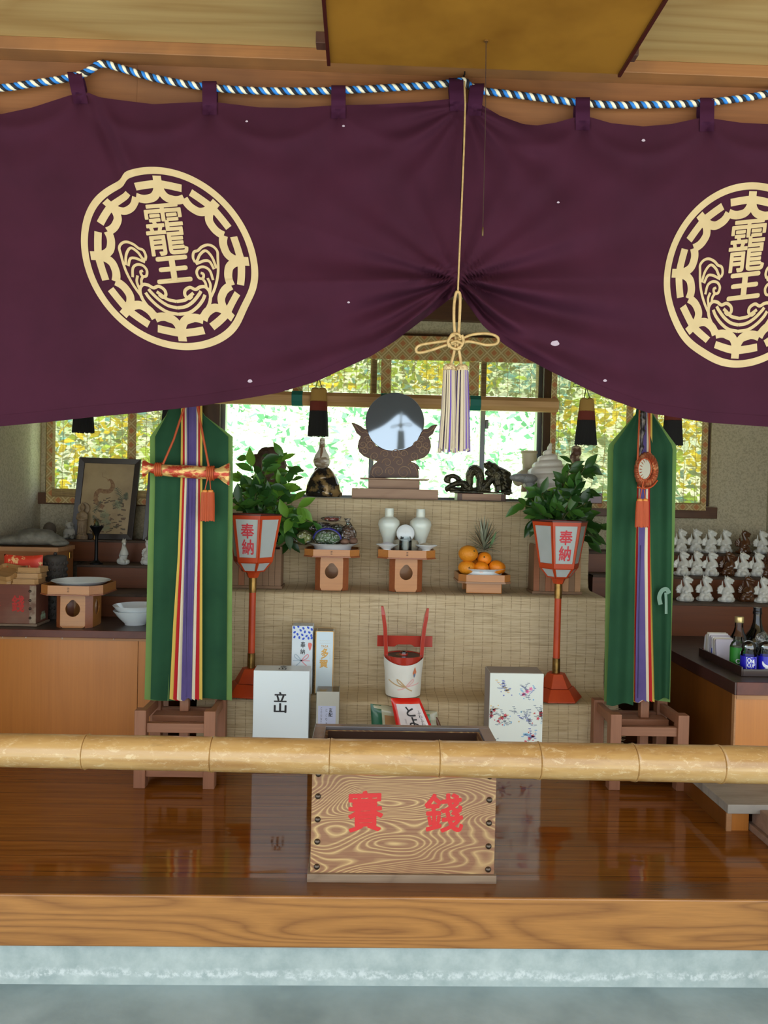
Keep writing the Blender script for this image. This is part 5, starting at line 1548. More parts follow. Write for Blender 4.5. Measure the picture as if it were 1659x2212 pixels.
def f(g):
    k = S(3.74)
    g.lathe([(10 * k, 0), (13 * k, 30 * k), (11 * k, 60 * k), (8 * k, 78 * k), (11 * k, 88 * k), (10 * k, 100 * k), (.001, 104 * k)], 16, V((W(1242, 1060, 3.74).x, 3.74, zst)))
    g.ball(W(1246, 978, 3.73), (11 * k, 8 * k, 9 * k), 10)
    g.ball(W(1237, 990, 3.72), (7 * k, 6 * k, 12 * k), 10)
sculpt('figure', mat('brown_carving', (88, 58, 42), .5, c2=(176, 160, 128), ns=20, lo=.5, hi=.6), t, .003, f, 1)
t = thing('brown_rock', 'brown viewing stone standing behind the evergreen in the window', 'rock', W(575, 1073, 3.72))
def f(g):
    k = S(3.72)
    for x, y, r in ((575, 985, 20), (588, 980, 16), (562, 1000, 18), (600, 1005, 20), (580, 1020, 26), (575, 1048, 30), (597, 1050, 24), (552, 990, 10)):
        g.ball(W(x, y, 3.72), (r * k, r * k * .8, r * k), 10)
    g.box(W(545, 0, 3.72).x, W(610, 0, 3.72).x, 3.68, 3.76, z3 + .001, z3 + .03)
sculpt('rock', mat('brown_stone', (86, 60, 40), .6, c2=(58, 40, 28), ns=24, bump=.7, bs=70), t, .004, f, 2)

# ---- footed offering trays
m_hinoki = wood('varnished_cypress', (180, 118, 58), (152, 92, 42), sc=(2, 6, 10), k=5, amt=.2, r=.32, fib=(3, 120, 120), coat=.25)
m_hinoki2 = wood('reddish_cypress', (148, 84, 48), (120, 62, 34), sc=(2, 6, 10), k=5, amt=.2, r=.3, fib=(3, 120, 120), coat=.25)
m_stitch = mat('cherry_bark_stitch', (52, 30, 24), .6)
def octo(w, d, c): return [(-w / 2 + c, -d / 2), (w / 2 - c, -d / 2), (w / 2, -d / 2 + c), (w / 2, d / 2 - c), (w / 2 - c, d / 2), (-w / 2 + c, d / 2), (-w / 2, d / 2 - c), (-w / 2, -d / 2 + c)]
def ring_wall(g, outer, inner, off=0):
    pass
def sanbo(label, c, w, rim_h, body_w, body_h, group='footed offering trays', light=None, hole=True, drop=.008):
    """octagonal tray on a pierced box foot; c: centre of the foot on the shelf"""
    wd = light or m_hinoki
    t = thing('offering_stand', label, 'stand', c, group=group)
    bw = body_w / 2
    ch = body_w * .16
    P = octo(body_w, body_w, ch)
    g = MB()
    R = .20 * body_w
    for i in range(8):
        (xa, ya), (xb, yb) = P[i], P[(i + 1) % 8]
        A0, B0 = V((xa, ya, 0)), V((xb, yb, 0))
        n_ = V((yb - ya, xa - xb, 0)).normalized()
        L = (B0 - A0).length
        th = n_ * -.006
        if i in (0, 2, 6) and hole:
            N = 40
            zc0 = body_h * .56
            outer, inner = [], []
            for q in range(N):
                a = 2 * PI * q / N + PI / 4
                dx, dz = math.cos(a), math.sin(a)
                s_ = 1 / max(abs(dx) / (L / 2), (abs(dz) / (body_h - zc0 if dz > 0 else zc0)))
                outer.append((dx * s_, zc0 + dz * s_))
                an = math.atan2(dz, dx)
                lob = 1.0
                bb = .72 * math.sin(an); dd = bb * bb - (.72 ** 2 - .52 ** 2)
                if dz > 0 and dd > 0: lob = max(1.0, bb + math.sqrt(dd))
                inner.append((dx * R * lob, zc0 + dz * R * lob * 1.05))
            U = (B0 - A0) / L
            M_ = (A0 + B0) / 2
            pf = lambda p, back: M_ + U * p[0] + V((0, 0, p[1])) + (th if back else V((0, 0, 0)))
            vs = [pf(p, 0) for p in outer] + [pf(p, 0) for p in inner] + [pf(p, 1) for p in inner] + [pf(p, 1) for p in outer]
            fs = []
            for q in range(N):
                r_ = (q + 1) % N
                fs += [(q, r_, N + r_, N + q), (N + q, N + r_, 2 * N + r_, 2 * N + q), (2 * N + q, 2 * N + r_, 3 * N + r_, 3 * N + q)]
            g.add(vs, fs)
        else:
            g.add([A0, B0, B0 + V((0, 0, body_h)), A0 + V((0, 0, body_h)), A0 + th, B0 + th, B0 + th + V((0, 0, body_h)), A0 + th + V((0, 0, body_h))], [(0, 1, 2, 3), (5, 4, 7, 6), (0, 3, 7, 4), (1, 5, 6, 2)], 1 if i % 2 else 0)
    g.build('pierced_foot', [wd, m_hinoki2 if light is None else light], t, local=True)
    q = octo(w, w, w * .17)
    qi = octo(w - .012, w - .012, w * .166)
    MB().slab(octo(w + .006, w + .006, w * .17), body_h + .0005, body_h + .006).build('tray_base', m_hinoki2, t, local=True, bev=.001)
    MB().slab(octo(w - .0125, w - .0125, w * .165), body_h + .0062, body_h + rim_h + .008 - drop).build('tray_floor', m_hinoki2, t, local=True)
    g = MB()
    n = 8
    zb_, zt_ = body_h + .0062, body_h + .008 + rim_h
    vs = [V((x, y, zb_)) for x, y in q] + [V((x, y, zt_)) for x, y in q] + [V((x, y, zt_)) for x, y in qi] + [V((x, y, zb_)) for x, y in qi]
    fs = []
    for i in range(n):
        j = (i + 1) % n
        fs += [(i, j, n + j, n + i), (n + i, n + j, 2 * n + j, 2 * n + i), (2 * n + i, 2 * n + j, 3 * n + j, 3 * n + i)]
    rim = g.add(vs, fs).build('tray_rim', wd, t, local=True)
    for i in range(3):
        MB().box(-.004, .004, -w / 2 - .0008, -w / 2 + .0005, body_h + .008 + rim_h * (.25 + .22 * i), body_h + .008 + rim_h * (.33 + .22 * i)).build('stitch', m_stitch, rim, local=True)
    return t, c[2] + body_h + rim_h + .008 - drop
def dish(name, label, cat, c, r, h, foot_r, mt_, group=None, foot_h=.006, thin=.003, tilt=None, n=40):
    t = thing(name, label, cat, c, group=group)
    pr = [(.0005, foot_h), (foot_r, foot_h * .9), (foot_r * .98, 0), (foot_r * 1.06, 0), (foot_r * 1.08, foot_h * .9), (r * .75, foot_h + h * .45), (r, foot_h + h), (r - thin * .6, foot_h + h + thin * .4), (r * .74, foot_h + h * .45 + thin), (foot_r, foot_h + thin), (.0005, foot_h + thin)]
    MB().lathe(pr, n, cap=False).build('dish', mt_, t, smooth=50, local=True)
    return t
m_porc = mat('white_porcelain', (222, 228, 230), .15, coat=.3)
m_celadon = mat('pale_celadon', (206, 214, 206), .16, c2=(214, 212, 194), ns=6, coat=.4)
YS = 3.385
def sx(px, Y): return XX(px, Y, 1250)
tA, zA = sanbo('footed cypress tray holding the plate of bagged vegetables', V((sx(716, YS - .07), YS, z2 + .003)), .236, .026, .144, .146)
tB, zB = sanbo('footed cypress tray holding the two white lidded jars', V((sx(877, YS - .07), YS, z2 + .003)), .246, .030, .142, .146)
# low tray for the fruit
cT = V((sx(1045, YS - .06), YS, z2 + .003))
t = thing('low_tray', 'low cypress tray on a plank foot under the oranges and pineapple', 'tray', cT)
for y_ in (-.075, .066): MB().box(-.078, .078, y_, y_ + .009, 0, .046).build('plank_foot', m_hinoki, t, local=True, bev=.004)
MB().slab(octo(.232, .22, .03), .0465, .054).build('tray_floor', mat('clear_lacquered_floor', (150, 112, 84), .3), t, local=True)
g = MB()
q, qi = octo(.225, .215, .03), octo(.213, .203, .029)
g.add([V((x, y, .0545)) for x, y in q] + [V((x, y, .084)) for x, y in q] + [V((x, y, .084)) for x, y in qi] + [V((x, y, .0545)) for x, y in qi], [f_ for i in range(8) for f_ in ((i, (i + 1) % 8, 8 + (i + 1) % 8, 8 + i), (8 + i, 8 + (i + 1) % 8, 16 + (i + 1) % 8, 16 + i), (16 + i, 16 + (i + 1) % 8, 24 + (i + 1) % 8, 24 + i))])
g.build('tray_rim', m_hinoki, t, local=True)
zT = cT.z + .0548
# plate and vegetables
film = clearglass('clear_plastic_film', (.96, .97, .98), .22, .06)
def film_mat():
    mt, nt, b = newmat('crinkled_film')
    out = nt.nodes['Material Output']; nt.nodes.remove(b)
    tr = node(nt, 'ShaderNodeBsdfTransparent'); tr.inputs[0].default_value = (.95, .96, .97, 1)
    gl = node(nt, 'ShaderNodeBsdfGlossy'); gl.inputs['Roughness'].default_value = .08
    vec = coords(nt, (1, 1, 1))
    bp = node(nt, 'ShaderNodeBump'); bp.inputs['Strength'].default_value = 1.0; bp.inputs['Distance'].default_value = .02
    nt.links.new(noisen(nt, vec, 38, 2, .5, 1.5), bp.inputs['Height'])
    nt.links.new(bp.outputs[0], gl.inputs['Normal'])
    lw = node(nt, 'ShaderNodeLayerWeight'); lw.inputs[0].default_value = .3
    nt.links.new(bp.outputs[0], lw.inputs['Normal'])
    mx = node(nt, 'ShaderNodeMixShader')
    nt.links.new(math_(nt, 'ADD', math_(nt, 'MULTIPLY', lw.outputs['Fresnel'], .9), .15), mx.inputs[0])
    nt.links.new(tr.outputs[0], mx.inputs[1]); nt.links.new(gl.outputs[0], mx.inputs[2]); nt.links.new(mx.outputs[0], out.inputs[0])
    return mt
m_film = film_mat()
kS = S(YS)
pA = V((tA.location.x, YS, zA + .001))
dish('plate', 'white oval plate heaped with bagged vegetables on the footed tray', 'plate', pA, .114, .022, .075, m_porc)
zV = pA.z + .0125
def blobfilm(t, c, r, seed, name='plastic_wrap', spikes=()):
    rnd = random.Random(seed)
    g = MB().ball((0, 0, 0), 1.0, 26)
    off = V((rnd.uniform(0, 50), rnd.uniform(0, 50), 0))
    vs = []
    for p in g.v:
        n_ = noise.noise(p * 2.2 + off) * .10 + noise.noise(p * 5 + off) * .06
        q = p * (1 + n_)
        for d, amt in spikes:
            al = max(0, p.normalized().dot(V(d).normalized()))
            q = q + V(d).normalized() * (amt * al ** 14)
        vs.append(V((q.x * r[0], q.y * r[1], q.z * r[2])) + V(c))
    g.v = vs
    return g.build(name, m_film, t, smooth=25)
def veg(label, name, px, py, r, mt_, wrap_seed, spikes=(), dy=0.0, extra=None, cat='vegetable', group=None):
    c = W(px, py, YS + dy)
    t = thing(name, label, cat, V((c.x, c.y, c.z - r[2])), group=group)
    MB().ball(c, r, 24).build('flesh', mt_, t, smooth=80)
    if wrap_seed: blobfilm(t, c, (r[0] * 1.10 + .003, r[1] * 1.08, r[2] * 1.08 + .003), wrap_seed, spikes=spikes)
    if extra: extra(t, c)
    return t
m_vgreen = mat('pale_green_rind', (142, 170, 128), .4, c2=(112, 148, 104), ns=14)
m_vyel = mat('yellow_green_rind', (192, 198, 120), .4, c2=(170, 180, 100), ns=10)
m_vdark = mat('dark_aubergine', (42, 34, 58), .2, coat=.5)
m_vbrown = mat('brown_root', (128, 96, 78), .7, c2=(100, 72, 58), ns=24)
m_vred = mat('tomato_red', (176, 60, 40), .35)
def band(t, c):
    g = MB()
    pts = [c + V((math.cos(a) * .0585, -math.sin(a) * .012 - .045, math.sin(a) * .045 - .004)) for a in [PI * i / 20 for i in range(21)]]
    g.tube(pts, .0045, 6, flat=.5)
    g.build('blue_tape', mat('navy_tape', (38, 36, 120), .4), t, smooth=60)
veg('film-wrapped yellow-green melon at the plate edge near the evergreen', 'wrapped_melon', 657, 1161, (.037, .034, .028), m_vyel, 3, (((-1.3, -.2, -.8), .35),), -.02)
veg('pale green cabbage in clear film under a navy tape band', 'wrapped_cabbage', 708, 1161, (.058, .045, .034), m_vgreen, 4, (), -.045, band)
veg('shiny dark aubergines in film heaped behind the cabbage', 'wrapped_aubergine', 698, 1140, (.046, .034, .020), m_vdark, 6, (((-1, -.3, -.2), .25),), .0)
veg('dark green pepper under film beside the tied root bag', 'wrapped_pepper', 728, 1142, (.030, .030, .018), mat('deep_green_skin', (44, 66, 44), .25, coat=.4), 7, (), .0)
veg('red tomatoes in a clear bag topping the vegetable heap', 'wrapped_tomato', 716, 1121, (.034, .028, .009), m_vred, 8, (((1, 0, .9), .5), ((-1, 0, .2), .2)), .0)
def tie(t, c):
    g = MB().lathe([(.004, 0), (.0045, .006), (.012, .020), (.0155, .028), (.006, .027)], 12, c + V((-.004, 0, .042)))
    g.build('bag_neck', m_film, t, smooth=30)
    MB().lathe([(.005, -.002), (.0055, 0), (.005, .003)], 10, c + V((-.004, 0, .044))).build('green_tie', mat('green_tie_wire', (70, 140, 90), .5), t)
tb = veg('tied clear bag of brown roots standing at the plate edge', 'bag_of_roots', 752, 1154, (.030, .030, .034), m_vbrown, 9, (((0, 0, 1), .45),), -.02, tie)
MB().ball(W(762, 1168, YS - .03), (.022, .02, .016), 14).build('root', m_vbrown, tb, smooth=80)
MB().ball(W(744, 1170, YS - .045), (.022, .02, .014), 14).build('root', m_vbrown, tb, smooth=80)

# jars, dishes and water glass
zj = zB + .0005
def jar(label, px):
    k = S(3.43)
    c = V((XX(px, 3.43, 1150), 3.43, zj))
    t = thing('lidded_jar', label, 'jar', c, group='white lidded jars')
    MB().lathe([(.001, 0), (15 * k, 0), (15.5 * k, 3 * k), (12 * k, 14 * k), (14 * k, 24 * k), (21 * k, 42 * k), (24 * k, 54 * k), (22.5 * k, 62 * k), (16 * k, 68 * k), (10.5 * k, 70 * k), (9.5 * k, 72 * k), (9.5 * k, 74 * k)], 40).build('jar_body', m_celadon, t, smooth=60, local=True)
    MB().lathe([(9.8 * k, 73.5 * k), (10 * k, 74 * k), (9.6 * k, 87 * k), (9.2 * k, 88.5 * k), (.001, 89 * k)], 28).build('lid', m_celadon, t, smooth=40, local=True)
jar('white lidded jar over the dish of salt', 840)
jar('white lidded jar over the dish of rice', 908)
Yf_ = 3.30
for px, lab, cl, mtc, cn in ((836, 'small footed white dish heaped with salt', 'salt', mat('salt', (226, 228, 236), .8, bump=.6, bs=300), 'salt_heap'), (921, 'small footed white dish heaped with rice', 'rice', mat('rice_grains', (206, 194, 168), .8, bump=.9, bs=400), 'rice_heap')):
    k = S(Yf_)
    c = V((XX(px, Yf_, 1180), Yf_, zj))
    t = thing('footed_dish', lab, 'dish', c, group='footed offering dishes')
    MB().lathe([(.001, 2 * k), (8 * k, 2 * k), (9.5 * k, 0), (10.5 * k, 0), (8.6 * k, 5 * k), (13 * k, 8 * k), (24 * k, 14.5 * k), (23.6 * k, 15.5 * k), (13 * k, 10 * k), (.001, 9 * k)], 36, cap=False).build('dish', m_porc, t, smooth=50, local=True)
    MB().lathe([(19 * k, 13 * k), (14 * k, 16 * k), (7 * k, 19 * k), (.001, 20.5 * k)], 24, cap=False).build(cn, mtc, t, smooth=60, local=True)
k = S(3.30)
c = V((XX(876, 3.30, 1178), 3.30, zj))
t = thing('water_glass', 'faceted clear glass of water at the middle of the jar tray', 'glass', c)
MB().lathe([(.001, 0), (13 * k, 0), (13.5 * k, 2 * k), (13.5 * k, 26 * k), (11 * k, 31 * k), (11 * k, 33 * k)], 10, cap=False).build('glass_wall', clearglass('faceted_glass', (.88, .92, .92), .3), t, smooth=20, local=True)
MB().lathe([(.001, 1 * k), (12.3 * k, 1 * k), (12.5 * k, 24 * k), (.001, 24.2 * k)], 20, cap=False).build('water', clearglass('pale_water', (.80, .86, .86), .35), t, smooth=40, local=True)
c = W(876, 1152, 3.385)
t = thing('upright_saucer', 'white saucer standing on edge between the two lidded jars', 'saucer', V((c.x, c.y, c.z - 20 * S(3.385))))
MB().lathe([(.001, 0), (10 * k, .001), (19.5 * k, -.004), (20 * k, -.0025), (19 * k, .001), (10 * k, .005), (.001, .006)], 36, c, T=Matrix.Rotation(math.radians(80), 4, 'X'), cap=False).build('saucer', m_porc, t, smooth=50)
MB().box(c.x - .01, c.x + .01, c.y - .002, c.y + .02, zj, c.z - 18.5 * k).build('rest', m_porc, t)
for px, lab in ((861, 'small round cream pot behind the water glass beneath the salt-side jar'), (893, 'small round cream pot behind the water glass beneath the rice-side jar')):
    c = V((XX(px, 3.345, 1178), 3.345, zj))
    o = MB().lathe([(.001, 0), (8 * k, 0), (12 * k, 8 * k), (12.5 * k, 15 * k), (9 * k, 23 * k), (.001, 25 * k)], 24, c).build('round_pot', mat('cream_stoneware', (178, 172, 152), .5, c2=(150, 142, 122), ns=40), smooth=60)
    tag(o, lab, 'pot')

# fruit
pT = V((cT.x, YS, zT + .023))
dish('plate', 'white shallow plate piled with oranges on the low tray', 'plate', pT, .106, .022, .082, m_porc)
m_or = mat('orange_peel', (232, 134, 22), .42, bump=.35, bs=220)
m_man = mat('mandarin_peel', (222, 140, 30), .5, c2=(206, 130, 26), ns=6, bump=.5, bs=160)
def orange(px, py, r, mt_, label, dy, sq=1.0, cal=None):
    c = W(px, py, YS + dy)
    R = r * S(YS + dy)
    t = thing('orange', label, 'orange', c - V((0, 0, R * sq)), group='oranges on the fruit plate')
    MB().ball(c, (R, R, R * sq), 24).build('peel', mt_, t, smooth=90)
    if cal:
        d = V(cal).normalized()
        p = c + V((d.x * R, d.y * R, d.z * R * sq))
        MB().ball(p, (.0035, .0035, .0035), 8).build('stem_scar', mat('stem_brown', (70, 66, 30), .7), t, smooth=60)
orange(1011.5, 1196, 21.5, m_man, 'large mandarin on top of the fruit pile', -.035, .84, (.6, -1, .5))
orange(1009, 1226, 19.5, m_man, 'mottled mandarin in the bottom row of the plate', -.035, .82, (.1, -1, .1))
orange(1046.5, 1207, 15.5, m_or, 'orange resting on the others below the pineapple', -.02, .97, (-.2, -1, .35))
orange(1040, 1228, 16.5, m_or, 'orange at the front centre of the plate', -.05, .95)
orange(1072, 1226, 17, m_or, 'orange at the outer end of the bottom row', -.04, .95)
orange(1078, 1227, 14.5, m_or, 'orange half hidden behind the end orange', .0, .95)
orange(1030, 1222, 16, m_or, 'orange buried at the back of the pile', .03, .95)
c = W(1043, 1215, YS + .03)
t = thing('pineapple', 'pineapple with grey-green crown standing behind the oranges', 'pineapple', V((c.x, c.y, pT.z + .012)))
m_pine = mat('pineapple_skin', (126, 88, 48), .7, c2=(86, 62, 38), ns=40, bump=.8, bs=60)
MB().lathe([(.001, 0), (.026, .003), (.034, .025), (.034, .055), (.024, .078), (.01, .084)], 24, V((c.x, c.y, pT.z + .012))).build('fruit_body', m_pine, t, smooth=60)
m_pl = [mat('grey_green_blade', (128, 134, 112), .5), mat('dry_blade', (122, 106, 80), .7), mat('pale_blade', (164, 168, 146), .5), mat('green_blade', (70, 106, 54), .5)]
rnd = random.Random(21)
g = MB()
ct = W(1045, 1190, YS + .03)
for i in range(52):
    q = i / 52
    a = i * 2.4
    el = .15 + q * 1.35
    L = (34 + 40 * q * rnd.uniform(.75, 1.0)) * S(YS)
    d = V((math.cos(a) * math.cos(el), math.sin(a) * math.cos(el) * .8, math.sin(el)))
    leaf(g, ct + V((0, 0, q * 12 * S(YS))), d, V((-d.x, -d.y, .9)), L, .011 * (1.2 - .4 * q), rnd.choice((0, 0, 1, 2)) if i != 9 else 3, rnd.uniform(.0, .45) * (1 - q))
leaf(g, W(1057, 1185, YS), V((.35, -.2, 1)), V((0, -1, .3)), 42 * S(YS), .012, 3, .1)
g.build('crown_blades', m_pl, t, smooth=180)

# ---- gift boxes, keg and bags at the altar foot
m_bwhite = mat('white_gift_box', (214, 224, 228), .35, coat=.15)
m_bside = mat('white_box_side', (190, 198, 202), .45)
def carton(name, label, Y, pxl, pxr, py_top, depth, zbase, mt_, mt_top=None, bev=.002, rz=0, cat='box', group=None):
    a, b_ = W(pxl, py_top, Y), W(pxr, py_top, Y)
    t = thing(name, label, cat, ((a.x + b_.x) / 2, Y + depth / 2, zbase), rz, group=group)
    w, h = b_.x - a.x, (a.z + b_.z) / 2 - zbase
    MB().box(-w / 2, w / 2, -depth / 2, depth / 2, 0, h).build('carton', mt_, t, local=True, bev=bev)
    return [o for o in bpy.data.objects if o.parent is t][-1], w, h, depth
def on_face(w, d, h):
    """(u, v) in [0,1]^2 of the front face of a carton in its own space"""
    return lambda u, v: V((-w / 2 + w * u, -d / 2 - .0006, h * v))
t, w, h, d = carton('gift_box', 'large white gift box with two black brush characters', 2.945, 548, 669, 1449, .094, ZP + .001, m_bwhite)
F = on_face(w, d, h)
g = MB()
write(g, '立', lambda u, v: F(.37 + .23 * u, .695 + .098 * v), .035)
write(g, '山', lambda u, v: F(.37 + .23 * u, .590 + .095 * v), .035)
g.build('black_characters', m_ink, t, local=True)
g = MB()
for ch, (va, vb) in (('立', (.55, .85)), ('山', (.2, .5))):
    write(g, ch, lambda u, v, va=va, vb=vb: V((-w * .07 + w * .14 * u, -d / 2 + d * (va + (vb - va) * v), h + .0006)), .03, n=(0, 0, 1))
g.build('black_characters', m_ink, t, local=True)
T1 = z1 + .007
t, w, h, d = carton('gift_box', 'slim wrapped box with blue droplets and a ribbon print behind the big white box', 3.125, 631, 676, 1352, .078, T1, mat('white_wrap_paper', (216, 226, 232), .5, c2=(206, 216, 224), ns=4))
F = on_face(w, d, h)
m_blue = mat('blue_droplet_print', (50, 84, 196), .5); m_gray = mat('grey_print', (150, 156, 166), .5)
rnd = random.Random(5)
g = MB()
for (u, v) in ((.1, .96), (.3, .985), (.55, .95), (.78, .965), (.95, .93), (.42, .91), (.12, .87), (.62, .88), (.84, .87), (.27, .83), (.5, .82), (.7, .8), (.93, .81), (.12, .775), (.36, .765), (.8, .755), (.55, .745), (.95, .76)):
    a0 = rnd.uniform(-.9, .9)
    v = 1 - (1 - v) * .74
    pts = []
    for q in range(12):
        a = 2 * PI * q / 12
        r = .0052 * (1 + .35 * max(0, math.sin(a)) ** 3)
        x, y = math.cos(a) * r * .8, math.sin(a) * r
        pts.append(F(u, v) + V((x * math.cos(a0) - y * math.sin(a0), -.0001, x * math.sin(a0) + y * math.cos(a0))))
    pts = [V((max(-w / 2, min(w / 2, p.x)), p.y, min(h, p.z))) for p in pts]
    g.add(pts, [list(range(12))])
g.build('blue_droplets', m_blue, t, local=True)
g = MB()
for i in range(16):
    u, v = rnd.random() * .9, rnd.random() * .85
    g.add([V((-w / 2 + w * u + x, -d / 2 + d * v + y, h + .0006)) for x, y in ((0, 0), (.006, .002), (.012, 0), (.006, -.002))], [(0, 1, 2, 3)])
g.build('droplet_print', m_gray, t, local=True)
g = MB()
write(g, '奉', lambda u, v: F(.42 + .24 * u, .675 + .095 * v), .01)
write(g, '納', lambda u, v: F(.42 + .22 * u, .585 + .08 * v), .01)
g.build('ink_characters', m_ink, t, local=True)
m_pinkp = mat('pink_ribbon_print', (222, 150, 158), .6); m_greyr = mat('silver_ribbon_print', (170, 190, 202), .6)
def bow(t, F, cu, cv, su, sv, ma, mb_, wd):
    for sgn, mt_ in ((-1, ma), (1, mb_)):
        g = MB()
        lp = smooth_path([V((0, 0)), V((.45 * sgn, .5)), V((.85 * sgn, .78)), V((.98 * sgn, .55)), V((.7 * sgn, .25)), V((0, 0))], 6)
        g.ribbon([V((p.x * su * w, p.y * sv * h)) for p in lp], wd, lambda x, y: F(cu + x / w, cv + y / h))
        g.ribbon([V((0, 0)), V((sgn * su * w * 1.2, .0))], wd * .8, lambda x, y: F(cu + x / w, cv + y / h))
        g.ribbon([V((p.x * su * w, p.y * sv * h)) for p in smooth_path([V((0, 0)), V((.4 * sgn, -.35)), V((.75 * sgn, -.6))], 5)], wd, lambda x, y: F(cu + x / w, cv + y / h))
        g.build('ribbon_print', mt_, t, local=True)
bow(t, F, .48, .49, .34, .12, m_greyr, m_pinkp, .0035)
g = MB().add([F(u, v) for u, v in ((.80, .755), (.93, .755), (.98, .73), (.93, .67), (.88, .635), (.82, .67), (.78, .72))], [list(range(7))])
g.build('red_noshi_print', mat('coral_print', (222, 120, 110), .6), t, local=True)
# gold-edged bottle carton
t, w, h, d = carton('gift_box', 'slim pale carton with gold edges and gold characters', 3.14, 683, 721, 1364, .076, T1, mat('pale_blue_white_card', (204, 220, 228), .4, coat=.2))
F = on_face(w, d, h)
m_goldp = mat('gold_foil_print', (206, 158, 84), .35, .4)
g = MB()
for x in (-w / 2, w / 2): g.box(x - .0016, x + .0016, -d / 2 - .0012, -d / 2 + .002, 0, h + .001)
g.box(-w / 2, w / 2, -d / 2 - .0012, -d / 2 + .002, h - .001, h + .0015)
g.box(-w / 2, w / 2, d / 2 - .002, d / 2 + .0005, h - .001, h + .0015)
g.build('gold_edge', m_goldp, t, local=True)
MB().box(-w / 2 + .004, w / 2 - .004, -d / 2 + .006, d / 2 - .006, h, h + .0008).build('grey_lid_panel', mat('grey_card', (150, 142, 130), .5), t, local=True)
g = MB()
write(g, '多', lambda u, v: F(.30 + .42 * u, .555 + .165 * v + .02 * u), .03)
write(g, '賀', lambda u, v: F(.22 + .48 * u, .415 + .135 * v), .03)
g.build('gold_characters', m_goldp, t, local=True)
g = MB()
wd_ = 'TAGA'
for i, ch in enumerate(wd_): write(g, ch, lambda u, v, i=i: F(.30 + .105 * i + .085 * u, .742 + .038 * v), .03)
g.build('gold_word', m_goldp, t, local=True)
g = MB()
for vv in (.805, .845): g.ribbon(smooth_path([V((.2 + .06 * i, vv + .008 * (i % 2))) for i in range(11)], 3), .004, lambda x, y: F(x, y))
g.add([F(.22, .728), F(.8, .728), F(.8, .731), F(.22, .731)], [(0, 1, 2, 3)])
for i in range(6): write(g, 'むすびの水'[i % 5], lambda u, v, i=i: F(.78 + .06 * u, .70 - .035 * i + .025 * v), .0) if i < 5 else None
g.build('small_print', mat('pale_gold_print', (206, 192, 166), .5), t, local=True)
# beige carton with white label
t, w, h, d = carton('gift_box', 'beige film-wrapped carton with a white paper label behind the offering box', 2.93, 684, 733, 1494, .085, ZP + .001, mat('beige_card', (208, 202, 186), .5))
F = on_face(w, d, h)
MB().add([F(.08, .42), F(.86, .42), F(.86, .83), F(.08, .83)], [(0, 1, 2, 3)]).build('paper_label', mat('lilac_white_label', (208, 210, 232), .5), t, local=True)
g = MB()
f2 = lambda u, v: F(u, v + .18) + V((0, -.0004, 0))
write(g, '玄', lambda u, v: f2(.56 + .15 * u, .575 + .05 * v), .02)
write(g, '配', lambda u, v: f2(.55 + .17 * u, .52 + .05 * v), .02)
for i in range(5): write(g, 'にごり酒元'[i], lambda u, v, i=i: f2(.42 + .07 * u, .58 - .055 * i + .035 * v), .0)
for i in range(9): write(g, 'COUNTRYSA'[i], lambda u, v, i=i: f2(.20 + .05 * u, .60 - .04 * i + .03 * v), .0)
g.build('ink_characters', m_ink, t, local=True)
MB().box(-w / 2 - .001, w / 2 + .001, -d / 2 - .001, d / 2 + .001, 0, h + .001).build('film_wrap', film, t, local=True)
# flower-papered box
m_flw = mat('ivory_flower_paper', (222, 228, 220), .45, coat=.1)
t, w, h, d = carton('gift_box', 'tall box wrapped in ivory paper with scattered flower sprays', 2.935, 1059, 1175, 1455, .115, ZP + .001, m_flw)
F = on_face(w, d, h)
rnd = random.Random(14)
cols = {'pink': mat('pink_petal_print', (232, 120, 168), .5), 'red': mat('rose_print', (206, 84, 96), .5), 'blue': mat('blue_stem_print', (110, 118, 190), .5), 'green': mat('grey_leaf_print', (140, 150, 160), .5), 'gold': mat('yellow_bud_print', (226, 190, 120), .5), 'sky': mat('sky_petal_print', (120, 180, 220), .5)}
kcol = {k_: i for i, k_ in enumerate(cols)}
flw = MB()
def blot(kc, u, v, r, lobes=5, a0=0):
    pts = [F(u, v) + V((math.cos(a) * r * (.75 + .25 * math.cos(lobes * a)), -.0002, math.sin(a) * r * (.75 + .25 * math.cos(lobes * a)))) for a in [2 * PI * q / 25 + a0 for q in range(25)]]
    pts = [V((max(-w / 2, min(w / 2, p.x)), p.y, max(0, min(h, p.z)))) for p in pts]
    flw.add(pts, [list(range(25))], kcol[kc])
def sprig(kc, u, v, ang, L, bend, wd=.0014, leaves=None):
    pl_ = []
    for i in range(7):
        q = i / 6
        a = ang + bend * q
        pl_.append(V((u + math.cos(a) * L * q / w, v + math.sin(a) * L * q / h)))
    pl_ = [V((max(.01, min(.99, p.x)), max(.01, min(.99, p.y)))) for p in pl_]
    flw.ribbon([V((p.x * w, p.y * h)) for p in pl_], [wd * (1.2 - .1 * i) for i in range(7)], lambda x, y: F(x / w, y / h), kcol[kc])
    if leaves:
        for i in (2, 4, 6):
            for s_ in (-1, 1):
                lx, ly = pl_[i].x + s_ * .012, pl_[i].y + .008
                if .02 < lx < .98 and .02 < ly < .98: blot(leaves, lx, ly, .0026, 2, ang)
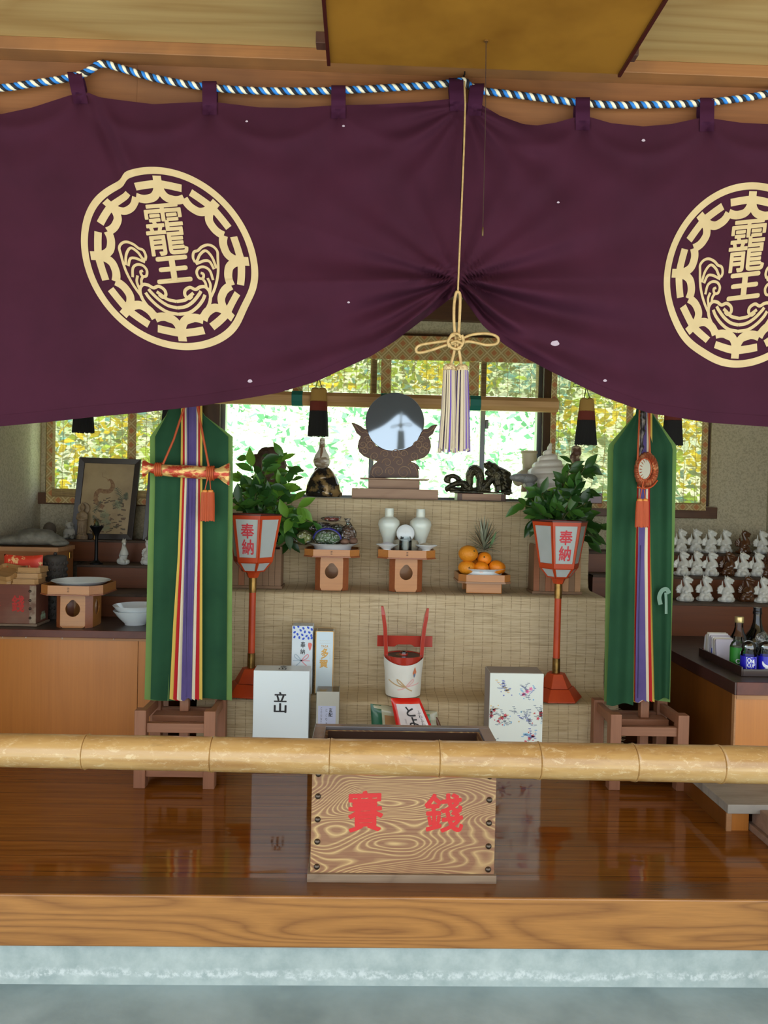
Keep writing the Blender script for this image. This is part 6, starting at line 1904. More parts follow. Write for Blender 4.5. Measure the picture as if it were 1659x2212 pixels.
for (u, v, main, sub, st_) in ((.27, .84, 'blue', 'gold', 'blue'), (.70, .83, 'pink', 'sky', 'blue'), (.24, .57, 'red', 'gold', 'green'), (.68, .56, 'green', 'red', 'blue'), (.76, .375, 'red', 'sky', 'blue'), (.20, .32, 'green', 'gold', 'green'), (.3, .12, 'blue', 'gold', 'blue'), (.72, .12, 'green', 'red', 'blue'), (.03, .62, 'red', 'gold', 'green'), (.98, .60, 'red', 'gold', 'green'), (.5, .6, 'gold', 'gold', 'green')):
    big = main in ('pink', 'red')
    for _ in range(9 if (u, v) != (.5, .6) else 2): sprig(st_ if rnd.random() < .6 else 'green', u + rnd.uniform(-.05, .05), v + rnd.uniform(-.03, .03), rnd.uniform(0, 6.28), rnd.uniform(.015, .034), rnd.uniform(-1.2, 1.2), leaves=rnd.choice(('green', st_, sub)))
    if big:
        for dx, dy in ((.0, 0), (-.07, -.03), (.06, .025)): blot(main, max(.04, min(.96, u + dx)), v + dy, rnd.uniform(.006, .0095), 5, rnd.random())
    for _ in range(5): blot(rnd.choice((sub, main, 'sky')), max(.03, min(.97, u + rnd.uniform(-.16, .16))), max(.02, min(.97, v + rnd.uniform(-.09, .07))), rnd.uniform(.0025, .0042), 5, rnd.random())
flw.build('flower_print', list(cols.values()), t, local=True)
MB().box(-w / 2 + .002, w / 2 - .002, -d / 2 + .003, d / 2 - .002, h, h + .0015).box(-w / 2 - .0012, -w / 2, -d / 2 + .004, d / 2, 0, h).build('grey_face_sheet', mat('grey_face_tone', (150, 140, 132), .7), t, local=True)  # top and left side of the box toned greyer than its front

# keg with horn handles
YK = 3.16
k = S(YK)
c = V((XX(870, YK, 1500), YK, T1))
t = thing('sake_keg', 'red horn-handled keg in white paper with a ribbon print', 'keg', c)
m_kred = mat('red_lacquer', (170, 52, 36), .22, coat=.5)
hb = 84
MB().lathe([(.001, 1 * k), (34 * k, 1 * k), (40 * k, (hb - 4) * k), (40.5 * k, (hb + 2) * k), (38 * k, (hb + 2) * k), (37 * k, hb * k)], 40, cap=False).build('keg_body', m_kred, t, smooth=40, local=True)
klid = MB().lathe([(37.2 * k, (hb - 1) * k), (37.2 * k, hb * k), (.001, (hb + .5) * k)], 40, cap=False).build('lid', mat('black_brown_lacquer', (62, 46, 46), .35), t, smooth=40, local=True)
def wrapf(u, v):
    a = 2 * PI * u
    r = (36.5 + 5.5 * v + 1.2 * noise.noise(V((math.cos(a) * 2.2, math.sin(a) * 2.2, v * 3))) + 1.2) * k
    top = (hb - 6 + 5 * math.cos(a * 2) + 3 * math.sin(a)) * k
    return V((math.cos(a) * r, math.sin(a) * r, top * v))
kwrap = MB().grid(48, 18, wrapf).build('paper_wrap', mat('crumpled_white_paper', (220, 218, 208), .7, bump=.6, bs=24), t, smooth=60, local=True)
def onwrap(x, y):
    """x,y in keg px from its centre line / base, on the wrap's front"""
    a = -PI / 2 + x / 40.0
    u = a / (2 * PI) % 1.0
    p = V(wrapf(u, max(0, min(1, y / hb))))
    n_ = V((p.x, p.y, 0)).normalized()
    q = p + n_ * .0012
    return q
def kribbon(pts, wd, mt_):
    g = MB().ribbon(smooth_path([V(p) for p in pts], 6), wd, onwrap)
    g.build('ribbon_print', mt_, kwrap, local=True, smooth=80)
m_gr = mat('gold_ribbon_print', (190, 160, 116), .6); m_pr = mat('pale_pink_ribbon_print', (226, 180, 176), .6)
kribbon([(-36, 40), (-20, 33), (-5, 29), (5, 29)], 3.0, m_gr); kribbon([(3, 29), (-8, 42), (-15, 46), (-12, 38), (0, 30), (10, 22), (18, 17)], 2.6, m_gr)
kribbon([(36, 33), (20, 31), (5, 29)], 2.6, m_pr); kribbon([(3, 29), (12, 40), (19, 46), (20, 40), (8, 30), (-6, 22), (-14, 20)], 2.6, m_pr)
MB().ribbon([V((22, 76)), V((22, 62)), V((22, 49))], [.5, 9, .5], onwrap).build('noshi_print', mat('noshi_orange', (206, 120, 80), .6), kwrap, local=True)
MB().ribbon([V((22, 60)), V((22, 55)), V((22, 50))], [2.5, 5, .5], lambda x, y: onwrap(x, y) + V((0, -.0006, 0))).build('noshi_print', mat('noshi_blue', (104, 126, 156), .6), kwrap, local=True)
for s_ in (-1, 1):
    g = MB()
    pts = [(38, hb - 4), (40, hb + 30), (43, hb + 60), (47, hb + 86), (50, hb + 103)] if s_ > 0 else [(38, hb - 4), (40, hb + 30), (42, hb + 60), (46, hb + 88), (49, hb + 106)]
    rings = []
    for i, (x, z) in enumerate(pts):
        wx, wy = (4.2, 9, ) if i < 4 else (2.6, 4)
        rings.append([V(((s_ * x + a * wx) * k, b_ * wy * k, z * k)) for a, b_ in ((-1, -1), (1, -1), (1, 1), (-1, 1))])
    g.loft(rings).build('horn_handle', m_kred, t, local=True, bev=.0015)
bx = [(-58, hb + 16), (-58, hb + 40), (63, hb + 40), (63, hb + 16), (24, hb + 16), (20, hb + 19), (16, hb + 21), (-12, hb + 21), (-16, hb + 19), (-20, hb + 16)]
MB().prism([(x * k, z * k) for x, z in bx], 10 * k, 15 * k).build('cross_bar', m_kred, t, local=True, bev=.001)
MB().lathe([(9 * k, hb * k), (9.5 * k, (hb + 2) * k), (9 * k, (hb + 4) * k), (6.5 * k, (hb + 4) * k)], 24).build('spout_collar', m_kred, klid, smooth=40, local=True)
MB().lathe([(6.5 * k, (hb + 4) * k), (7 * k, (hb + 8) * k), (5.5 * k, (hb + 10) * k), (.001, (hb + 10.3) * k)], 24).build('spout_cap', mat('chrome', (200, 214, 224), .12, 1.0), klid, smooth=40, local=True)
MB().tube([V((-5 * k + math.cos(a) * 12 * k, math.sin(a) * 9 * k, (hb + 1.5) * k)) for a in [2 * PI * q / 20 for q in range(20)]], .0006, 5, closed=True).build('wire_loop', m_goldp, t, local=True)

# bags in front of the keg
def pillow_bag(name, label, pts_px, Y, thick, mats, parts, cat='bag'):
    """flat bag standing upright: corner pixels bl, br, tr, tl"""
    bl, br, tr, tl = [W(x, y, Y + dy) for x, y, dy in pts_px]
    c = (bl + br) / 2
    t = thing(name, label, cat, V((c.x, c.y, c.z)))
    def f(side):
        def g_(u, v):
            p = bl * ((1 - u) * (1 - v)) + br * (u * (1 - v)) + tr * (u * v) + tl * ((1 - u) * v)
            b_ = (max(0, (1 - (2 * u - 1) ** 4)) * max(0, (1 - (2 * v - 1) ** 4))) ** .6
            return p + V((0, side * (thick * b_ + .0008), .0)) + V((0, side * .002 * noise.noise(V((u * 5, v * 5, 1))), 0))
        return g_
    MB().grid(18, 22, f(-1)).build(parts[0], mats[0], t, smooth=180)
    MB().grid(18, 22, f(1)).build('back_sheet', mats[0], t, smooth=180)
    return t, f(-1)
m_clrbag = mat('translucent_film', (168, 166, 140), .25, coat=.4)
t, fb_ = pillow_bag('snack_bag', 'clear bag with dark green end lying crosswise below the keg', ((804, 1592, 0), (952, 1592, .02), (944, 1537, .02), (800, 1520, 0)), 2.98, .022, [m_clrbag], ['film_front'])
m_dkgr = mat('dark_green_print', (26, 84, 56), .3, coat=.4)
def patch(t, fb_, u0, u1, v0, v1, name, mt_, lift=.0014, nu=8, nv=8):
    return MB().grid(nu, nv, lambda u, v: V(fb_(u0 + (u1 - u0) * u, v0 + (v1 - v0) * v)) + V((0, -lift, 0))).build(name, mt_, t, smooth=180)
patch(t, fb_, 0, .16, 0, 1, 'green_end', m_dkgr)
patch(t, fb_, .20, .36, .42, .74, 'tan_label', mat('tan_print', (150, 112, 70), .5))
patch(t, fb_, .82, .88, .0, 1, 'green_end', mat('teal_green_print', (60, 130, 92), .3, coat=.4))
m_rbag = mat('red_glossy_bag', (208, 36, 26), .22, coat=.5)
t, fb_ = pillow_bag('snack_bag', 'red glossy bag with black brush writing leaning in front of the keg', ((864, 1612, 0), (952, 1612, 0), (906, 1508, .03), (844, 1508, .03)), 2.915, .02, [m_rbag], ['red_front'])
patch(t, fb_, .14, .92, .0, .90, 'white_panel', mat('white_bag_print', (206, 196, 194), .3, coat=.4))
g = MB()
for i, ch in enumerate('とよかず'):
    write(g, ch, lambda u, v, i=i: V(fb_(.40 + .26 * u, .86 - .21 * (i + 1) + .20 * v)) + V((0, -.0022, 0)), .035)
g.build('brush_writing', m_ink, t)
g = MB()
for i, ch in enumerate('ふわふわの味'):
    write(g, ch, lambda u, v, i=i: V(fb_(.74 + .10 * u, .78 - .085 * (i + 1) + .075 * v)) + V((0, -.0022, 0)), .0)
for i in range(2): g.add([V(fb_(.30 + .025 * i, .6)) + V((0, -.002, 0)), V(fb_(.305 + .025 * i, .6)) + V((0, -.002, 0)), V(fb_(.305 + .025 * i, .12)) + V((0, -.002, 0)), V(fb_(.30 + .025 * i, .12)) + V((0, -.002, 0))], [(0, 1, 2, 3)])
g.build('small_writing', m_ink, t)
g = MB()
for i in range(7):
    a = .6 + i * .32
    g.ribbon([V((0, 0)), V((math.cos(a) * .012, math.sin(a) * .018))], [.002, .0004], lambda x, y: V(fb_(.24 + x / .1, .34 + y / .15)) + V((0, -.002, 0)))
g.build('leaf_print', mat('green_tuft_print', (60, 110, 50), .5), t)
t = thing('brown_pouch', 'brown curved pouch end poking up beside the green-ended bag', 'bag', W(945, 1600, 3.0))
MB().tube(smooth_path([W(925, 1548, 3.0), W(936, 1547, 3.0), W(944, 1560, 3.0), W(950, 1580, 3.0), W(953, 1610, 3.0)], 5), [.006] * 5 + [.010] * 8 + [.011] * 8, 10).build('pouch', mat('brown_leathery_film', (96, 60, 36), .35), t, smooth=60)
# ================================================================== things on the side counters
# ---- dragon figurines
m_dw = mat('white_dragon_glaze', (214, 214, 206), .22, coat=.4)
m_db = mat('brown_dragon_glaze', (84, 52, 30), .2, coat=.5)
u_ = .13 / 510
def D(x, z, y=0): return V((x * u_, y * u_, z * u_))
def dragon_form(g):
    for x, z, r, y in ((0, 45, 120, 0), (70, 55, 72, -40), (-60, 50, 70, -40), (120, 50, 48, -10), (-110, 38, 52, 0), (20, 60, 70, -80), (60, 50, 80, 50), (-50, 45, 80, 50), (10, 105, 90, -20), (70, 110, 55, -50), (-50, 105, 55, -50)):
        g.ball(D(x, z, y), (r * u_, r * u_ * .8, min(r, z + 2) * u_), 12)
    g.lathe([(115 * u_, 0), (125 * u_, 10 * u_), (100 * u_, 60 * u_)], 20, D(5, 0), sx=1.15, sy=.8)
    g.ball(D(15, 180), (100 * u_, 78 * u_, 110 * u_), 14)
    g.ball(D(5, 175, -70), (44 * u_, 26 * u_, 44 * u_), 12)
    g.tube(smooth_path([D(62, 185), D(58, 260), D(20, 335), D(-8, 395), D(0, 440)], 4), [92 * u_, 90 * u_, 86 * u_, 80 * u_, 73 * u_, 64 * u_, 56 * u_, 50 * u_, 45 * u_, 42 * u_, 40 * u_, 39 * u_, 39 * u_, 40 * u_, 42 * u_, 42 * u_, 38 * u_], 12)
    g.tube([D(-12, 440), D(30, 436), D(80, 418), D(128, 402), D(140, 398)], [46 * u_, 50 * u_, 37 * u_, 30 * u_, 18 * u_], 10)
    g.tube([D(15, 405), D(75, 372), D(122, 352)], [34 * u_, 22 * u_, 13 * u_], 8)
    for x, dx, y in ((-30, -10, -16), (22, 6, 18)): g.tube([D(x, 462, y), D(x + dx * .5, 488, y), D(x + dx, 512, y)], [15 * u_, 10 * u_, 3 * u_], 6)
    g.ball(D(62, 446, -22), (14 * u_, 12 * u_, 12 * u_), 8); g.ball(D(112, 408, 0), (16 * u_, 18 * u_, 12 * u_), 8)
    for x, z in ((-150, 176), (-158, 225), (-142, 272), (-108, 305)):
        g.tube([D(-40, 150, 20), D((x - 40) / 2, (z + 160) / 2, 24), D(x, z, 24)], [20 * u_, 26 * u_, 30 * u_], 8)
    g.tube([D(-55, 250, 30), D(-66, 330, 34), D(-62, 400, 34)], [22 * u_, 14 * u_, 7 * u_], 7)
    g.tube([D(-60, 215, -40), D(-30, 150, -60), D(-75, 95, -70)], [12 * u_, 14 * u_, 12 * u_], 7)
dsrc = None
def dragon(px, Y, z, rz, brown, label):
    global dsrc
    loc = V((XX(px, Y, 1240), Y, z + .0005))
    grp = 'brown dragon figurines' if brown else 'white dragon figurines'
    if dsrc is None:
        g = MB(); dragon_form(g)
        o = bake_remesh(g.build('dragon_figurine', m_dw), .0021, 1)
        tag(o, label, 'figurine', grp)
        o.location = loc; o.rotation_euler = (0, 0, rz)
        dsrc = o
        return o
    return dup(dsrc, loc, rz, label, grp, swap={m_dw: m_db} if brown else None)
OR = ('first', 'second', 'third', 'fourth', 'fifth', 'sixth', 'seventh')
rows_ = (('bottom', RT[0] + .075, RZ[0], ((1481, 0), (1523, 0), (1570, 0), (1614, 1), (1648, 0), (1684, 0)), -.12),
         ('middle', RT[1] + .065, RZ[1], ((1472, 0), (1502, 0), (1534, 0), (1571, 1), (1602, 0), (1634, 0), (1660, 1)), -.15),
         ('top', RT[2] + .075, RZ[2], ((1467, 0), (1499, 0), (1531, 0), (1563, 0), (1604, 1), (1642, 0)), -.12))
for nm, Y, z, lst, rz in rows_:
    nb = nw = 0
    for i, (px, br) in enumerate(lst):
        if br:
            lab = 'brown glazed dragon figurine among white ones on the %s display step' % nm if nb == 0 and nm != 'middle' else ('brown glazed dragon figurine mid-row on the middle display step' if px < 1600 else 'brown glazed dragon figurine cut by the frame on the middle display step')
            nb += 1
        else:
            lab = 'white dragon figurine %s from the green banner on the %s step' % (OR[i], nm)
        dragon(px, Y + (i % 2) * .024 - .006, z, rz + (.0 if not br else -.12) + random.uniform(-.12, .12), br, lab)
dragon(267, LT[1] + .06, LZ[1], -1.2, 0, 'white dragon figurine facing out beside the candlestick below the framed picture')
dragon(318, LT[1] + .06, LZ[1], -.5, 0, 'white dragon figurine half hidden by the banner with the brocade bag')

# ---- framed pictures leaning at the window
m_frame = wood('dark_frame_wood', (46, 32, 24), (28, 18, 14), sc=(5, 5, 5), k=6, amt=.3, r=.35)
Yb_, Yt_ = LT[2] + .040, LT[2] + .064
def leaning(label, bl, br, tr, tl, bw, mt_print):
    B0, B1 = W(*bl, Yb_), W(*br, Yb_)
    zc_ = LZ[2] + .001
    B0.z = B1.z = zc_
    T0, T1 = W(*tl, Yt_), W(*tr, Yt_)
    t = thing('picture_frame', label, 'picture', (B0 + B1) / 2)
    P = lambda u, v: B0 * ((1 - u) * (1 - v)) + B1 * (u * (1 - v)) + T1 * (u * v) + T0 * ((1 - u) * v)
    n_ = (B1 - B0).cross(T0 - B0).normalized()
    if n_.y > 0: n_ = -n_
    au, av = bw / (B1 - B0).length, bw / (T0 - B0).length
    g = MB()
    o4 = [P(0, 0), P(1, 0), P(1, 1), P(0, 1)]; i4 = [P(au, av), P(1 - au, av), P(1 - au, 1 - av), P(au, 1 - av)]
    d = n_ * .018
    vs = [p for p in o4] + [p for p in i4] + [p + d for p in o4] + [p + d * .8 for p in i4]
    fs = []
    for q in range(4):
        r_ = (q + 1) % 4
        fs += [(q, r_, r_ + 8, q + 8), (q + 8, r_ + 8, r_ + 12, q + 12), (q + 12, r_ + 12, r_ + 4, q + 4), (q + 4, r_ + 4, r_, q)]
    g.add(vs, fs).build('frame', m_frame, t, bev=.001)
    pr = MB().add([p + d * .3 for p in i4], [(0, 1, 2, 3)]).build('print', mt_print, t)
    return pr, P, n_
m_print = mat('aged_print_paper', (170, 146, 106), .45, c2=(146, 122, 86), ns=5, coat=.25)
t, P, n_ = leaning('dark-framed print of a rearing snake over ferns leaning at the window', (155, 1161), (287, 1164), (306, 993), (174, 988), .0285, m_print)
def pf(lift):
    def f(x, y):
        v = (1162 - y) / 172.0
        px = x - 19 * v
        u = (px - 155) / 132.0
        return P(u, v) + n_ * (.0062 + lift)
    return f
zz = lambda x, y: V((x / 3.19, 860 + y / 3.19))
m_sn = mat('print_snake_brown', (122, 86, 56), .5, c2=(150, 116, 76), ns=90); m_fern = mat('print_fern_green', (78, 88, 66), .5); m_fernp = mat('print_fern_pale', (140, 144, 110), .5); m_undr = mat('print_undergrowth', (112, 84, 60), .5, c2=(86, 84, 62), ns=40)
g = MB()
body = smooth_path([zz(*p) for p in ((745, 566), (762, 560), (778, 585), (778, 612), (758, 636), (722, 640), (690, 636), (666, 660), (664, 700), (684, 730), (716, 748))], 6)
g.ribbon(body, [1.5 + 7.5 * min(1, i / 14) for i in range(len(body))], pf(.0004))
g.ribbon(smooth_path([zz(748, 575), zz(740, 552), zz(712, 540), zz(708, 512)], 5), .7, pf(.0003))
g.build('snake_image', m_sn, t)
rnd = random.Random(8)
g = MB()
for _ in range(70):
    x, y = rnd.uniform(640, 880), rnd.uniform(660, 925)
    x -= (y - 700) * .11
    if y < 700 and rnd.random() < .6: continue
    c = zz(x, y)
    r = rnd.uniform(2, 6)
    g.ribbon([c + V((-r, rnd.uniform(-3, 3))), c + V((r, rnd.uniform(-3, 3)))], [rnd.uniform(1, 4), rnd.uniform(1, 4)], pf(.0002))
g.build('undergrowth_image', m_undr, t)
for mt_, lst in ((m_fern, (((800, 610), (850, 705)), ((780, 740), (850, 700)), ((860, 690), (880, 640)), ((650, 790), (700, 700)), ((690, 870), (640, 800)))), (m_fernp, (((720, 760), (745, 860)), ((690, 800), (760, 800)), ((700, 840), (770, 850)), ((760, 880), (700, 900)), ((830, 760), (800, 690))))):
    g = MB()
    for a, b_ in lst:
        a, b_ = zz(*a), zz(*b_)
        d = b_ - a
        nn = V((-d.y, d.x)).normalized()
        g.ribbon([a, b_], .7, pf(.0006))
        for i in range(1, 10):
            q = i / 10
            L = 8 * (1 - abs(q - .4))
            for s_ in (-1, 1):
                g.ribbon([a + d * q, a + d * q + nn * (s_ * L) - d.normalized() * 2], [1.5, .4], pf(.0006))
    g.build('fern_image', mt_, t)
leaning('edge of another dark frame leaning behind the banner with the brocade bag', (310, 1165), (420, 1168), (434, 1010), (324, 1004), .022, m_print)

# ---- figures on the shelf steps
zC, zB_ = LZ[2], LZ[1]
YC_ = LT[2] - .0
t = thing('bodhisattva_statue', 'small pale wooden haloed statue standing at the corner of the framed picture', 'statue', V((XX(178, 3.993), 3.993, zC + .001)))
def f(g):
    k = S(4.0); c = V((XX(178, 3.993, 1130), 3.993, zC + .001))
    P_ = lambda x, z, y=0: c + V((x * k, y * k, z * k))
    g.lathe([(12 * k, 0), (12 * k, 8 * k), (9 * k, 10 * k), (11 * k, 30 * k), (10 * k, 48 * k), (9 * k, 56 * k), (4 * k, 60 * k)], 16, c, sy=.7)
    g.ball(P_(0, 67), (5.5 * k, 5.5 * k, 7 * k), 12); g.ball(P_(0, 74), (3 * k, 3 * k, 3 * k), 8)
    for s_ in (-1, 1): g.tube([P_(s_ * 8, 54), P_(s_ * 10, 44, -3), P_(s_ * 2, 42, -8)], [3.4 * k, 3 * k, 2.4 * k], 8)
    g.tube([P_(0, 40, -8), P_(0, 48, -8)], [2.6 * k, 1.4 * k], 8)
    for x in (-6, -2, 2, 6): g.tube([P_(x, 38, -6), P_(x * 1.1, 10, -8)], 1.2 * k, 6)
sculpt('figure', mat('pale_aged_wood', (152, 128, 98), .6, c2=(120, 98, 72), ns=30), t, .0022, f, 1)
k = S(4.0)
MB().prism([(XX(178, 4.0, 1130) + math.cos(2 * PI * q / 28) * 12.5 * k, zC + 66 * k + math.sin(2 * PI * q / 28) * 12.5 * k) for q in range(28)], 4.0 + 6 * k, 4.0 + 8 * k).build('halo', mat('pale_halo_wood', (150, 128, 100), .6), t)
t = thing('stone_owl', 'small white and grey stone animal figure on the step by the statue', 'figurine', V((XX(151, 4.02), 4.02, zC)))
def f(g):
    k = S(4.02); c = V((XX(151, 4.02, 1140), 4.02, zC))
    g.ball(c + V((0, 0, 13 * k)), (14 * k, 11 * k, 14 * k), 12); g.ball(c + V((1 * k, -2 * k, 28 * k)), (11 * k, 10 * k, 9 * k), 12)
    for s_ in (-1, 1): g.ball(c + V((s_ * 7 * k, 0, 35 * k)), (3 * k, 3 * k, 4 * k), 8); g.ball(c + V((s_ * 8 * k, -7 * k, 4 * k)), (5 * k, 5 * k, 4 * k), 8)
    g.ball(c + V((0, -9 * k, 26 * k)), (5 * k, 5 * k, 4 * k), 8)
sculpt('animal', mat('mottled_white_stone', (176, 172, 160), .7, c2=(92, 88, 80), ns=34, lo=.5, hi=.62), t, .003, f, 1)
t = thing('small_stone', 'small round brown stone tucked in the wall corner behind the flat rock', 'rock', V((XX(107, 4.03), 4.03, zC)))
sculpt('stone', mat('grey_brown_stone', (96, 84, 70), .8, bump=.5, bs=60), t, .004, lambda g: g.ball(V((XX(107, 4.03, 1140), 4.03, zC + 17 * S(4.03))), (14 * S(4.03), 12 * S(4.03), 18 * S(4.03)), 14), 1)
t = thing('brass_bell', 'tiny brass altar bell between the statue and the picture', 'bell', V((XX(206, 3.998), 3.998, zC)))
k = S(3.998)
MB().lathe([(5 * k, 0), (5.5 * k, 2 * k), (3 * k, 6 * k), (5 * k, 12 * k), (5.5 * k, 22 * k), (3 * k, 30 * k), (1.5 * k, 32 * k), (2.5 * k, 38 * k), (1 * k, 44 * k), (.0003, 46 * k)], 18, V((XX(206, 3.998, 1140), 3.992, zC))).build('bell', m_brass, t, smooth=50)
Yk_ = LT[1] + .034
k = S(Yk_)
c = V((XX(208, Yk_, 1200), Yk_, zB_ + .001))
t = thing('candlestick', 'black iron candlestick with a wide cup on the brown step', 'candlestick', c)
m_iron = mat('black_cast_iron', (26, 26, 28), .4, .5)
MB().lathe([(13 * k, 0), (13 * k, 2 * k), (9 * k, 5 * k), (4.5 * k, 8 * k), (3.6 * k, 14 * k), (3.4 * k, 58 * k), (4.4 * k, 62 * k), (7 * k, 68 * k), (13 * k, 78 * k), (14.5 * k, 80 * k), (14 * k, 82 * k), (8 * k, 80 * k), (.001, 79 * k)], 28).build('stem', m_iron, t, smooth=45, local=True)
MB().lathe([(3 * k, 80 * k), (4 * k, 84 * k), (3 * k, 90 * k), (1 * k, 93 * k)], 12).build('candle_cup', mat('green_bronze', (74, 84, 58), .5, .5), t, smooth=60, local=True)
for i in range(8):
    a = 2 * PI * i / 8
    MB().box(math.cos(a) * 11 * k - .001, math.cos(a) * 11 * k + .001, math.sin(a) * 11 * k - .001, math.sin(a) * 11 * k + .001, 80.5 * k, 84 * k).build('rim_prong', m_iron, t, local=True)

# ---- chest with the flat rock
chy0, chy1 = 3.56, 3.755
chx = XX(124, chy0, 1180)
zch = ZZ(120, 1183, chy0)
t = thing('storage_chest', 'open-topped brown wooden chest carrying the flat grey rock', 'chest', V((chx - .2, 3.48, LCZ)))
xl = Xl + .02
g = MB().box(xl, chx, chy0, chy0 + .014, LCZ + .001, zch - .02).box(chx - .014, chx, chy0 + .0145, chy1, LCZ + .001, zch - .02).box(xl, xl + .014, chy0 + .0145, chy1, LCZ + .001, zch - .02).box(xl + .0145, chx - .0145, chy1 - .014, chy1, LCZ + .001, zch - .02)
g.build('chest_body', wood('chest_wood', (158, 100, 52), (128, 76, 36), sc=(1, 5, 8), k=6, amt=.3, r=.45), t)
g = MB().box(xl - .006, chx + .006, chy0 - .006, chy0 + .022, zch - .0195, zch).box(xl - .006, chx + .006, chy1 - .022, chy1 + .004, zch - .0195, zch).box(chx - .022, chx + .006, chy0 + .0225, chy1 - .0225, zch - .0195, zch).box(xl - .006, xl + .022, chy0 + .0225, chy1 - .0225, zch - .0195, zch)
g.build('top_rim', m_cedar, t)
MB().box(chx + .001, chx + .006, chy1 - .06, chy1 - .03, zch - .06, zch - .03).build('brass_clasp', mat('bright_brass', (190, 150, 70), .25, .9), t, bev=.0015)
t = thing('flat_rock', 'wide flat grey rock lying across the open chest', 'rock', V((XX(60, 3.64), 3.64, zch)))
def f(g):
    k = S(3.64)
    c0 = lambda px, h, y=3.64: V((XX(px, y, 1170), y, zch + h * k))
    for px, h, rx, rzv, dy in ((40, 12, 60, 12, 0), (80, 18, 48, 17, 0), (70, 22, 34, 16, .02), (105, 13, 36, 12, .01), (20, 9, 44, 9, 0), (128, 7, 20, 7, 0), (95, 28, 20, 8, .02), (-10, 8, 40, 8, 0)):
        g.ball(c0(px, h, 3.64 + dy), (rx * k, 30 * k, rzv * k), 14)
sculpt('rock', mat('rough_grey_rock', (98, 94, 84), .85, c2=(128, 124, 112), ns=18, bump=1.0, bs=40), t, .006, f, 2)

# ---- old offering box with trays and brocade cushion
q = WZ(77, 1347, LCZ)
bx1 = q.x; by0 = 3.27; bx1 = XX(77, by0, 1340)
bzt = ZZ(60, 1263, by0)
t = thing('old_offering_box', 'worn dark red offering box with a faded red character under the little trays', 'box', V((bx1 - .12, by0 + .08, LCZ)))
m_oldred = wood('worn_red_brown', (112, 58, 40), (92, 46, 34), sc=(2, 6, 9), k=6, amt=.25, r=.6, dark=((140, 116, 96), 6.0, .35))
MB().box(Xl + .01, bx1, by0, by0 + .13, LCZ + .012, bzt).build('box_body', m_oldred, t, bev=.002)
MB().box(Xl + .008, bx1 + .006, by0 - .003, by0 + .135, LCZ + .001, LCZ + .0115).build('plinth', m_plinth, t, bev=.002)
MB().box(bx1 - .026, bx1 + .001, by0 - .0012, by0, LCZ + .014, bzt - .004).build('worn_edge', mat('bare_worn_wood', (150, 132, 112), .7, c2=(110, 80, 64), ns=30), t)
for py in (1277, 1297, 1315, 1335):
    c = W(65, py, by0 - .001)
    MB().lathe([(.0058, 0), (.005, .003), (.0005, .0052)], 14, (c.x, by0 - .0013, c.z), T=Matrix.Rotation(PI / 2, 4, 'X')).build('stud', m_stud, t, smooth=60)
for ch, x0, x1 in (('錢', 25, 53), ('賽', -62, 2)):
    p0, p1 = W(x0, 1322, by0 - .0008), W(x1, 1286, by0 - .0008)
    g = MB(); write(g, ch, lambda u, v: V((p0.x + (p1.x - p0.x) * u, by0 - .0008, p0.z + (p1.z - p0.z) * v)), .022)
    g.build('red_character', mat('faded_red_paint', (176, 44, 38), .6), t)
g = MB()
for i in range(5):
    p = V((bx1 + .001, by0 + .05 + i * .009, LCZ + .02 + (i % 2) * .012)); g.add([p, p + V((.0008, .009, .004)), p + V((.0008, .007, .026)), p + V((0, -.002, .022))], [(0, 1, 2, 3)])
g.build('paper_scrap', mat('pale_green_paper', (150, 168, 140), .7), t)
m_traywd = wood('pale_tray_wood', (178, 136, 86), (146, 106, 62), sc=(4, 9, 9), k=5, amt=.25, r=.5)
def small_tray(label, x, y, z, w, d, rz, tilt=(0, 0), up=True):
    t = thing('small_tray', label, 'tray', V((x, y, z)), rz, group='little wooden trays')
    t.rotation_euler = (tilt[0], tilt[1], rz)
    PM[t] = Matrix.Translation(V((x, y, z))) @ t.rotation_euler.to_matrix().to_4x4()
    q, qi = octo(w, d, .012), octo(w - .008, d - .008, .011)
    MB().slab(octo(w + .004, d + .004, .012), 0, .005).build('tray_floor', m_traywd, t, local=True)
    g = MB()
    h = .022
    g.add([V((a, b_, .0052)) for a, b_ in q] + [V((a, b_, h)) for a, b_ in q] + [V((a, b_, h)) for a, b_ in qi] + [V((a, b_, .0052)) for a, b_ in qi], [f_ for i in range(8) for f_ in ((i, (i + 1) % 8, 8 + (i + 1) % 8, 8 + i), (8 + i, 8 + (i + 1) % 8, 16 + (i + 1) % 8, 16 + i), (16 + i, 16 + (i + 1) % 8, 24 + (i + 1) % 8, 24 + i))])
    g.build('tray_rim', m_traywd, t, local=True)
xt_ = XX(66, by0 + .06, 1250)
for i, (dx, rz) in enumerate(((-.006, .02), (.004, .12), (.010, -.04))):
    small_tray('little wooden tray %s of the stack beside the knobbly pot' % ('at the bottom', 'in the middle', 'on top')[i], xt_ + dx, by0 + .055, bzt + .0005 + i * .0245, .112 - .006 * i, .10, rz)
xs_ = XX(12, by0 + .06, 1250)
small_tray('little wooden tray under the tipped one at the frame edge', xs_, by0 + .055, bzt + .0005, .11, .10, -.2)
small_tray('little wooden tray tipped forward at the frame edge', xs_ + .012, by0 + .05, bzt + .036, .115, .10, -.35, (.42, .1))
t = thing('brocade_cushion', 'red and gold brocade cushion standing behind the little trays', 'cushion', V((XX(55, by0 + .112), by0 + .112, bzt)))
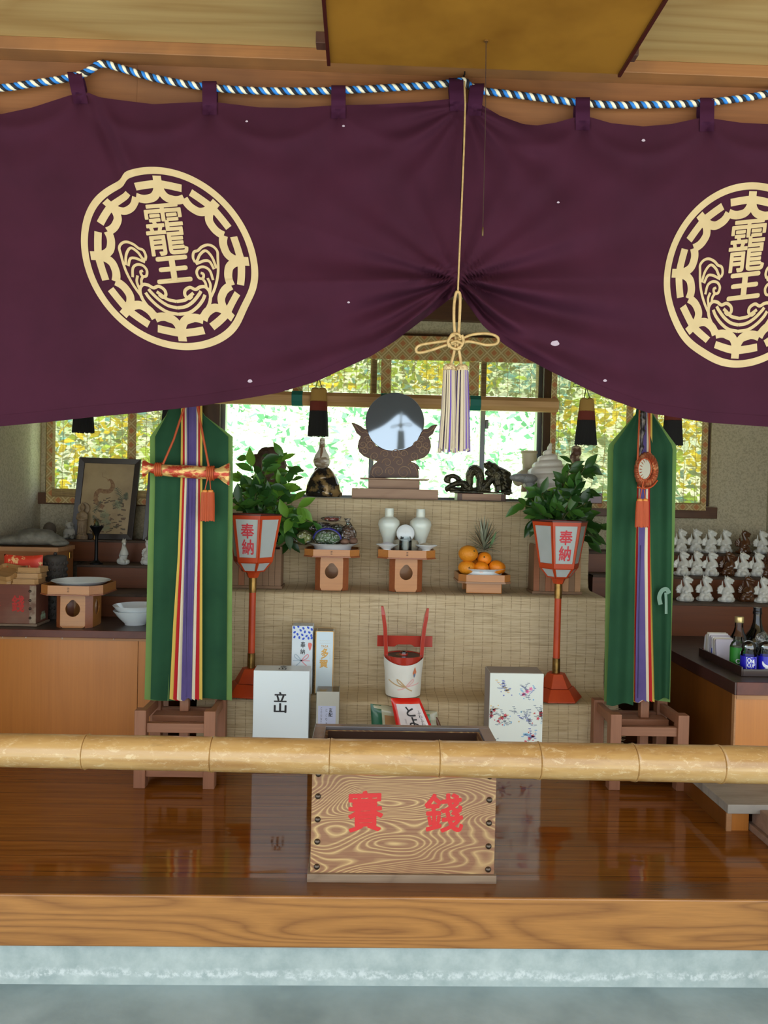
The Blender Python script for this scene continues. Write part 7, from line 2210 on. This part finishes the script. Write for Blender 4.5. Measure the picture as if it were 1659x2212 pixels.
def cushf(s_):
    def f(u, v):
        a, b_ = XX(13, by0 + .13, 1215), XX(96, by0 + .13, 1215)
        zt_, zb2 = ZZ(55, 1197, by0 + .13), bzt + .002
        e_ = (max(0, 1 - (2 * u - 1) ** 6) * max(0, 1 - (2 * v - 1) ** 4)) ** .5
        return V((a + (b_ - a) * u, by0 + .112 + s_ * .014 * e_, zb2 + (zt_ - zb2) * v - .006 * math.sin(u * PI) * v))
    return f
m_cush = mat('red_gold_damask', (206, 58, 34), .4, .1, c2=(230, 180, 120), ns=34, lo=.58, hi=.64)
g = MB().grid(20, 14, cushf(-1)); g.grid(20, 14, cushf(1)); g.build('cushion', m_cush, t, smooth=180)
Yp_ = 3.50
c = V((XX(119, Yp_, 1230), Yp_, LCZ + .001))
t = thing('knobbly_pot', 'dark grey knobbly woven-looking pot beside the brocade cushion', 'pot', c)
hh_ = ZZ(119, 1200, Yp_) - LCZ
g = MB()
k = S(Yp_)
g.lathe([(.001, 0), (20 * k, 0), (22 * k, hh_ * .5), (24 * k, hh_ - 8 * k), (23 * k, hh_ - 2 * k), (18 * k, hh_), (.001, hh_)], 28)
for row in range(9):
    for j in range(18):
        a = 2 * PI * j / 18 + (row % 2) * PI / 18
        r = (20.5 + 3.5 * (row / 9)) * k
        g.ball((math.cos(a) * r, math.sin(a) * r, hh_ * (.08 + .1 * row)), (3.2 * k, 3.2 * k, 4.2 * k), 6)
g.build('knobbly_body', mat('dark_grey_clay', (64, 58, 52), .7), t, smooth=60, local=True)
MB().ball((0, 0, hh_ + 3 * k), (4 * k, 4 * k, 4 * k), 10).build('lid_knob', mat('dark_knob', (50, 44, 42), .6), t, smooth=60, local=True)

# ---- footed tray with plate, stacked bowls
Yt2 = 3.325
tS, zS = sanbo('footed cypress tray with an empty white plate on the dark counter', V((XX(147, Yt2 - .128, 1300), Yt2, LCZ + .001)), .256, .034, .152, .142, drop=.026)
dish('plate', 'empty white plate on the footed tray over the dark counter', 'plate', V((tS.location.x + .006, Yt2, zS + .0005)), .121, .030, .06, m_porc)
qb = WZ(285, 1353, LCZ)
for i in range(2):
    dish('white_bowl', ('lower of two stacked white bowls beside the green banner', 'upper of two stacked white bowls beside the green banner')[i], 'bowl', V((qb.x + .004 * i, qb.y + .05, LCZ + .001 + i * .0235)), .100 if i else .094, .055, .042, m_porc, group=None)

# ---- tray of bottles and jars
m_clr = clearglass('bottle_glass', (.90, .95, .93), .28)
pA_ = WZ(1603, 1461, RCZ); pB_ = WZ(1526, 1418, RCZ)
tx0, ty0, ty1 = pA_.x, max(pA_.y, RY0 + .012), pB_.y
t = thing('serving_tray', 'dark lacquer tray full of bottles and jars on the worktop corner', 'tray', V((tx0 + .15, (ty0 + ty1) / 2, RCZ)))
m_tr = mat('black_brown_tray', (52, 34, 30), .3, coat=.3)
MB().box(tx0, tx0 + .36, ty0, ty1, RCZ + .001, RCZ + .008).build('tray_floor', m_tr, t)
g = MB().box(tx0 - .006, tx0, ty0 - .006, ty1, RCZ + .001, RCZ + .036).box(tx0 + .0003, tx0 + .366, ty0 - .006, ty0 - .0003, RCZ + .001, RCZ + .028).box(tx0 + .0003, tx0 + .366, ty1 - .006, ty1, RCZ + .0085, RCZ + .036).box(tx0 + .36, tx0 + .366, ty0, ty1 - .0065, RCZ + .001, RCZ + .036)
g.build('tray_rim', m_tr, t, bev=.0015)
zt_ = RCZ + .0085
def bottle(name, label, px, py, prof, mt_, capm=None, cap=None, band=None, cat='bottle', inner=None, group=None):
    p = WZ(px, py, zt_)
    t = thing(name, label, cat, V((p.x, p.y, zt_)), group=group)
    k = S(p.y)
    MB().lathe([(r * k, h * k) for r, h in prof], 28, cap=False).build('glass_body', mt_, t, smooth=40, local=True)
    if cap: MB().lathe([(r * k, h * k) for r, h in cap], 24).build('cap', capm, t, smooth=35, local=True)
    if band: MB().lathe([(r * k, h * k) for r, h in band[0]], 28, cap=False).build('paper_label', band[1], t, smooth=40, local=True)
    if inner: MB().lathe([(r * k, h * k) for r, h in inner[0]], 24, cap=True).build('contents', inner[1], t, smooth=40, local=True)
    return t, k, p
def label_word(t, k, r, words, mt_, a0=-PI / 2, name='label_writing'):
    """words: (character, angle offset px, width px, z0 px, z1 px)"""
    g = MB()
    for ch, x, w_, h0, h1 in words:
        def f(u, v, x=x, w_=w_, h0=h0, h1=h1):
            a = a0 + (x + w_ * u) / r
            return V((math.cos(a) * (r + .3) * k, math.sin(a) * (r + .3) * k, (h0 + (h1 - h0) * v) * k))
        write(g, ch, f, .02, n=(0, -.3, 0))
    g.build(name, mt_, t, local=True)
m_wlab = mat('white_label_ink', (236, 238, 244), .4)
bottle('clear_bottle', 'clear glass bottle with a gold cap behind the paper envelopes', 1594, 1425, [(.1, 0), (19, 0), (20, 3), (20, 34), (18, 46), (11, 62), (8.6, 72), (8.2, 86)], m_clr, mat('pale_gold_cap', (206, 186, 130), .3, .7), [(9.2, 82), (9.6, 83), (9.6, 94), (9, 95), (.1, 95)])
bottle('black_bottle', 'tall black glass bottle standing behind the jars', 1633, 1422, [(.1, 0), (28, 0), (29, 4), (29, 34), (25, 48), (14, 64), (9.5, 78), (8.5, 88), (8.2, 104)], mat('black_glass', (10, 10, 12), .06, coat=.6), mat('black_foil_cap', (16, 16, 22), .2), [(9.4, 98), (9.6, 100), (9.2, 104), (8.6, 105), (8.8, 112), (.1, 112)])
m_glab = mat('green_label', (44, 128, 40), .4)
t, k, p = bottle('glass_jar', 'squat clear jar with a bright green label beside the envelopes', 1592, 1440, [(.1, 0), (15, 0), (15.5, 2), (15.5, 46), (12, 54), (9, 57), (9, 66)], m_clr, band=([(15.9, 8), (15.9, 44)], m_glab), inner=([(.1, 1), (14.6, 1), (14.6, 44), (.1, 44)], mat('green_liquid', (52, 92, 34), .3)), cat='jar')
label_word(t, k, 16.2, [('C', 0, 9, 24, 40), ('C', -8, 8, 6 + 4, 20), ('a', 1, 6, 9, 16)], m_wlab, a0=-PI / 2 - .15)
m_blab = mat('blue_label', (30, 24, 176), .35, coat=.3)
jarp = [(.1, 0), (16, 0), (16.6, 2), (16.6, 36), (15.5, 43), (13.5, 47), (13.5, 50), (14.5, 51), (14.5, 53)]
m_lidc = clearglass('plastic_lid', (.85, .83, .88), .55, .1)
lidp = [(15, 51), (15, 55), (13, 62), (7, 67), (.1, 69)]
for i, (px, ws) in enumerate(((1616, [('O', -9, 7, 22, 32), ('N', -2, 5, 22, 29), ('E', 3, 4, 22, 29), ('C', -9, 6, 12, 21), ('U', -3, 5, 12, 19), ('P', 3, 5, 12, 21)]), (1653, [('C', -9, 5, 4, 10), ('U', -4, 5, 4, 10), ('P', 1, 5, 4, 10)]))):
    t, k, p = bottle('cup_jar', ('blue-labelled glass cup jar with framed white lettering at the tray corner', 'blue-labelled glass cup jar with a white swoosh at the frame edge')[i], px, 1450, jarp, m_clr, band=([(17, 2.5), (17, 35)], m_blab), cat='jar', group=None)
    MB().lathe([(r * k, h * k) for r, h in lidp], 28, cap=False).build('dome_lid', m_lidc, t, smooth=40, local=True)
    label_word(t, k, 17.2, ws, m_wlab, a0=-PI / 2 - .08)
    if i == 0:
        g = MB()
        for pts in ((( -11, 33.5), (11, 33.5)), ((11, 33.5), (11, 9)), ((11, 9), (-11, 9)), ((-11, 9), (-11, 33.5))):
            g.ribbon([V(pts[0]), (V(pts[0]) + V(pts[1])) / 2, V(pts[1])], .8, lambda x, y: V((math.cos(-PI / 2 - .08 + x / 17.2) * 17.4 * k, math.sin(-PI / 2 - .08 + x / 17.2) * 17.4 * k, y * k)))
        g.build('label_border', m_wlab, t, local=True)
        g = MB()
        g.ribbon([V((-14, 5)), V((-5, 4.6)), V((4, 4.2)), V((14, 4))], 2.2, lambda x, y: V((math.cos(-PI / 2 + x / 17.2) * 17.4 * k, math.sin(-PI / 2 + x / 17.2) * 17.4 * k, y * k)))
        g.build('red_stripe', mat('pink_red_stripe', (222, 60, 96), .5), t, local=True)
    else:
        g = MB()
        pl_ = smooth_path([V((-13, 24)), V((-10, 17)), V((-3, 13)), V((5, 15)), V((9, 20))], 5)
        g.ribbon(pl_, [2 + 5 * math.sin(PI * q / (len(pl_) - 1)) for q in range(len(pl_))], lambda x, y: V((math.cos(-PI / 2 - .08 + x / 17.2) * 17.4 * k, math.sin(-PI / 2 - .08 + x / 17.2) * 17.4 * k, y * k)))
        g.build('swoosh_print', m_wlab, t, local=True)
bottle('drinking_glass', 'tall clear glass with water behind the second blue jar', 1655, 1432, [(.1, 0), (14, 0), (15, 3), (16, 66), (15, 66.5)], m_clr, inner=([(.1, 1), (13.5, 1), (15, 50), (.1, 50)], clearglass('pale_sake', (.86, .88, .86), .3)), cat='glass')
p = WZ(1641, 1440, zt_)
t = thing('crumpled_cover', 'clear crumpled plastic cap lying between the two blue jars', 'lid', V((p.x, p.y, zt_)))
k = S(p.y)
blobfilm(t, V((p.x, p.y, zt_ + 62 * k)), (11 * k, 9 * k, 12 * k), 31, spikes=(((.6, 0, 1), .5),))
MB().lathe([(6 * k, 0), (6 * k, 50 * k)], 16, (p.x, p.y, zt_)).build('clear_stem', m_clr, t, smooth=40)
p = WZ(1682, 1428, zt_)
t = thing('crystal_bottle', 'faceted clear bottle just entering the frame by the dragons', 'bottle', V((p.x, p.y, zt_)))
MB().lathe([(.1 * k, 0), (17 * k, 0), (17 * k, 60 * k), (13 * k, 75 * k), (13 * k, 92 * k), (8 * k, 100 * k), (.1 * k, 101 * k)], 8, cap=False).build('glass_body', m_clr, t, smooth=10, local=True)
# paper packets standing in a row
pk_ = WZ(1560, 1424, zt_)
m_pk = [mat('packet_white', (222, 220, 224), .6), mat('packet_cream', (206, 198, 186), .6), mat('packet_lilac', (186, 180, 196), .5)]
labs = ('first', 'second', 'third', 'fourth', 'fifth', 'sixth', 'seventh')
rnd = random.Random(6)
for i in range(7):
    y = ty1 - .016 - i * .019
    x = tx0 + .006
    z = zt_
    hgt = (.088, .10, .098, .094, .09, .088, .086)[i]
    t = thing('paper_packet', 'upright paper packet %s from the far end of the bottle tray' % labs[i], 'packet', V((x + .05, y, z)), group='paper packets in the bottle tray')
    mt_ = m_pk[(0, 1, 0, 2, 0, 1, 2)[i]]
    ln = -.012 + .004 * i
    g = MB().loft([[V((x + rnd.uniform(0, .003), y - .0065, z)), V((x + .082, y - .0065, z)), V((x + .082, y + .0065, z)), V((x + rnd.uniform(0, .003), y + .0065, z))], [V((x, y - .006 + ln, z + hgt * .9)), V((x + .082, y - .006 + ln, z + hgt * .9)), V((x + .082, y + .006 + ln, z + hgt * .9)), V((x, y + .006 + ln, z + hgt * .9))], [V((x + .003, y - .002 + ln, z + hgt)), V((x + .08, y - .002 + ln, z + hgt)), V((x + .08, y + .003 + ln, z + hgt)), V((x + .003, y + .003 + ln, z + hgt))]])
    g.build('packet', mt_, t, bev=.001)
    if i in (0, 4):
        MB().box(x - .0006, x - .0002, y - .0035, y + .0035, z + .012, z + .045 if i == 4 else z + .028).build('printed_mark', mat('red_stamp', (190, 36, 40), .5) if i == 0 else m_blue, t)
